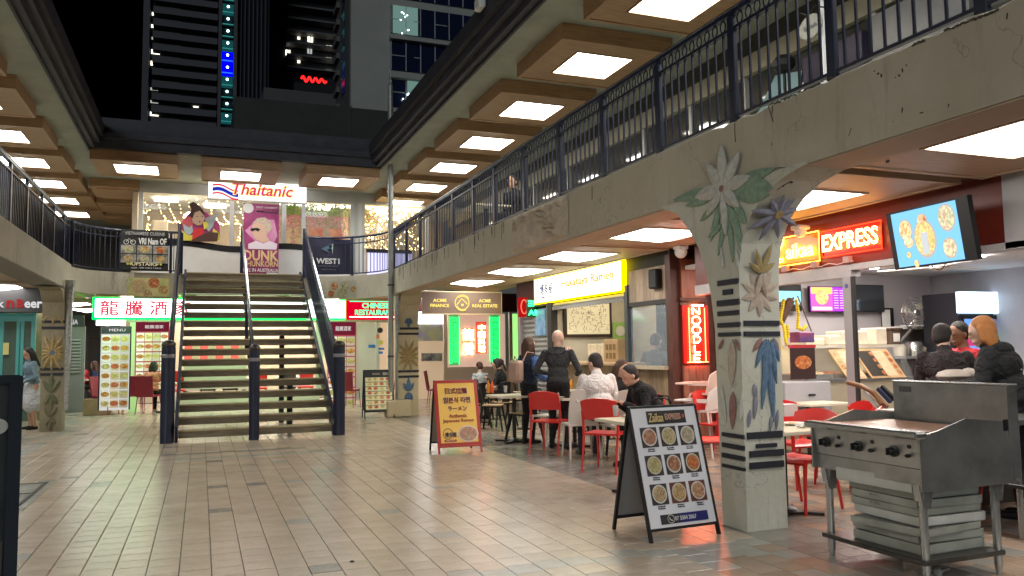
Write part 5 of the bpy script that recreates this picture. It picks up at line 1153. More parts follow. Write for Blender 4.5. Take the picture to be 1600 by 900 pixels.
o = obj('blue_box', MB().cbox(P_(1253, 527), (.26, .2, .14), ch=.01), mat('box_blue', (.05, .06, .22), .5, 0, (.3, .05, .12), 3)); tag(o, 'blue and purple carton under the yellow garlands', 'box')
# shelf with pedestal fan and pots on the back wall
sf = thing('wall_shelf', 'white wall shelf on brackets behind the display counter', 'shelf', (11.0, 9.95, 1.65)); a = ony(1400, 512, 9.8); b = ony(1510, 512, 9.8)
obj('board', MB().box((a.x, 9.75, a.z-.02), (b.x, 10.19, a.z+.02)), white, sf)
for x in (a.x+.3, b.x-.4): obj('bracket', MB().bar((x, 9.78, a.z-.03), (x+.02, 10.18, a.z-.35), .03, .03), white, sf)
fn = thing('wire_fan', 'round silver wire fan standing on the white shelf', 'fan', (a.x+.4, 9.9, a.z+.02)); c = ony(1428, 489, 9.7); R_ = .26
m = MB()
for r in (R_, R_*.8, R_*.6, R_*.4, R_*.2): m.tube([(c.x+r*math.cos(t), c.y-.06*(1-(r/R_)**2), c.z+r*math.sin(t)) for t in [2*PI*i/24 for i in range(24)]], .004 if r < R_ else .009, 4, closed=True)
for i in range(24):
    t = 2*PI*i/24; m.tube([(c.x+r*math.cos(t), c.y-.06*(1-(r/R_)**2), c.z+r*math.sin(t)) for r in (.04, R_*.5, R_)], .003, 4)
obj('guard', m, chrome, fn); obj('hub', MB().lathe([(.05, -.08), (.06, -.06), (.06, .1)], c, 12, axis=(0, 1, 0)), steel, fn)
for k in range(3):
    t = k*2*PI/3+.5; ca, sa = math.cos(t), math.sin(t); obj('blade', MB().add([(c.x+ca*.05, c.y, c.z+sa*.05), (c.x+ca*.12-sa*.1, c.y+.03, c.z+sa*.12+ca*.1), (c.x+ca*.23-sa*.06, c.y+.02, c.z+sa*.23+ca*.06), (c.x+ca*.22+sa*.03, c.y, c.z+sa*.22-ca*.03)], [(0, 1, 2, 3)]), mat('blade_cream', (.75, .72, .62), .4), fn)
obj('stand', MB().tube([(c.x, c.y+.03, c.z-R_), (c.x, c.y+.03, a.z+.02)], .02, 6).cbox((c.x, c.y+.05, a.z+.03), (.3, .2, .02)), white, fn)
for k, x in enumerate((.0, .2, .38)):
    q = ony(1462, 500, 9.8); o = obj('clear_tub', MB().lathe([(.085, 0), (.09, .2), (.09, .28), (.03, .3), (.03, .33)], (q.x+x, 9.9, a.z+.02), 12), mat('clear_plastic', (.72, .70, .62), .3, alpha=.75), smooth=True); tag(o, ['left', 'middle', 'right'][k]+' of three clear lidded tubs on the wall shelf', 'tub', 'clear tubs on the wall shelf')
o = obj('framed_notice', quad(FY(ony(1386, 498, 10.15).x, 10.15, ony(1386, 498, 10.15).z), .26, .36, .02), black); tag(o, 'black framed notice hanging at the corner of the back wall', 'notice'); q = ony(1386, 498, 10.1); obj('paper', quad(FY(q.x, 10.12, q.z), .18, .3, .004), white, o)
bkc = thing('back_counter', 'cluttered kitchen bench with pans below the wall shelf', 'counter', (11, 9.9, 0)); a = ony(1430, 556, 9.5)
obj('bench', MB().box((10.2, 9.4, a.z-.04), (11.69, 10.19, a.z)), steel, bkc); obj('bench_front', MB().box((10.2, 9.45, 0), (11.69, 9.5, a.z-.05)), mat('bench_dark', (.05, .04, .04), .5), bkc)
for k, (x, r, hh) in enumerate([(10.45, .1, .14), (10.75, .13, .2), (11.05, .15, .12), (11.35, .12, .26)]):
    o = obj('cooking_pot', MB().lathe([(r*.9, 0), (r, hh), (r*.8, hh+.03)], (x, 9.75, a.z+.001), 14), steel if k % 2 else mat('pot_cream', (.6, .55, .45), .4), smooth=True); tag(o, f'{ORD[k]} cooking pot from the left on the kitchen bench', 'pot', 'pots on the kitchen bench')
# drinks fridge
fr_ = thing('drinks_fridge', 'tall glass door drinks fridge with a glowing blue white header', 'fridge', (11.3, 8.7, 0)); a = ony(1500, 462, 9); b = ony(1570, 560, 9)
x0, x1 = a.x, a.x+1.0
obj('cabinet', MB().box((x0, 9.06, .05), (x1, 9.7, 2.25)), mat('fridge_black', (.02, .022, .03), .4), fr_)
obj('header', MB().box((x0-.02, 8.96, 1.93), (x1-.0, 9.059, 2.26)), lit('header_glow', (.6, .82, 1), 1.3), fr_)
obj('interior_glow', MB().box((x0+.08, 9.045, .3), (x1-.08, 9.059, 1.86)), lit('fridge_glow', (.16, .35, .85), .5), fr_)
obj('door_frame', MB().box((x0, 9.0, .2), (x0+.06, 9.044, 1.9)).box((x1-.06, 9.0, .2), (x1, 9.044, 1.9)).box((x0+.06, 9.0, 1.84), (x1-.06, 9.044, 1.9)), black, fr_)
obj('light_tube', MB().tube([(x0+.1, 9.0, .3), (x0+.1, 9.0, 1.3)], .014, 6), lit('tube_blue', (.55, .75, 1), 5), fr_)
random.seed(9)
for s in range(3):
    zt = 1.42-s*.36
    for i in range(9):
        c_ = random.choice([(.7, .05, .2), (.75, .6, .05), (.05, .5, .35), (.1, .6, .15), (.8, .35, .05), (.0, .45, .5)]) if True else 0
        c_ = [(.7, .05, .25), (.7, .05, .25), (.6, .55, .25), (.8, .7, .1), (.75, .65, .1), (.1, .6, .3), (.1, .6, .5), (.05, .5, .3), (.05, .45, .4)][i]
        x = x0+.14+i*.09; bo = obj('bottle', MB().lathe([(.03, 0), (.033, .16), (.012, .22), (.012, .26)], (x, 9.02, zt), 8), lit('drink%d' % i, c_, .4), fr_)
o = obj('tall_cupboard', MB().box((x1+.03, 8.6, 0), (13.4, 9.4, 2.24)), mat('cupboard_brown', (.055, .045, .045), .5)); tag(o, 'dark brown tall cupboard right of the drinks fridge', 'cupboard')

# ================================================================ UPPER RIGHT SHOPS behind the railing
ur = thing('upper_shops', 'glazed upper level shop fronts behind the right railing', 'shop front', (6.9, 9, FT))
upw = mat('upper_glass', (.09, .095, .09), .06, .35, spec=1)
obj('glass_wall', MB().box((7.0, -3, FT+.3), (7.1, 23, 5.15)), upw, ur); obj('header_beam', MB().box((6.9, -3, 5.15), (7.15, 23, 5.42)), mat('header_cream', (.30, .27, .20), .6, 0, (.36, .33, .25), 2), ur); obj('upstand', MB().box((6.95, -3, FT), (7.1, 23, FT+.3)), dark, ur)
obj('bulkhead', MB().box((6.95, -3, 5.421), (7.2, 23, ZC)), mat('bulkhead_dark', (.06, .058, .05), .7), ur)
for y in (4.2, 6.6, 8.9, 10.2, 11.6, 13.0, 14.6, 16.4, 18.4): obj('mullion', MB().box((6.93, y-.035, FT), (6.999, y+.035, 5.15)), mat('mullion_white', (.4, .4, .38), .4), ur)
obj('purple_door', MB().box((6.9, 6.75, FT), (6.998, 7.7, 5.0)), mat('door_purple', (.035, .025, .06), .5), ur)
obj('wall_panel', MB().box((6.9, 5.4, FT), (6.998, 6.6, 5.1)), mat('panel_grey', (.14, .14, .14), .4, 0, (.2, .2, .2), 1), ur)
obj('shop_graphic', MB().add([(6.98, 9.9, FT+.1), (6.98, 8.3, FT+.1), (6.98, 7.8, 4.9), (6.98, 8.3, 5.0)], [(0, 1, 2, 3)]), mat('graphic_teal', (.12, .28, .32), .4, 0, (.2, .38, .42), 1), ur)
obj('shop_graphic', MB().add([(6.975, 10.4, FT+.1), (6.975, 10.0, FT+.1), (6.975, 9.6, 4.6), (6.975, 9.8, 4.6)], [(0, 1, 2, 3)]), mat('graphic_purple', (.06, .03, .12), .4), ur)
hs_ = thing('hanging_sign', 'small oval sign on a scroll bracket above the upper walkway', 'sign', (6.3, 4.6, 4.9)); q = onx(1268, 42, 6.0)
Mh = FX(6.0, q.y, q.z); obj('oval_plate', disc(Mh, 0, 0, .17, .02, 0, 24, .13), mat('sign_grey', (.26, .26, .22), .6), hs_); obj('scroll_bracket', MB().tube([Mh@Vector((-.2+.05*i, .17+.04*math.sin(i*1.4), 0)) for i in range(9)], .009, 5), black, hs_)
text('The Studio', Mh@Matrix.Translation((0, 0, .022)), mat('sign_ink', (.15, .15, .15), .6), hs_, width=.2, height=.05)
q2 = onx(1278, 60, 6.1); ob = obj('thin_post', MB().box((6.05, q2.y-.12, FT), (6.12, q2.y-.06, 5.2)), white); tag(ob, 'slim white post under the small oval upper sign', 'post')
o = obj('dark_sculpture', MB().ball(onx(1225, 100, 6.5), (.14, .14, .12), n=7, k=5).tube([onx(1225, 105, 6.5), (6.5, onx(1225, 100, 6.5).y, FT)], .02, 6), black); tag(o, 'dark round topped plant stand behind the near upper railing', 'plant')
# ================================================================ FAR LOWER LEVEL (Chinese restaurant)
cr_ = thing('chinese_restaurant', 'bright ground floor restaurant front behind the stairs', 'shop front', (1.2, 22.9, 0))
WY = 22.9
obj('wall', MB().box((-2.3, WY, 0), (-2.2, WY+.1, 2.3)).box((-.62, WY, 0), (3.1, WY+.1, .3)).box((3.0, WY, .3), (3.2, WY+.1, 2.6)), mat('wall_pale', (.6, .58, .5), .6), cr_)
obj('header', MB().box((-2.4, WY, 2.3), (5.2, WY+.12, 3.0)), mat('wall_header', (.45, .43, .36), .7), cr_)
obj('green_jamb', MB().box((-1.72, WY-.02, 0), (-1.5, WY+.05, 2.3)), mat('jamb_green', (.40, .62, .30), .5, emit=(.5, .8, .3), es=.15), cr_)
obj('interior_back', MB().box((-2.3, 27, 0), (8.5, 27.1, 3)), mat('dining_wall', (.62, .5, .36), .7, 0, (.7, .6, .45), 1), cr_)
obj('interior_ceiling', MB().box((-2.4, WY+.12, 2.9), (8.5, 27, 2.96)), white, cr_)
for k, (x, y) in enumerate([(-.8, 24.2), (1, 24.2), (2.8, 24.2), (4.4, 24.2), (0, 26), (2, 26), (4, 26)]): obj('added_dining_light', MB().box((x-.45, y-.3, 2.86), (x+.45, y+.3, 2.895)), lit('added_dining_light', (1, .93, .82), 10), cr_)  # added ceiling lights, mostly unseen, to brighten the dining room
for x, w_ in ((3.95, .06), (4.75, .08), (5.05, .05)): obj('door_frame', MB().box((x-w_/2, WY-.03, 0), (x+w_/2, WY+.03, 2.3)), mat('frame_pale', (.6, .58, .54), .4), cr_)
obj('door_glass', MB().box((3.98, WY, .1), (4.71, WY+.01, 2.28)), mat('door_glass', (.55, .62, .6), .1, alpha=.55), cr_)
dk = mat('dining_dark', (.05, .03, .03), .5)
for k, (x, c_) in enumerate([(-.6, red_pl), (.2, dk), (.8, dk), (1.6, red_pl), (2.4, dk), (2.9, red_pl)]):
    t = thing('dining_chair', f'{ORD[k]} chair from the left in the dining room seen through the stairs', 'chair', (x, 24.4, 0), group='dining room chairs behind the stairs')
    obj('backrest', MB().cbox((x, 24.2, .8), (.4, .04, .42), ch=.01), c_, t); obj('seat', MB().cbox((x, 24.4, .45), (.42, .42, .05), ch=.01), c_, t)
    for a in (-.17, .17):
        for b in (-.17, .17): obj('leg', MB().box((x+a-.015, 24.4+b-.015, 0), (x+a+.015, 24.4+b+.015, .43)), black, t)
for k, (x, w_) in enumerate([(-.4, 1.1), (1.2, 1.2), (2.6, .9)]):
    t = thing('dining_table', f'{["left", "middle", "right"][k]} white clothed table in the dining room behind the stairs', 'table', (x, 25, 0), group='dining room tables behind the stairs')
    obj('table_top', MB().cbox((x, 25, .74), (w_, .8, .04)), white, t); obj('cloth', MB().box((x-w_/2, 24.59, .42), (x+w_/2, 24.6, .72)), mat('cloth_white', (.75, .72, .7), .8), t); obj('leg', MB().cbox((x, 25, .36), (.1, .1, .72)), black, t)
sf_ = thing('striped_awning', 'red and white checked food counter seen between the stair treads', 'counter', (-.2, 23.6, 0))
for i in range(8): obj('stripe', MB().box((-.42+i*.2, 23.6, 1.25), (-.22+i*.2, 23.62, 1.75)), mat('stripe_red', (.6, .08, .08), .5, emit=(.8, .1, .1), es=.3) if i % 2 == 0 else mat('stripe_pink', (.8, .5, .45), .5), sf_)
obj('counter', MB().box((-.42, 23.63, .5), (1.2, 24.1, 1.2)), mat('counter_pale', (.6, .55, .5), .5), sf_)
# light tubes visible between treads: the long sign
cs_ = thing('lightbox_sign', 'long white and green illuminated Chinese sign board running behind the stairs', 'sign', (.3, 20.9, 2.3))
obj('case', MB().box((-2.38, 20.95, 2.30), (3.50, 21.15, 2.82)), lit('sign_green', (.0, .8, .05), 2.4), cs_)
obj('face', MB().box((-2.32, 20.93, 2.345), (3.48, 20.949, 2.785)), lit('sign_face_cool', (.84, 1, .90), 2.6), cs_)
pr = lit('sign_pinkred', (.8, .06, .12), .38)
for i, ch in enumerate('龍騰酒家'): text(ch, FY(-2.02+i*.53, 20.92, 2.57), pr, cs_, width=.38, height=.34, bold=.045)
text('龍騰', FY(3.2, 20.92, 2.57), lit('sign_faint', (.8, .4, .4), .5), cs_, width=.4, height=.2)
rsn = thing('neon_sign', 'red box with green neon CHINESE RESTAURANT lettering', 'neon sign', (4.15, 20.9, 2.3))
obj('case', MB().box((3.52, 20.96, 2.30), (4.86, 21.15, 2.80)), lit('case_red', (.7, .0, .02), .45), rsn)
ngc = lit('neon_cyan_green', (.02, .9, .35), 1.0)
text('CHINESE', FY(4.28, 20.93, 2.67), ngc, rsn, 'neon_tube', width=.72, height=.14, bold=.02); text('RESTAURANT', FY(4.26, 20.93, 2.49), ngc, rsn, 'neon_tube', width=1.05, height=.14, bold=.02)
obj('neon_tube', MB().tube([(3.6, 20.93, 2.37), (4.84, 20.93, 2.37)], .012, 6), lit('neon_pinkwhite', (1, .5, .5), 5), rsn); obj('neon_tube', MB().tube([(3.6, 20.94, 2.78), (4.84, 20.94, 2.78)], .01, 6), ngc, rsn)
def menu_board(label, px0, py0, px1, py1, Y, cols, rows, title, base, head, hfrac=.12, glow=.25, name='menu_board', titlecol=None, frame_c=None):
    a = ony(px0, py0, Y); b = ony(px1, py1, Y); W_, H_ = b.x-a.x, a.z-b.z; t = thing(name, label, 'menu board', ((a.x+b.x)/2, Y, b.z)); M = FY((a.x+b.x)/2, Y, (a.z+b.z)/2)
    obj('panel', quad(M, W_, H_, .03, -.03), base, t); obj('heading', quad(M, W_*.98, H_*hfrac, .003, .001, 0, H_/2-H_*hfrac/2), head, t)
    if title: text(title, M@Matrix.Translation((W_*.05, H_/2-H_*hfrac*.5, .006)), titlecol or lit('title_white', (.9, .85, .8), .4), t, width=W_*.55, height=H_*hfrac*.35)
    if frame_c: 
        for s in (-1, 1): obj('frame_side', quad(M, .03, H_, .03, -.0, s*(W_/2+.012)), frame_c, t)
    gw, gh = W_*.94/cols, H_*(1-hfrac-.03)/rows
    k = 0
    for j in range(rows):
        for i in range(cols):
            cx = -W_*.47+gw*(i+.5); cy = H_/2-H_*hfrac-.01*H_-gh*(j+.5)
            ph = obj('dish_photo', quad(M, gw*.93, gh*.88, .003, .002, cx, cy), PHB[(i*5+j*3) % len(PHB)], t)
            obj('dish', disc(M, cx, cy+gh*.05, min(gw*.42, gh*.42)*1.1, .003, .0055, 12, min(gw*.3, gh*.32)), PHF[(i+j*2) % len(PHF)], ph); k += 1
    return t, M, W_, H_
g = .16
PHB = [mat('photo_white', (.7, .68, .66), .5, emit=(.9, .85, .8), es=g), mat('photo_grey', (.45, .4, .36), .5, emit=(.6, .5, .45), es=g*.8), mat('photo_tan', (.6, .5, .4), .5, emit=(.8, .65, .5), es=g*.8)]
PHF = [food('lit_curry', [(.45, .08, .02), (.7, .3, .08), (.8, .55, .2)], 16, .12), food('lit_noodle', [(.65, .5, .1), (.8, .7, .3), (.5, .3, .1)], 18, .12), food('lit_greens', [(.4, .45, .1), (.75, .65, .3), (.6, .2, .05)], 16, .12), food('lit_red', [(.6, .06, .03), (.75, .2, .1), (.6, .35, .2)], 16, .12)]
mbw = lit('board_glow', (.85, .83, .8), .3); hdk = mat('head_dark', (.03, .04, .05), .4); hmr = lit('head_maroon', (.2, .02, .04), .3); hmd = mat('board_maroon', (.16, .02, .035), .5, emit=(.3, .03, .06), es=.4)
menu_board('tall freestanding dish menu with three columns of photos, left of the stairs', 158, 510, 201, 640, 21.9, 3, 8, 'MENU', mbw, hdk, .09, frame_c=black)
menu_board('wide maroon dish menu on the wall behind the pink jacket diner', 212, 503, 263, 597, 22.85, 4, 5, '龍騰酒家', hmd, hmr, .16)
menu_board('maroon dish menu on the wall just right of the stairs', 512, 503, 556, 640, 22.85, 3, 7, '龍騰酒家', hmd, hmr, .15)
# door stickers
for k, (px, py, r, c_, n_) in enumerate([(594, 516, .08, (.03, .02, .02), 'black'), (590, 526, .06, (.7, .25, .12), 'orange'), (595, 535, .07, (.7, .6, .1), 'yellow')]):
    q = ony(px, py, 22.86); o = obj('door_sticker', disc(FY(q.x, 22.86, q.z), 0, 0, r, .006), mat('sticker%d' % k, c_, .5)); tag(o, f'round {n_} sticker on the restaurant glass door', 'sticker', 'stickers on the restaurant door')
for k, (px, py, w_, h_) in enumerate([(581, 541, .2, .09), (596, 545, .16, .06), (595, 551, .12, .07)]):
    q = ony(px, py, 22.86); o = obj('door_sticker', quad(FY(q.x, 22.86, q.z), w_, h_, .006), mat('sticker_sky', (.03, .2, .6), .5)); tag(o, f'{["large left", "upper right", "lower right"][k]} blue rectangular sticker on the restaurant glass door', 'sticker', 'stickers on the restaurant door')
# right of the cream column: bright room and neon window
fr2 = thing('neon_window_shop', 'glazed restaurant corner with dragon neon and green key pattern tubes', 'shop front', (6.5, 20.5, 0))
def qz(px, py, Y=20.5): q = ony(px, py, Y); return q.x, q.z
obj('header', MB().box((5.2, 20.45, 2.5), (8.3, 20.6, 3.0)), mat('header_maroon', (.06, .008, .01), .5), fr2)
obj('red_glow_panel', MB().box((5.75, 20.40, 2.52), (7.3, 20.449, 2.72)), lit('panel_red', (.9, .02, .02), .7), fr2)
text('龍騰酒家', FY(6.35, 20.385, 2.62), lit('panel_gold', (1, .5, .3), 2.5), fr2, width=.7, height=.15)
xa, za = qz(700, 490); xb, zb = qz(790, 572)
obj('window_pane', MB().box((xa, 20.5, zb), (xb, 20.51, za)), mat('frosted_pane', (.62, .55, .5), .3, emit=(.9, .55, .42), es=.2), fr2)
obj('dado', MB().box((xa-.1, 20.48, 0), (xb+.6, 20.6, zb)), mat('dado_cream', (.62, .5, .4), .6), fr2)
for px in (695, 797, 820): x, _ = qz(px, 500); obj('frame', MB().box((x-.045, 20.44, 0), (x+.045, 20.52, 2.5)), mat('frame_tan', (.62, .48, .36), .4), fr2)
kg = lit('key_green', (.0, .8, .10), 2.0)
def key(x0, x1, z0, z1):
    m = MB(); n = 7; h = (z1-z0)/n; w = x1-x0
    for i in range(n):
        z = z0+i*h; P5 = [(x0, z), (x0, z+h*.85), (x1, z+h*.85), (x1, z+h*.3), (x0+w*.45, z+h*.3), (x0+w*.45, z+h*.58), (x0+w*.7, z+h*.58)]
        m.tube([(a, 20.47, b) for a, b in P5], .0075, 5)
    m.tube([(x0-.05, 20.47, z0), (x0-.05, 20.47, z1)], .008, 4); m.tube([(x1+.05, 20.47, z0), (x1+.05, 20.47, z1)], .008, 4); return m
xc, zc = qz(705, 495); xd, zd = qz(714, 568); obj('key_pattern', key(xc, xd, zd, zc), kg, fr2); xc, zc = qz(768, 495); xd, zd = qz(777, 565); obj('key_pattern', key(xc, xd, zd, zc), kg, fr2)
gl_ = mat('green_halo_pane', (.3, .7, .45), .4, emit=(.05, .9, .3), es=.07)  # green glow around the tubes is put in as faintly emitting panels
for p in (709, 773): x, z = qz(p, 530); obj('green_halo', MB().box((x-.13, 20.485, zb+.05), (x+.13, 20.499, za-.02)), gl_, fr2)
nn = lit('neon_warm', (1, .36, .14), 7)
for ch, px, py, s in [('龍', 731, 523, .3), ('騰', 731, 545, .3)]: x, z = qz(px, py); text(ch, FY(x, 20.46, z), nn, fr2, 'neon_tube', width=s*1.1, height=s*1.1, bold=.012)
for i, ch in enumerate('中國料理'): x, z = qz(752, 512+i*11); text(ch, FY(x, 20.46, z), nn, fr2, 'neon_tube', width=.2, height=.17, bold=.012)
rp = mat('red_halo_pane', (.8, .2, .17), .4, emit=(1, .06, .05), es=.14)  # soft red glow behind the letters, built as weakly emitting panels
for p0_, p1_, q0, q1 in ((722, 740, 513, 555), (743, 760, 503, 552)):
    a_, b_ = qz(p0_, q0); c_, d_ = qz(p1_, q1); obj('red_backing', MB().box((a_, 20.485, d_), (c_, 20.4985, b_)), rp, fr2)
# room behind at left with posters
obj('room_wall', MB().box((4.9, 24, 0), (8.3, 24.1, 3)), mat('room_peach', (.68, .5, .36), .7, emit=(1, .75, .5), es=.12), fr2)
x, z = qz(680, 498, 23.9); obj('white_glow', MB().box((x-.9, 23.88, z-.15), (x+.3, 23.95, z+.3)), lit('room_glow', (1, 1, .98), 3), fr2)
x, z = qz(675, 520, 23.9); obj('lavender_poster', MB().box((x-.5, 23.9, z-.25), (x+.35, 23.96, z+.28)), mat('lavender', (.4, .38, .7), .5, 0, (.6, .6, .3), 3), fr2)
for px in (667, 683): x, z = qz(px, 558, 23.9); obj('framed_photo', MB().box((x-.16, 23.9, z-.12), (x+.16, 23.96, z+.12)), mat('photo_slate', (.1, .11, .15), .4, 0, (.4, .4, .4), 6), fr2)
x0_, z0_ = qz(800, 500, 21.5); o = obj('side_window', MB().box((7.98, 20.5, .6), (8.3, 20.52, 2.45)), mat('green_pane', (.3, .7, .2), .4, 0, (.75, .35, .2), 2, emit=(.3, .8, .2), es=.5)); tag(o, 'narrow green and orange lit window right of the dragon neon', 'window')
# ================================================================ LEFT SIDE LOWER (tavern, pizzeria)
tv_ = thing('tavern_front', 'black awninged bar front with turquoise frames at far left', 'shop front', (-4.6, 19.5, 0))
a = ony(0, 440, 19.2); obj('awning', MB().box((-6.4, 19.15, 2.38), (-2.98, 19.3, 2.97)), mat('awning_black', (.016, .016, .018), .5), tv_); obj('awning_underside', MB().box((-6.4, 19.3, 2.42), (-2.98, 20.5, 2.5)), dark, tv_)
wt = lit('awning_white', (.9, .9, .9), .3); rt_ = lit('awning_red', (.75, .06, .06), .22)
def txl(s, px0, px1, py, h, m_): 
    A = ony(px0, py, 19.14); B = ony(px1, py, 19.14); text(s, FY((A.x+B.x)/2, 19.14, A.z), m_, tv_, width=B.x-A.x, height=h, bold=.03)
txl('k', -3, 7, 474, .17, wt); txl('n', 10, 22, 475, .16, rt_); txl('B', 26, 37, 474, .18, rt_); txl('eer', 38, 66, 476, .14, wt)
tq = mat('turquoise_frame', (.06, .26, .24), .4, emit=(.1, .5, .45), es=.04)
A = lambda px, Y=19.6: ony(px, 520, Y).x
for p in (-40, 2, 29, 34, 52): obj('frame', MB().box((A(p)-.04, 19.6, 0), (A(p)+.04, 19.68, 2.38)), tq, tv_)
obj('frame_head', MB().box((-6.4, 19.59, 2.2), (A(52), 19.69, 2.37)), tq, tv_)
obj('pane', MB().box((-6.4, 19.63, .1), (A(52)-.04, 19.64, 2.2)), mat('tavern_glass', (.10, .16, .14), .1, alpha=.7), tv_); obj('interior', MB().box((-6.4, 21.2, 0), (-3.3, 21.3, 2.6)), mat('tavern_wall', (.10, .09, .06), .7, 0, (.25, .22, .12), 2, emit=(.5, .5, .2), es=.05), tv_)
obj('yellow_notice', MB().box((A(6), 19.58, 1.5), (A(15), 19.59, 1.75)), mat('notice_yellow', (.6, .55, .2), .5), tv_)
cz_ = thing('pizzeria_front', 'dark caffe pizzeria sign over a grey shuttered front', 'shop front', (-3, 24, 0))
ZZ = 23.4
A = lambda px, py: ony(px, py, ZZ)
p, q = A(53, 492), A(131, 510); obj('fascia', MB().box((p.x, ZZ, q.z), (q.x, ZZ+.1, p.z)), mat('fascia_slate', (.035, .045, .05), .5), cz_)
p, q = A(60, 503), A(122, 503); text('CAFFE PIZZERIA', FY((p.x+q.x)/2, ZZ-.01, p.z), lit('pizz_white', (.7, .72, .72), .3), cz_, width=q.x-p.x, height=.13, bold=.02)
p, q = A(104, 510), A(131, 590); obj('wall', MB().box((p.x-.9, ZZ+.05, 0), (q.x, ZZ+.15, p.z)), mat('wall_slate', (.22, .24, .24), .6), cz_)
sm2 = mat('louvre_grey', (.4, .42, .42), .5)
for i in range(11): p = A(105, 530+i*5); q = A(126, 530+i*5); obj('louvre', MB().box((p.x, ZZ-.02, p.z-.04), (q.x, ZZ+.02, p.z)), sm2, cz_)
obj('small_sign', MB().box((A(114, 0).x, ZZ-.03, A(0, 541).z), (A(122, 0).x, ZZ-.021, A(0, 537).z)), lit('tiny_sign', (.6, .9, 1), 1.2), cz_)
obj('turquoise_post', MB().box((A(99, 0).x-.05, ZZ-.1, 0), (A(99, 0).x+.03, ZZ-.02, 2.5)), tq, cz_)
o = obj('rear_wall', MB().box((-12, 31, 0), (-2.0, 31.2, 6)), mat('rear_wall', (.13, .12, .11), .8)); tag(o, 'dim rear wall of the left passage', 'wall')
o = obj('rear_door', MB().box((-3.6, 30.9, 0), (-2.9, 30.99, 2.1)), mat('rear_door', (.05, .06, .08), .6, 0, (.12, .06, .03), 2)); tag(o, 'dark arched door at the end of the left passage', 'door')
o = obj('lower_side_wall', MB().box((-9.0, 8, 0), (-6.4, 19.5, 2.98)), mat('side_wall', (.2, .18, .15), .8)); tag(o, 'grey side wall under the left balcony', 'wall')
# small red and white notice and white pendant near the menus
q = ony(150, 507, 21.6); p = ony(196, 507, 21.6); o = obj('pink_lightbox', MB().box((q.x, 21.6, 2.18), (p.x, 21.66, 2.31)), lit('pinkbox', (1, .8, .75), 1.6)); tag(o, 'thin pink white light strip under the left end of the green sign', 'light')
# rubbish cluster at the left menu foot
o = obj('cardboard_box', MB().cbox((-2.35, 22.2, .2), (.6, .35, .4), ch=.01), mat('cardboard', (.38, .27, .16), .8, 0, (.45, .33, .2), 5)); tag(o, 'brown cardboard box on the floor by the tall menu', 'box')
# ---------------------------------------------------------------- foreground left board
fb = thing('display_stand', 'tall dark display stand with a pale blue print at the left edge', 'stand', (-1.1, 3.6, 0))
q = ray(29, 620); Mf_ = None
P0 = fl(30, 905); P0 = Vector((P0.x, P0.y, 0)); 
A = Vector((0, 0, CH))+ray(31, 587)*3.3; ax, ay = A.x, A.y
dirn = Vector((-.93, -.25, 0)).normalized(); M = frame((ax, ay, 0), -dirn, (0, 0, 1))
H_ = A.z
def loc(nm, x0, x1, z0, z1, m_, t0=0, t1=.03): 
    mm_ = MB().box((x0, z0, t0), (x1, z1, t1)); mm_.v = [tuple(M@Vector(v)) for v in mm_.v]; return obj(nm, mm_, m_, fb)
loc('panel', -.9, -.001, .02, H_, mat('stand_slate', (.03, .042, .05), .45, 0, (.05, .062, .07), 4), -.04, 0)
loc('edge_rail', -.035, .012, .0, H_, mat('stand_edge', (.02, .03, .045), .4), .0, .012)
loc('top_rail', -.9, .0, H_-.03, H_+.004, mat('stand_edge', (.02, .03, .045), .4), .0, .014)
loc('grey_block', -.9, -.055, .72, .86, mat('stand_grey', (.09, .09, .085), .6), .001, .004)
loc('lower_block', -.9, -.04, .3, .71, mat('stand_grey2', (.065, .065, .06), .6), .001, .004)
obj('round_print', disc(M, -.085, 1.17, .05, .004, .004, 20, .035), mat('print_pale', (.55, .58, .55), .5), fb)
pts = [(-.9, .25), (-.036, .25), (-.036, .545), (-.06, .6), (-.085, .63), (-.14, .66), (-.9, .66)]
obj('blue_print', shape(M, pts, .004, .006), mat('print_sky', (.32, .5, .62), .5, 0, (.42, .62, .72), 3), fb)
o = obj('counter_shelf', MB().box((-5.2, 15.6, .98), (-2.98, 16.4, 1.02)).box((-5.1, 15.7, 0), (-3.1, 16.3, .98)), mat('bar_counter', (.05, .055, .06), .5)); tag(o, 'dark standing bar counter left of the weathered column', 'counter')
# ================================================================ FURNITURE
def arc_pts(n, a0, a1): return [a0+(a1-a0)*i/n for i in range(n+1)]
def make_red_chair(name='plastic_chair', m=red_pl, label='', H=.88):
    t = thing(name, label, 'chair')
    # dished seat
    def seat(u, v):
        x = (u-.5)*.44*(1-.08*(1-v)); y = -.2+.42*v; e = min(u, 1-u)
        return (x, y, .455-.018*math.sin(PI*u)*math.sin(PI*min(1, v*1.1))+.012*v-.03*max(0, v-.85)/.15)
    obj('seat', MB().surf(seat, 10, 8, .022), m, t, wc=False, smooth=True)
    def back(u, v):
        a = (u-.5); x = a*(.45+.0*v); z = .62+(H-.62)*v-.035*(2*a)**2*v*1.2
        return (x, -.235-.07*v+.10*(2*a)**2*.55, z)
    obj('backrest', MB().surf(back, 12, 6, -.016), m, t, wc=False, smooth=True)
    for s in (-1, 1):
        lg = MB(); lg.tube([(s*.215, -.29, 0), (s*.212, -.24, .25), (s*.215, -.2, .45), (s*.222, -.205, .62), (s*.222, -.22, .72)], .014, 8, r2=.019); obj('leg', lg, m, t, wc=False, smooth=True)
        lg = MB(); lg.tube([(s*.215, .22, 0), (s*.20, .19, .3), (s*.195, .17, .45)], .013, 8, r2=.021); obj('leg', lg, m, t, wc=False, smooth=True)
        obj('side_rail', MB().tube([(s*.205, -.2, .45), (s*.21, .0, .445), (s*.2, .18, .45)], .016, 8), m, t, wc=False, smooth=True)
    return t
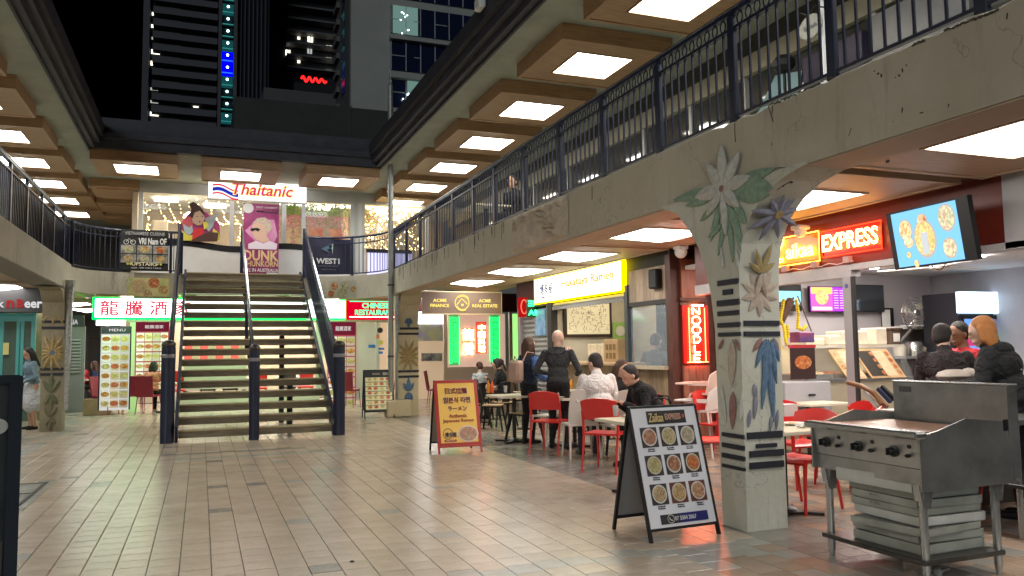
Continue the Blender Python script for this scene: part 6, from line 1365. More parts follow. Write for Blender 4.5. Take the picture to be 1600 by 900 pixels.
def make_white_chair(label):
    t = thing('plastic_chair', label, 'chair')
    def seat(u, v): return ((u-.5)*.42, -.2+.42*v, .455-.014*math.sin(PI*u)*math.sin(PI*v))
    obj('seat', MB().surf(seat, 10, 8, .024), white_pl, t, wc=False, smooth=True)
    def back(u, v):
        wv = .40+.03*math.sin(PI*v)-.05*v; a = u-.5
        return (a*wv, -.2-.09*v+.05*(2*a)**2, .46+.46*v-.02*(2*a)**4*v)
    obj('backrest', MB().surf(back, 10, 8, -.016), white_pl, t, wc=False, smooth=True)
    for s in (-1, 1):
        for y0, y1 in ((-.25, -.18), (.21, .18)): obj('leg', MB().tube([(s*.21, y0, 0), (s*.185, y1, .44)], .011, 8, r2=.02), white_pl, t, wc=False, smooth=True)
    return t
woodseat = mat('elm_seat', (.38, .26, .14), .45, 0, (.48, .34, .2), 6)
def make_metal_chair(label):
    t = thing('metal_chair', label, 'chair')
    obj('seat', MB().cbox((0, 0, .455), (.36, .36, .022), ch=.008), woodseat, t, wc=False); obj('seat_frame', MB().cbox((0, 0, .43), (.34, .34, .026)), black, t, wc=False)
    for s in (-1, 1):
        for y in (-1, 1):
            m = MB(); a, b = Vector((s*.22, y*.22, 0)), Vector((s*.15, y*.15, .43)); m.bar(a, (a+b)/2, .028, .03, up=(0, 1, 0)); m.bar((a+b)/2, b, .045, .035, up=(0, 1, 0)); obj('leg', m, black, t, wc=False)
    hp = [(-.17, -.16, .44), (-.18, -.2, .6), (-.175, -.235, .76), (-.13, -.25, .83), (0, -.26, .85), (.13, -.25, .83), (.175, -.235, .76), (.18, -.2, .6), (.17, -.16, .44)]
    obj('back_hoop', MB().tube(hp, .012, 8), black, t, wc=False, smooth=True)
    obj('splat', MB().surf(lambda u, v: ((u-.5)*.15, -.17-.085*v, .44+.4*v), 2, 4, .006), black, t, wc=False); obj('brace', MB().bar((-.15, 0, .2), (.15, 0, .2), .015, .015).bar((0, -.15, .2), (0, .15, .2), .015, .015), black, t, wc=False)
    return t
def make_table(label, top=tabletop, w_=.7, d_=.7):
    t = thing('cafe_table', label, 'table')
    obj('table_top', MB().cbox((0, 0, .725), (w_, d_, .032), ch=.005), top, t, wc=False); obj('edge_band', MB().cbox((0, 0, .722), (w_+.006, d_+.006, .022)), mat('edge_cream', (.7, .64, .52), .5), t, wc=False)
    obj('pedestal', MB().lathe([(.035, .03), (.03, .06), (.03, .68), (.05, .708)], (0, 0, 0), 12), mat('table_black', (.02, .02, .022), .35, .3), t, wc=False)
    for a in (PI/4, 3*PI/4):
        d = Vector((math.cos(a), math.sin(a), 0)); m = MB(); m.bar(d*-.32+Vector((0, 0, .018)), d*.32+Vector((0, 0, .018)), .07, .022); obj('foot', m, MATS['table_black'], t, wc=False)
    obj('base_dome', MB().lathe([(.14, .03), (.1, .05), (.035, .07)], (0, 0, 0), 14), MATS['table_black'], t, wc=False)
    return t
def place(pr, used, loc, rz, label, group):
    if not used: used.append(1); pr.location = (loc[0], loc[1], 0); pr.rotation_euler = (0, 0, rz); pr['label'] = label; pr['group'] = group; WM[pr.name] = Matrix.Translation((loc[0], loc[1], 0))@Matrix.Rotation(rz, 4, 'Z'); return pr
    return dup(pr, (loc[0], loc[1], 0), rz, label, group)
def G(px, py, z=0): p = fl(px, py, z); return (p.x, p.y)
def Dp(px, py, d): r = ray(px, py); return (r.x*d, r.y*d)
FXP, FXN, FYP, FYN = -PI/2, PI/2, 0, PI
tp = make_table(''); tu = []
for (loc, rz, lab) in [
    (G(1003, 655, .74), .02, 'cream topped cafe table behind the white curry menu board'),
    (G(897, 620, .74), .0, 'cream cafe table between the red chair and the white chair'),
    (G(925, 609, .74), .0, 'cream cafe table in front of the person in the white jacket'),
    (G(803, 617, .74), .0, 'pale cafe table with a green light spot beside the black metal chairs'),
    (G(1222, 668, .74), .0, 'cream cafe table just right of the nearest column'),
    (G(1130, 605, .74), .0, 'small cream table partly hidden behind the nearest column on its left'),
    (G(740, 603, .74), .0, 'cafe table behind the yellow ramen board'),
    (G(1000, 603, .74), .1, 'dark corner table between the two people leaning together'),
    (G(845, 595, .74), .0, 'small table behind the standing man in black'),
    (G(1262, 628, .74), .1, 'cream table in front of the grey drawer cabinet')]:
    place(tp, tu, loc, rz, lab, 'cafe tables under the right arcade')
cp = make_red_chair(); cu_ = []
for (loc, rz, lab) in [
    (G(862, 707), FXP+.75, 'red plastic chair right of the black metal chairs, facing the counter side'),
    (G(950, 735), FXP+.7, 'red plastic chair touching the left side of the curry menu board'),
    (Dp(976, 612, 11.2), FYN+.25, 'red plastic chair behind, in front of the brown haired diner'),
    (Dp(1026, 617, 10.2), FYN-.1, 'red plastic chair directly behind the top of the curry menu board'),
    (Dp(1106, 640, 8.75), FXN-.25, 'red plastic chair squeezed between the curry board and the nearest column'),
    (Dp(1122, 600, 10.6), FYN+.3, 'red plastic chair mostly hidden behind the column near the high chairs'),
    (Dp(1244, 632, 8.4), FYN, 'red plastic chair behind the table right of the nearest column'),
    (Dp(1303, 620, 8.6), FYP+.8, 'red plastic chair seen from the back at the curry shop doorway'),
    (G(1252, 795), FXN+.2, 'red plastic chair whose legs show between the column and the grill'),
    (G(1330, 770), FXN-.7, 'red plastic chair seen under the left end of the steel grill'),
    (Dp(1383, 630, 8.0), FYN, 'red plastic chair hidden behind the steel grill back plate'),
    (Dp(1590, 720, 7.0), FXN, 'red plastic chair at the right picture edge')]:
    place(cp, cu_, loc, rz, lab, 'red plastic chairs under the right arcade')
wp = make_white_chair(''); wu = []
for (loc, rz, lab) in [(G(908, 714), FYP-.2, 'white plastic chair with a solid back between the red chairs'), (Dp(858, 640, 12.3), FXN+.2, 'pale plastic chair half hidden behind the first red chair'), (Dp(972, 640, 10.6), FYP, 'white plastic chair legs behind the white chair and table')]:
    place(wp, wu, loc, rz, lab, 'white plastic chairs under the right arcade')
mp_ = make_metal_chair(''); mu_ = []
for (loc, rz, lab) in [
    (G(820, 690), FYP+.35, 'black metal chair with broad splat and wooden seat nearest the red chair'),
    (G(770, 672), FXN+2.6, 'black metal chair with wooden seat just right of the ramen board'),
    (Dp(785, 590, 15.5), FYP, 'black metal chair behind the pale table with the orange bottles'),
    (Dp(742, 590, 15.2), FYP+.3, 'black metal chair behind the top of the ramen board'),
    (Dp(893, 598, 12.3), FYP+.2, 'black hoop back chair in front of the man in the hoodie'),
    (Dp(962, 607, 11.2), FYP-.2, 'black hoop back chair behind the white jacket'),
    (Dp(1020, 603, 10.6), FYP-.3, 'black hoop back chair of the diner bent forward in black'),
    (Dp(760, 585, 17), FXP, 'black metal chair beside the seated boy'),
    (Dp(810, 585, 16.5), FXN, 'black metal chair under the woman in the dark vest')]:
    place(mp_, mu_, loc, rz, lab, 'black metal chairs by the ramen shop')
# dark red slim chairs at the Chinese restaurant
def make_slim(label):
    t = thing('upholstered_chair', label, 'chair'); m = mat('burgundy_vinyl', (.32, .02, .05), .4)
    obj('seat', MB().cbox((0, 0, .45), (.42, .42, .05), ch=.012), m, t, wc=False)
    obj('backrest', MB().surf(lambda u, v: ((u-.5)*(.42+.04*v), -.2-.08*v-.02*math.sin(PI*u), .44+.5*v), 6, 6, -.03), m, t, wc=False, smooth=True)
    for s in (-1, 1):
        for y in (-1, 1): obj('leg', MB().tube([(s*.22, y*.23, 0), (s*.19, y*.18, .44)], .009, 6, r2=.014), m, t, wc=False)
    return t
slp = make_slim(''); su_ = []
for (loc, rz, lab) in [(G(164, 648), FXP-.5, 'burgundy chair in front of the tall dish menu, leftmost'), (G(207, 646), FYP+.15, 'burgundy chair seen from behind beside the pink jacket diner'), (Dp(232, 641, 19.7), -.4, 'burgundy chair the pink jacket diner sits on'), (G(546, 636), FXN-2.2, 'red chair standing right of the stairs'), (Dp(606, 585, 22), FXN, 'red chair behind the far A-frame menu'), (Dp(682, 590, 21), FXP-.4, 'red chair right of the cream column')]:
    place(slp, su_, loc, rz, lab, 'burgundy chairs around the Chinese restaurant')
x_ = Dp(262, 605, 20.3); t = make_table('white table of the pink jacket diner behind the left newel post', mat('table_white', (.75, .75, .74), .4)); t.location = (x_[0], x_[1], 0)
x_ = Dp(118, 565, 24.2); t = make_table('grey table of the diners in the far left passage', mat('table_grey', (.4, .42, .4), .4), 1.2, .7); t.location = (x_[0], x_[1], 0)
# things on tables
for k, (px, py, c_) in enumerate([(761, 600, (.75, .3, .02)), (767, 602, (.8, .1, .02))]):
    p = fl(px+2, 614, .741); o = obj('sauce_bottle', MB().lathe([(.03, 0), (.032, .13), (.012, .17), (.008, .21)], (p.x, p.y, .742), 10), mat('sauce%d' % k, c_, .35), smooth=True); tag(o, ['orange', 'red'][k]+' squeeze bottle on the table by the ramen board', 'bottle', 'squeeze bottles')
p = fl(893, 606, .741); o = obj('sauce_bottle', MB().lathe([(.028, 0), (.03, .12), (.01, .16)], (p.x, p.y, .742), 10), mat('sauce0', (.75, .3, .02), .35), smooth=True); tag(o, 'small amber bottle on the table in front of the hoodie man', 'bottle')
p = fl(908, 602, .741); o = obj('phone', MB().cbox((p.x, p.y, .75), (.1, .16, .012), ch=.003), mat('phone_screen', (.02, .02, .03), .2, emit=(.3, .5, 1), es=.4)); tag(o, 'phone with a blue lit screen on the white jacket diner\'s table', 'phone')
p = fl(1228, 650, .741); o = obj('napkin_holder', MB().bar((p.x-.05, p.y+.02, .8), (p.x+.12, p.y+.02, .8), .12, .12), mat('napkin_white', (.7, .66, .62), .6)); tag(o, 'white folded menu stand on the table beside the column', 'menu stand')
# high chairs
def high_chair(loc, z0, label, c_):
    t = thing('high_chair', label, 'high chair', (loc[0], loc[1], 0), .5)
    obj('backrest', MB().surf(lambda u, v: ((u-.5)*.34*(1-.25*v*v), -.16-.05*v+.12*(2*u-1)**2*.5, .62+z0+.30*v-.06*(2*u-1)**2*v), 10, 8, -.02), c_, t, wc=False, smooth=True)
    obj('seat', MB().surf(lambda u, v: ((u-.5)*.32, -.16+.28*v, .62+z0-.015*math.sin(PI*u)), 6, 5, .03), c_, t, wc=False, smooth=True)
    obj('tray', MB().cbox((0, .2, .74+z0), (.44, .26, .03), ch=.012), c_, t, wc=False)
    for s in (-1, 1): obj('arm', MB().bar((s*.18, -.16, .74+z0), (s*.19, .14, .74+z0), .03, .05), c_, t, wc=False)
    for s in (-1, 1):
        for y in (-1, 1): obj('leg', MB().tube([(s*.26, y*.24, max(0, z0)), (s*.15, y*.13, .61+z0)], .014, 8), c_, t, wc=False)
    return t
hp_ = mat('highchair_pink_lit', (.72, .52, .44), .4); h1 = Dp(1100, 600, 11.0)  # pink neon light is put into this white chair's colour
high_chair((h1[0], h1[1]), .22, 'pink lit white high chair stacked on top, against the noodle bay', hp_); high_chair((h1[0]-.1, h1[1]-.12), .0, 'white high chair at the bottom of the stack by the noodle bay', mat('highchair_white', (.68, .66, .62), .4))
# ---------------------------------------------------------------- A-frame boards
def aboard(label, fl_, fr_, back, H, facem, edge, z0=.1, lean=.27):
    t = thing('a_frame_board', label, 'sign board', ((fl_[0]+fr_[0])/2, (fl_[1]+fr_[1])/2, 0))
    a, b = Vector((*fl_, 0)), Vector((*fr_, 0)); u = (b-a).normalized(); W_ = (b-a).length; nrm = Vector((u.y, -u.x, 0)); bk = -nrm
    up_ = (Vector((0, 0, H))+bk*lean).normalized(); L = math.sqrt(H*H+lean*lean)
    M = Matrix(((u.x, up_.x, 0, 0), (u.y, up_.y, 0, 0), (u.z, up_.z, 0, 0), (0, 0, 0, 1))); n = u.cross(up_); c = (a+b)/2
    M = Matrix(((u.x, up_.x, n.x, c.x), (u.y, up_.y, n.y, c.y), (u.z, up_.z, n.z, c.z), (0, 0, 0, 1)))
    def lq(nm, x0, x1, y0, y1, m_, z=0, th=.004, par=None):
        mm_ = MB().box((x0, y0, z), (x1, y1, z+th)); mm_.v = [tuple(M@Vector(v)) for v in mm_.v]; return obj(nm, mm_, m_, par or t)
    lq('panel', -W_/2+.008, W_/2-.008, z0, L, facem, -.012, .012)
    for s in (-1, 1): lq('frame_leg', s*W_/2-.012, s*W_/2+.012, 0, L, edge, -.026, .026)
    lq('frame_rail', -W_/2+.0121, W_/2-.0121, z0-.022, z0-.001, edge, -.02, .02); lq('frame_rail', -W_/2+.0121, W_/2-.0121, L-.015, L+.004, edge, -.02, .0205)
    up2 = (Vector((0, 0, H))-bk*lean*.95).normalized(); c2 = c+bk*(lean*1.98)
    M2 = Matrix(((u.x, up2.x, 0, c2.x), (u.y, up2.y, 0, c2.y), (u.z, up2.z, 0, c2.z), (0, 0, 0, 1))); n2 = u.cross(up2); M2[0][2], M2[1][2], M2[2][2] = n2
    for s in (-1, 1):
        mm_ = MB().box((s*W_/2-.012, 0, -.012), (s*W_/2+.012, L, .012)); mm_.v = [tuple(M2@Vector(v)) for v in mm_.v]; obj('rear_leg', mm_, edge if edge is not RED else black, t)
    mm_ = MB().box((-W_/2+.013, z0+.02, -.006), (W_/2-.013, L, .006)); mm_.v = [tuple(M2@Vector(v)) for v in mm_.v]; obj('rear_panel', mm_, mat('panel_backing', (.22, .22, .22), .7), t)
    mm_ = MB().box((-W_/2+.013, z0-.005, -.012), (W_/2-.013, z0+.019, .012)); mm_.v = [tuple(M2@Vector(v)) for v in mm_.v]; obj('frame_rail', mm_, black, t)
    return t, M, W_, L, lq
RED = mat('board_red_edge', (.45, .02, .015), .4)
bt, M, W_, L, lq = aboard('white A-frame menu board with nine curry dish photos by the nearest column', (3.16, 5.31), (3.79, 5.35), None, .99, mat('board_white', (.74, .75, .80), .35), black)
hd = [M@Vector((x, y, -.02)) for x, y in ((-.10, L), (-.085, L+.05), (-.05, L+.065), (.05, L+.065), (.085, L+.05), (.10, L))]; obj('carry_handle', MB().tube(hd, .007, 6), black, bt)
h = lq('heading', -.17, .20, L-.145, L-.04, mat('heading_black', (.015, .012, .012), .3), .001, .003)
T = lambda x, y, z=.005: M@Matrix.Translation((x, y, z))
text('Zaikaa', T(-.09, L-.093), mat('gold_letters', (.65, .48, .2), .4), bt, width=.14, height=.07, shear=.2, bold=.01); text('EXPRESS', T(.075, L-.091), mat('gold_letters2', (.5, .28, .2), .4), bt, width=.15, height=.05, bold=.03)
obj('flower_mark', disc(T(.175, L-.09), 0, 0, .016, .002, 0, 8), mat('mark_red', (.4, .06, .05), .5), bt)
names = [('Chicken', 'Masala'), ('Lamb', 'Biryani'), ('Veg', 'Biryani'), ('Chicken', 'Korma'), ('Lamb', 'Masala'), ('Fish', 'Masala'), ('Dhal', 'Makhni'), ('Butter', 'Naan'), ('Butter', 'Chicken')]
ink = mat('print_ink', (.06, .06, .07), .6)
BF = [food('plate_brown', [(.4, .16, .05), (.65, .45, .25), (.5, .08, .04), (.75, .65, .5)], 40), food('plate_biryani', [(.5, .4, .15), (.7, .6, .35), (.3, .2, .06)], 55), food('plate_korma', [(.35, .35, .2), (.6, .55, .4), (.4, .2, .1)], 35), food('plate_green', [(.4, .42, .12), (.65, .6, .3), (.5, .3, .12)], 45), food('plate_masala', [(.3, .12, .06), (.5, .22, .1), (.62, .4, .25)], 38), food('plate_red', [(.55, .08, .03), (.7, .2, .06), (.5, .4, .12)], 32), food('plate_dhal', [(.4, .25, .1), (.7, .55, .3), (.3, .1, .04)], 50), food('plate_naan', [(.75, .6, .3), (.5, .3, .1), (.85, .75, .5)], 48), food('plate_butter', [(.62, .2, .05), (.75, .5, .3), (.4, .08, .03)], 36)]
pb_ = mat('photo_black', (.03, .02, .018), .35); rim = [mat('rim_white', (.62, .6, .56), .4), mat('rim_cream', (.55, .5, .4), .4)]
for j in range(3):
    for i in range(3):
        cx, cy = -.178+.182*i, L-.245-.218*j; k = j*3+i
        ph = lq('dish_photo', cx-.076, cx+.076, cy-.078, cy+.078, pb_ if k not in (7, 8) else mat('photo_rust', (.12, .03, .015), .35), .001, .003)
        obj('plate', disc(T(cx, cy+.002, .005), 0, 0, .066, .002, 0, 22, .07), rim[k % 2], ph); obj('dish', disc(T(cx, cy+.002, .0072), 0, 0, .056, .002, 0, 20, .059), BF[k], ph)
        for q, s in enumerate(names[k]): text(s, T(cx, cy-.090-.0155*q, .002), ink, bt, width=.062, height=.011, bold=.02)
h = lq('phone_strip', -.205, .235, .122, .192, mat('strip_navy', (.02, .02, .16), .4), .001, .003); lq('phone_strip_dark', -.205, -.03, .1222, .1918, mat('strip_black', (.02, .02, .025), .4), .0042, .002)
text('07 5504 2067', T(.02, .157, .007), mat('strip_text', (.6, .6, .65), .5), bt, width=.2, height=.032, bold=.01)
obj('phone_ring', MB().tube([T(-.115, .157, .008)@Vector((.03*math.cos(t_), .03*math.sin(t_), 0)) for t_ in [2*PI*i/20 for i in range(20)]], .003, 4, closed=True), mat('ring_cream', (.55, .52, .45), .5), bt)
obj('handset', MB().tube([T(-.115, .157, .008)@Vector(v) for v in ((-.012, .012, 0), (-.01, -.002, 0), (.0, -.01, 0), (.012, -.012, 0))], .005, 5), mat('strip_text', (.6, .6, .65), .5), bt)
# ramen board
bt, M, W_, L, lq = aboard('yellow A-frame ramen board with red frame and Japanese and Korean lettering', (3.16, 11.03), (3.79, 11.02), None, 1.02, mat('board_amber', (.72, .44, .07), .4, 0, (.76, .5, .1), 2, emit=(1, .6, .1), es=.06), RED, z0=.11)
T = lambda x, y, z=.006: M@Matrix.Translation((x, y, z))
for s in (-1, 1): lq('red_border', s*(W_/2-.015)-.022, s*(W_/2-.015)+.022, .1, L, RED, .001, .003)
lq('red_border', -W_/2+.037, W_/2-.037, .11, .15, RED, .001, .003); lq('red_border', -W_/2+.037, W_/2-.037, L-.04, L, RED, .001, .003)
mar = mat('ink_maroon', (.32, .02, .03), .5); halo = mat('halo_white', (.85, .75, .6), .5)
for s, y, w__, h_ in [('日式拉麵', .90, .32, .085), ('일본식 라면', .765, .40, .085), ('ラーメン', .64, .28, .065)]:
    text(s, T(.0, y*L/1.055, .004), halo, bt, 'lettering_halo', width=w__*1.05, height=h_*1.12, bold=.07, ext=.001); text(s, T(0, y*L/1.055, .007), mar, bt, width=w__, height=h_, bold=.03)
text('Authentic', T(0, .535), mar, bt, width=.27, height=.055, bold=.01); text('Japanese Ramen', T(0, .46), mar, bt, width=.46, height=.06, bold=.01)
rb_ = obj('bowl', disc(T(.13, .27, .004), 0, 0, .155, .003, 0, 28, .12), mat('bowl_cream', (.75, .62, .5), .4), bt); obj('soup', disc(T(.13, .27, .008), 0, 0, .13, .003, 0, 24, .10), food('ramen_photo', [(.55, .2, .12), (.72, .42, .3), (.6, .3, .15), (.8, .6, .45)], 18), bt); obj('greens', disc(T(.12, .215, .012), 0, 0, .04, .003, 0, 10, .03), F4, bt)
obj('round_mark', MB().tube([T(-.17, .28, .006)@Vector((.07*math.cos(t_), .075*math.sin(t_), 0)) for t_ in [2*PI*i/24 for i in range(24)]], .004, 4, closed=True), mat('ink_navy', (.05, .05, .15), .5), bt)
text('博多屋', T(-.13, .265), mat('ink_navy', (.05, .05, .15), .5), bt, width=.17, height=.07, bold=.03); lq('open_strip', -.23, -.05, .165, .195, mat('strip_red', (.4, .03, .02), .5), .004, .003); text('OPEN 7 DAYS', T(-.14, .18, .009), halo, bt, width=.13, height=.017, bold=.02)
# far board
a_, b_ = G(566, 650), G(612, 652); bt, M, W_, L, lq = aboard('black framed A-frame board listing dishes in seven rows at the far end', (3.36, 17.6), (4.0, 17.55), None, 1.05, mat('board_dark', (.04, .05, .05), .4), black, z0=.16)
T = lambda x, y, z=.006: M@Matrix.Translation((x, y, z))
lq('dish_sheet', -W_/2+.03, W_/2-.03, .19, L-.17, mat('sheet_straw', (.62, .58, .34), .4, emit=(.8, .75, .4), es=.12), .001, .003)
text('DRAGON', T(-.05, L-.09), halo, bt, width=.16, height=.04); lq('logo_patch', .1, .28, L-.12, L-.06, mat('patch_pale', (.5, .5, .4), .5), .001, .003)
for j in range(7):
    y = .19+(L-.36)*(j+.5)/7; lq('divider', -W_/2+.03, W_/2-.03, y-(L-.36)/14-.006, y-(L-.36)/14+.006, ink, .0045, .003)
    for i in range(4): obj('dish', disc(T(-.2+.135*i, y+.01, .006), 0, 0, .05, .003, 0, 10, .035), PHF[(i*3+j) % 4], bt)
# ---------------------------------------------------------------- griddle
gr = thing('griddle', 'stainless steel gas griddle on legs with black knobs and a tall back plate', 'griddle', (4.4, 4.1, 0))
y0, y1 = 3.66, 4.56; xf, xb = 4.06, 4.80
obj('control_panel', MB().add([(xf, y0+.0, .70), (xf, y1, .70), (xf-.02, y1, .88), (xf-.02, y0, .88), (xf+.05, y0, .70), (xf+.05, y1, .70), (xf+.05, y1, .88), (xf+.05, y0, .88)], [(0, 1, 2, 3)[::-1], (4, 5, 6, 7), (0, 3, 7, 4), (1, 5, 6, 2), (3, 2, 6, 7), (0, 4, 5, 1)]), steel_worn, gr)
obj('lower_rail', MB().box((xf+.005, y0, .60), (xf+.05, y1+.0, .695)), steel_worn, gr)
obj('front_lip', MB().cbox((xf-.03, (y0+y1)/2, .905), (.10, y1-y0+.06, .045), ch=.012), steel, gr)
obj('plate_bed', MB().box((xf+.055, y0+.02, .80), (xb-.02, y1-.01, .865)), mat('grill_black', (.015, .013, .012), .5), gr)
obj('hot_plate', MB().cbox((xf+.36, (y0+y1)/2+.02, .905), (.52, .80, .02), ch=.004), mat('plate_rust', (.13, .055, .03), .38, .3, (.22, .10, .05), 2, .1), gr)
gt = MB()
for i in range(26): gt.box((xf+.06, y0+.04+i*.033, .866), (xf+.11, y0+.05+i*.033, .895))
obj('grate_teeth', gt, MATS['grill_black'], gr, kind='stuff')
# side cheeks
for y, nm in ((y0-.012, 'near_cheek'), (y1, 'far_cheek')):
    obj('side_panel', MB().poly([(xf-.03, y, .57 if nm == 'near_cheek' else .6), (xb+.03, y, .57), (xb+.03, y, .95), (xf+.36, y, .99), (xf+.12, y, .925), (xf-.03, y, .90)], (0, 1, 0), .012), steel_worn, gr)
obj('back_plate', MB().box((xb-.02, y0-.02, .86), (xb+.005, y1-.02, 1.18)), steel_worn, gr); obj('back_box', MB().box((xb+.006, y0-.02, .60), (xb+.07, y1-.02, 1.165)), steel_worn, gr); obj('back_cap', MB().cbox((xb+.025, (y0+y1)/2-.02, 1.185), (.10, y1-y0+.01, .014), ch=.004), steel, gr)
obj('side_notch', MB().box((xb-.06, y0-.016, .90), (xb-.022, y0-.0125, .97)), black, gr); obj('maker_plate', MB().box((xb-.026, y1-.18, 1.11), (xb-.0205, y1-.08, 1.15)), mat('plate_dim', (.12, .12, .12), .4), gr)
for k in range(3):
    y = y1-.12-k*.29
    kn = obj('knob', MB().lathe([(.036, 0), (.036, .012), (.026, .016), (.024, .045), (.018, .05)], (xf-.012, y, .79), 16, axis=(-1, 0, 0)), mat('knob_black', (.012, .012, .012), .3), gr, smooth=True); obj('knob_grip', MB().cbox((xf-.07, y, .79), (.02, .012, .044), ch=.003), MATS['knob_black'], kn)
    obj('pilot_dial', MB().lathe([(.014, 0), (.012, .01)], (xf-.013, y-.12, .83), 10, axis=(-1, 0, 0)), MATS['knob_black'], gr); obj('pilot_button', MB().lathe([(.011, 0), (.014, .02), (.01, .03)], (xf-.012, y-.115, .775), 10, axis=(-1, 0, 0)), MATS['knob_black'], gr)
for x, y in ((xf+.05, y1-.06), (xf+.05, y0+.06), (xb-.08, y0+.06), (xb-.08, y1-.06)):
    lg = obj('leg', MB().lathe([(.016, 0), (.02, .03), (.025, .06), (.025, .595)], (x, y, 0), 12), steel, gr, smooth=True); obj('gusset', MB().poly([(x-.03 if x < 4.4 else x+.03, y-.045, .6), (x-.03 if x < 4.4 else x+.03, y+.045, .6), (x-.03 if x < 4.4 else x+.03, y+.03, .5), (x-.03 if x < 4.4 else x+.03, y-.03, .5)], (1, 0, 0), .006), steel, lg); obj('gusset', MB().poly([(x-.06, y-.031, .6), (x+.06, y-.031, .6), (x+.03, y-.031, .46), (x-.03, y-.031, .46)], (0, 1, 0), .006), steel, lg)
obj('under_shelf', MB().cbox((xf+.34, (y0+y1)/2, .14), (.68, .86, .03), ch=.004), mat('shelf_dark', (.06, .055, .05), .3, .6, (.12, .11, .1), 3), gr)
traym = mat('enamel_tray', (.28, .29, .25), .55, .1, (.40, .41, .36), 3, .1); trayw = mat('enamel_tray_white', (.5, .5, .46), .45, .1, (.6, .6, .56), 4)
random.seed(12); z = .156
for k, (h_, dx, dy, r, ww) in enumerate([(.065, .0, 0, .03, 0), (.055, .01, .01, -.02, 0), (.05, -.05, -.03, .12, 0), (.06, .02, 0, -.03, 0), (.05, .01, .02, .02, 0), (.055, .0, .0, -.02, 0), (.05, .0, .02, .01, 0)]):
    R = Matrix.Translation((xf+.36+dx, 4.06+dy, z))@Matrix.Rotation(r, 4, 'Z'); m = MB(); a, b = .27, .27
    m.box((-a, -b, 0), (a, b, .008), T=R)
    for s in (-1, 1): m.box((s*a-.006, -b, .008), (s*a+.006, b, h_-.005), T=R); m.box((-a+.006, s*b-.006, .008), (a-.006, s*b+.006, h_-.005), T=R)
    m.box((-a+.01, -b+.01, h_-.02), (a-.01, b-.01, h_-.012), T=R)
    o = obj('oven_tray', m, trayw if k == 3 else traym); tag(o, f'{ORD[k]} grey enamel tray from the bottom of the stack under the griddle', 'tray', 'enamel trays stacked under the griddle')
    if k in (4, 5): obj('handle', MB().tube([R@Vector(v) for v in ((-a-.006, .03, h_*.5), (-a-.014, .03, h_*.7), (-a-.014, .1, h_*.7), (-a-.006, .1, h_*.5))], .003, 4), steel, o)
    z += h_
R = Matrix.Translation((xf+.33, 4.08, z+.002))@Matrix.Rotation(.04, 4, 'Z'); m = MB(); m.box((-.32, -.3, 0), (.32, .3, .01), T=R)
for s in (-1, 1): m.box((s*.32-.006, -.3, .01), (s*.32+.006, .3, .085), T=R); m.box((-.314, s*.3-.006, .01), (.314, s*.3+.006, .085), T=R)
o = obj('oven_tray', m, trayw); tag(o, 'wide topmost tray with a dark inside on the stack under the griddle', 'tray', 'enamel trays stacked under the griddle'); m = MB(); m.box((-.31, -.29, .0101), (.31, .29, .03), T=R); obj('dark_inside', m, MATS['grill_black'], o)  # dark slab lines the inside of this tray
o = obj('metal_scrap', MB().lathe([(.025, 0), (.03, .03), (.02, .04)], (4.36, 3.86, .0), 8).bar((4.38, 3.86, .02), (4.5, 3.9, .015), .02, .012), galv); tag(o, 'small grey fitting lying on the floor under the griddle', 'fitting')
# steel bench at the right edge
sb = thing('steel_bench', 'stainless bench with dark undershelf at the right picture edge', 'bench', (5.9, 5.0, 0))
obj('bench_top', MB().cbox((6.0, 4.9, .86), (.7, 1.3, .04), ch=.004), steel_worn, sb); obj('bench_shelf', MB().cbox((6.0, 4.9, .40), (.8, 1.5, .03), ch=.004), mat('shelf_black', (.04, .038, .036), .3, .5), sb)
for x in (5.72, 6.28):
    for y in (4.3, 5.5): obj('leg', MB().tube([(x, y, 0), (x, y, .84)], .022, 8), steel, sb)
obj('plastic_wrap', MB().ball((5.75, 4.9, .6), (.2, .35, .16), n=9, k=5), mat('wrap_clear', (.5, .5, .5), .25, 0, (.3, .3, .3), 8, .8, 12), sb, smooth=True)
# menu rack behind the grill
mr_ = thing('menu_rack', 'leaning bundle of brown and white menus on a stand behind the griddle', 'menu rack', (5.6, 5.6, 0)); c = onx(1360, 622, 5.6)
q0 = [(1325, 598), (1345, 603), (1366, 614), (1378, 632)]; obj('brown_handle', MB().tube([onx(a, b, 5.6) for a, b in q0], .022, 8), mat('handle_brown', (.22, .09, .03), .35), mr_, smooth=True); obj('chrome_tip', MB().ball(onx(1325, 598, 5.6), .02), chrome, mr_)
for k, (a, b, c_, d_) in enumerate([(1350, 612, 1372, 636), (1362, 612, 1386, 636), (1372, 607, 1392, 628), (1378, 604, 1398, 624)]): obj('menu_booklet', MB().bar(onx(a, b, 5.62+k*.02), onx(c_, d_, 5.62+k*.02), .03, .035), [mat('bk_white', (.7, .66, .62), .5), mat('bk_brown', (.3, .12, .07), .5), mat('bk_blue', (.03, .04, .1), .5), black][k], mr_)
obj('stand', MB().tube([(5.66, onx(1372, 640, 5.66).y, 0), onx(1372, 640, 5.66)], .025, 8), steel, mr_)
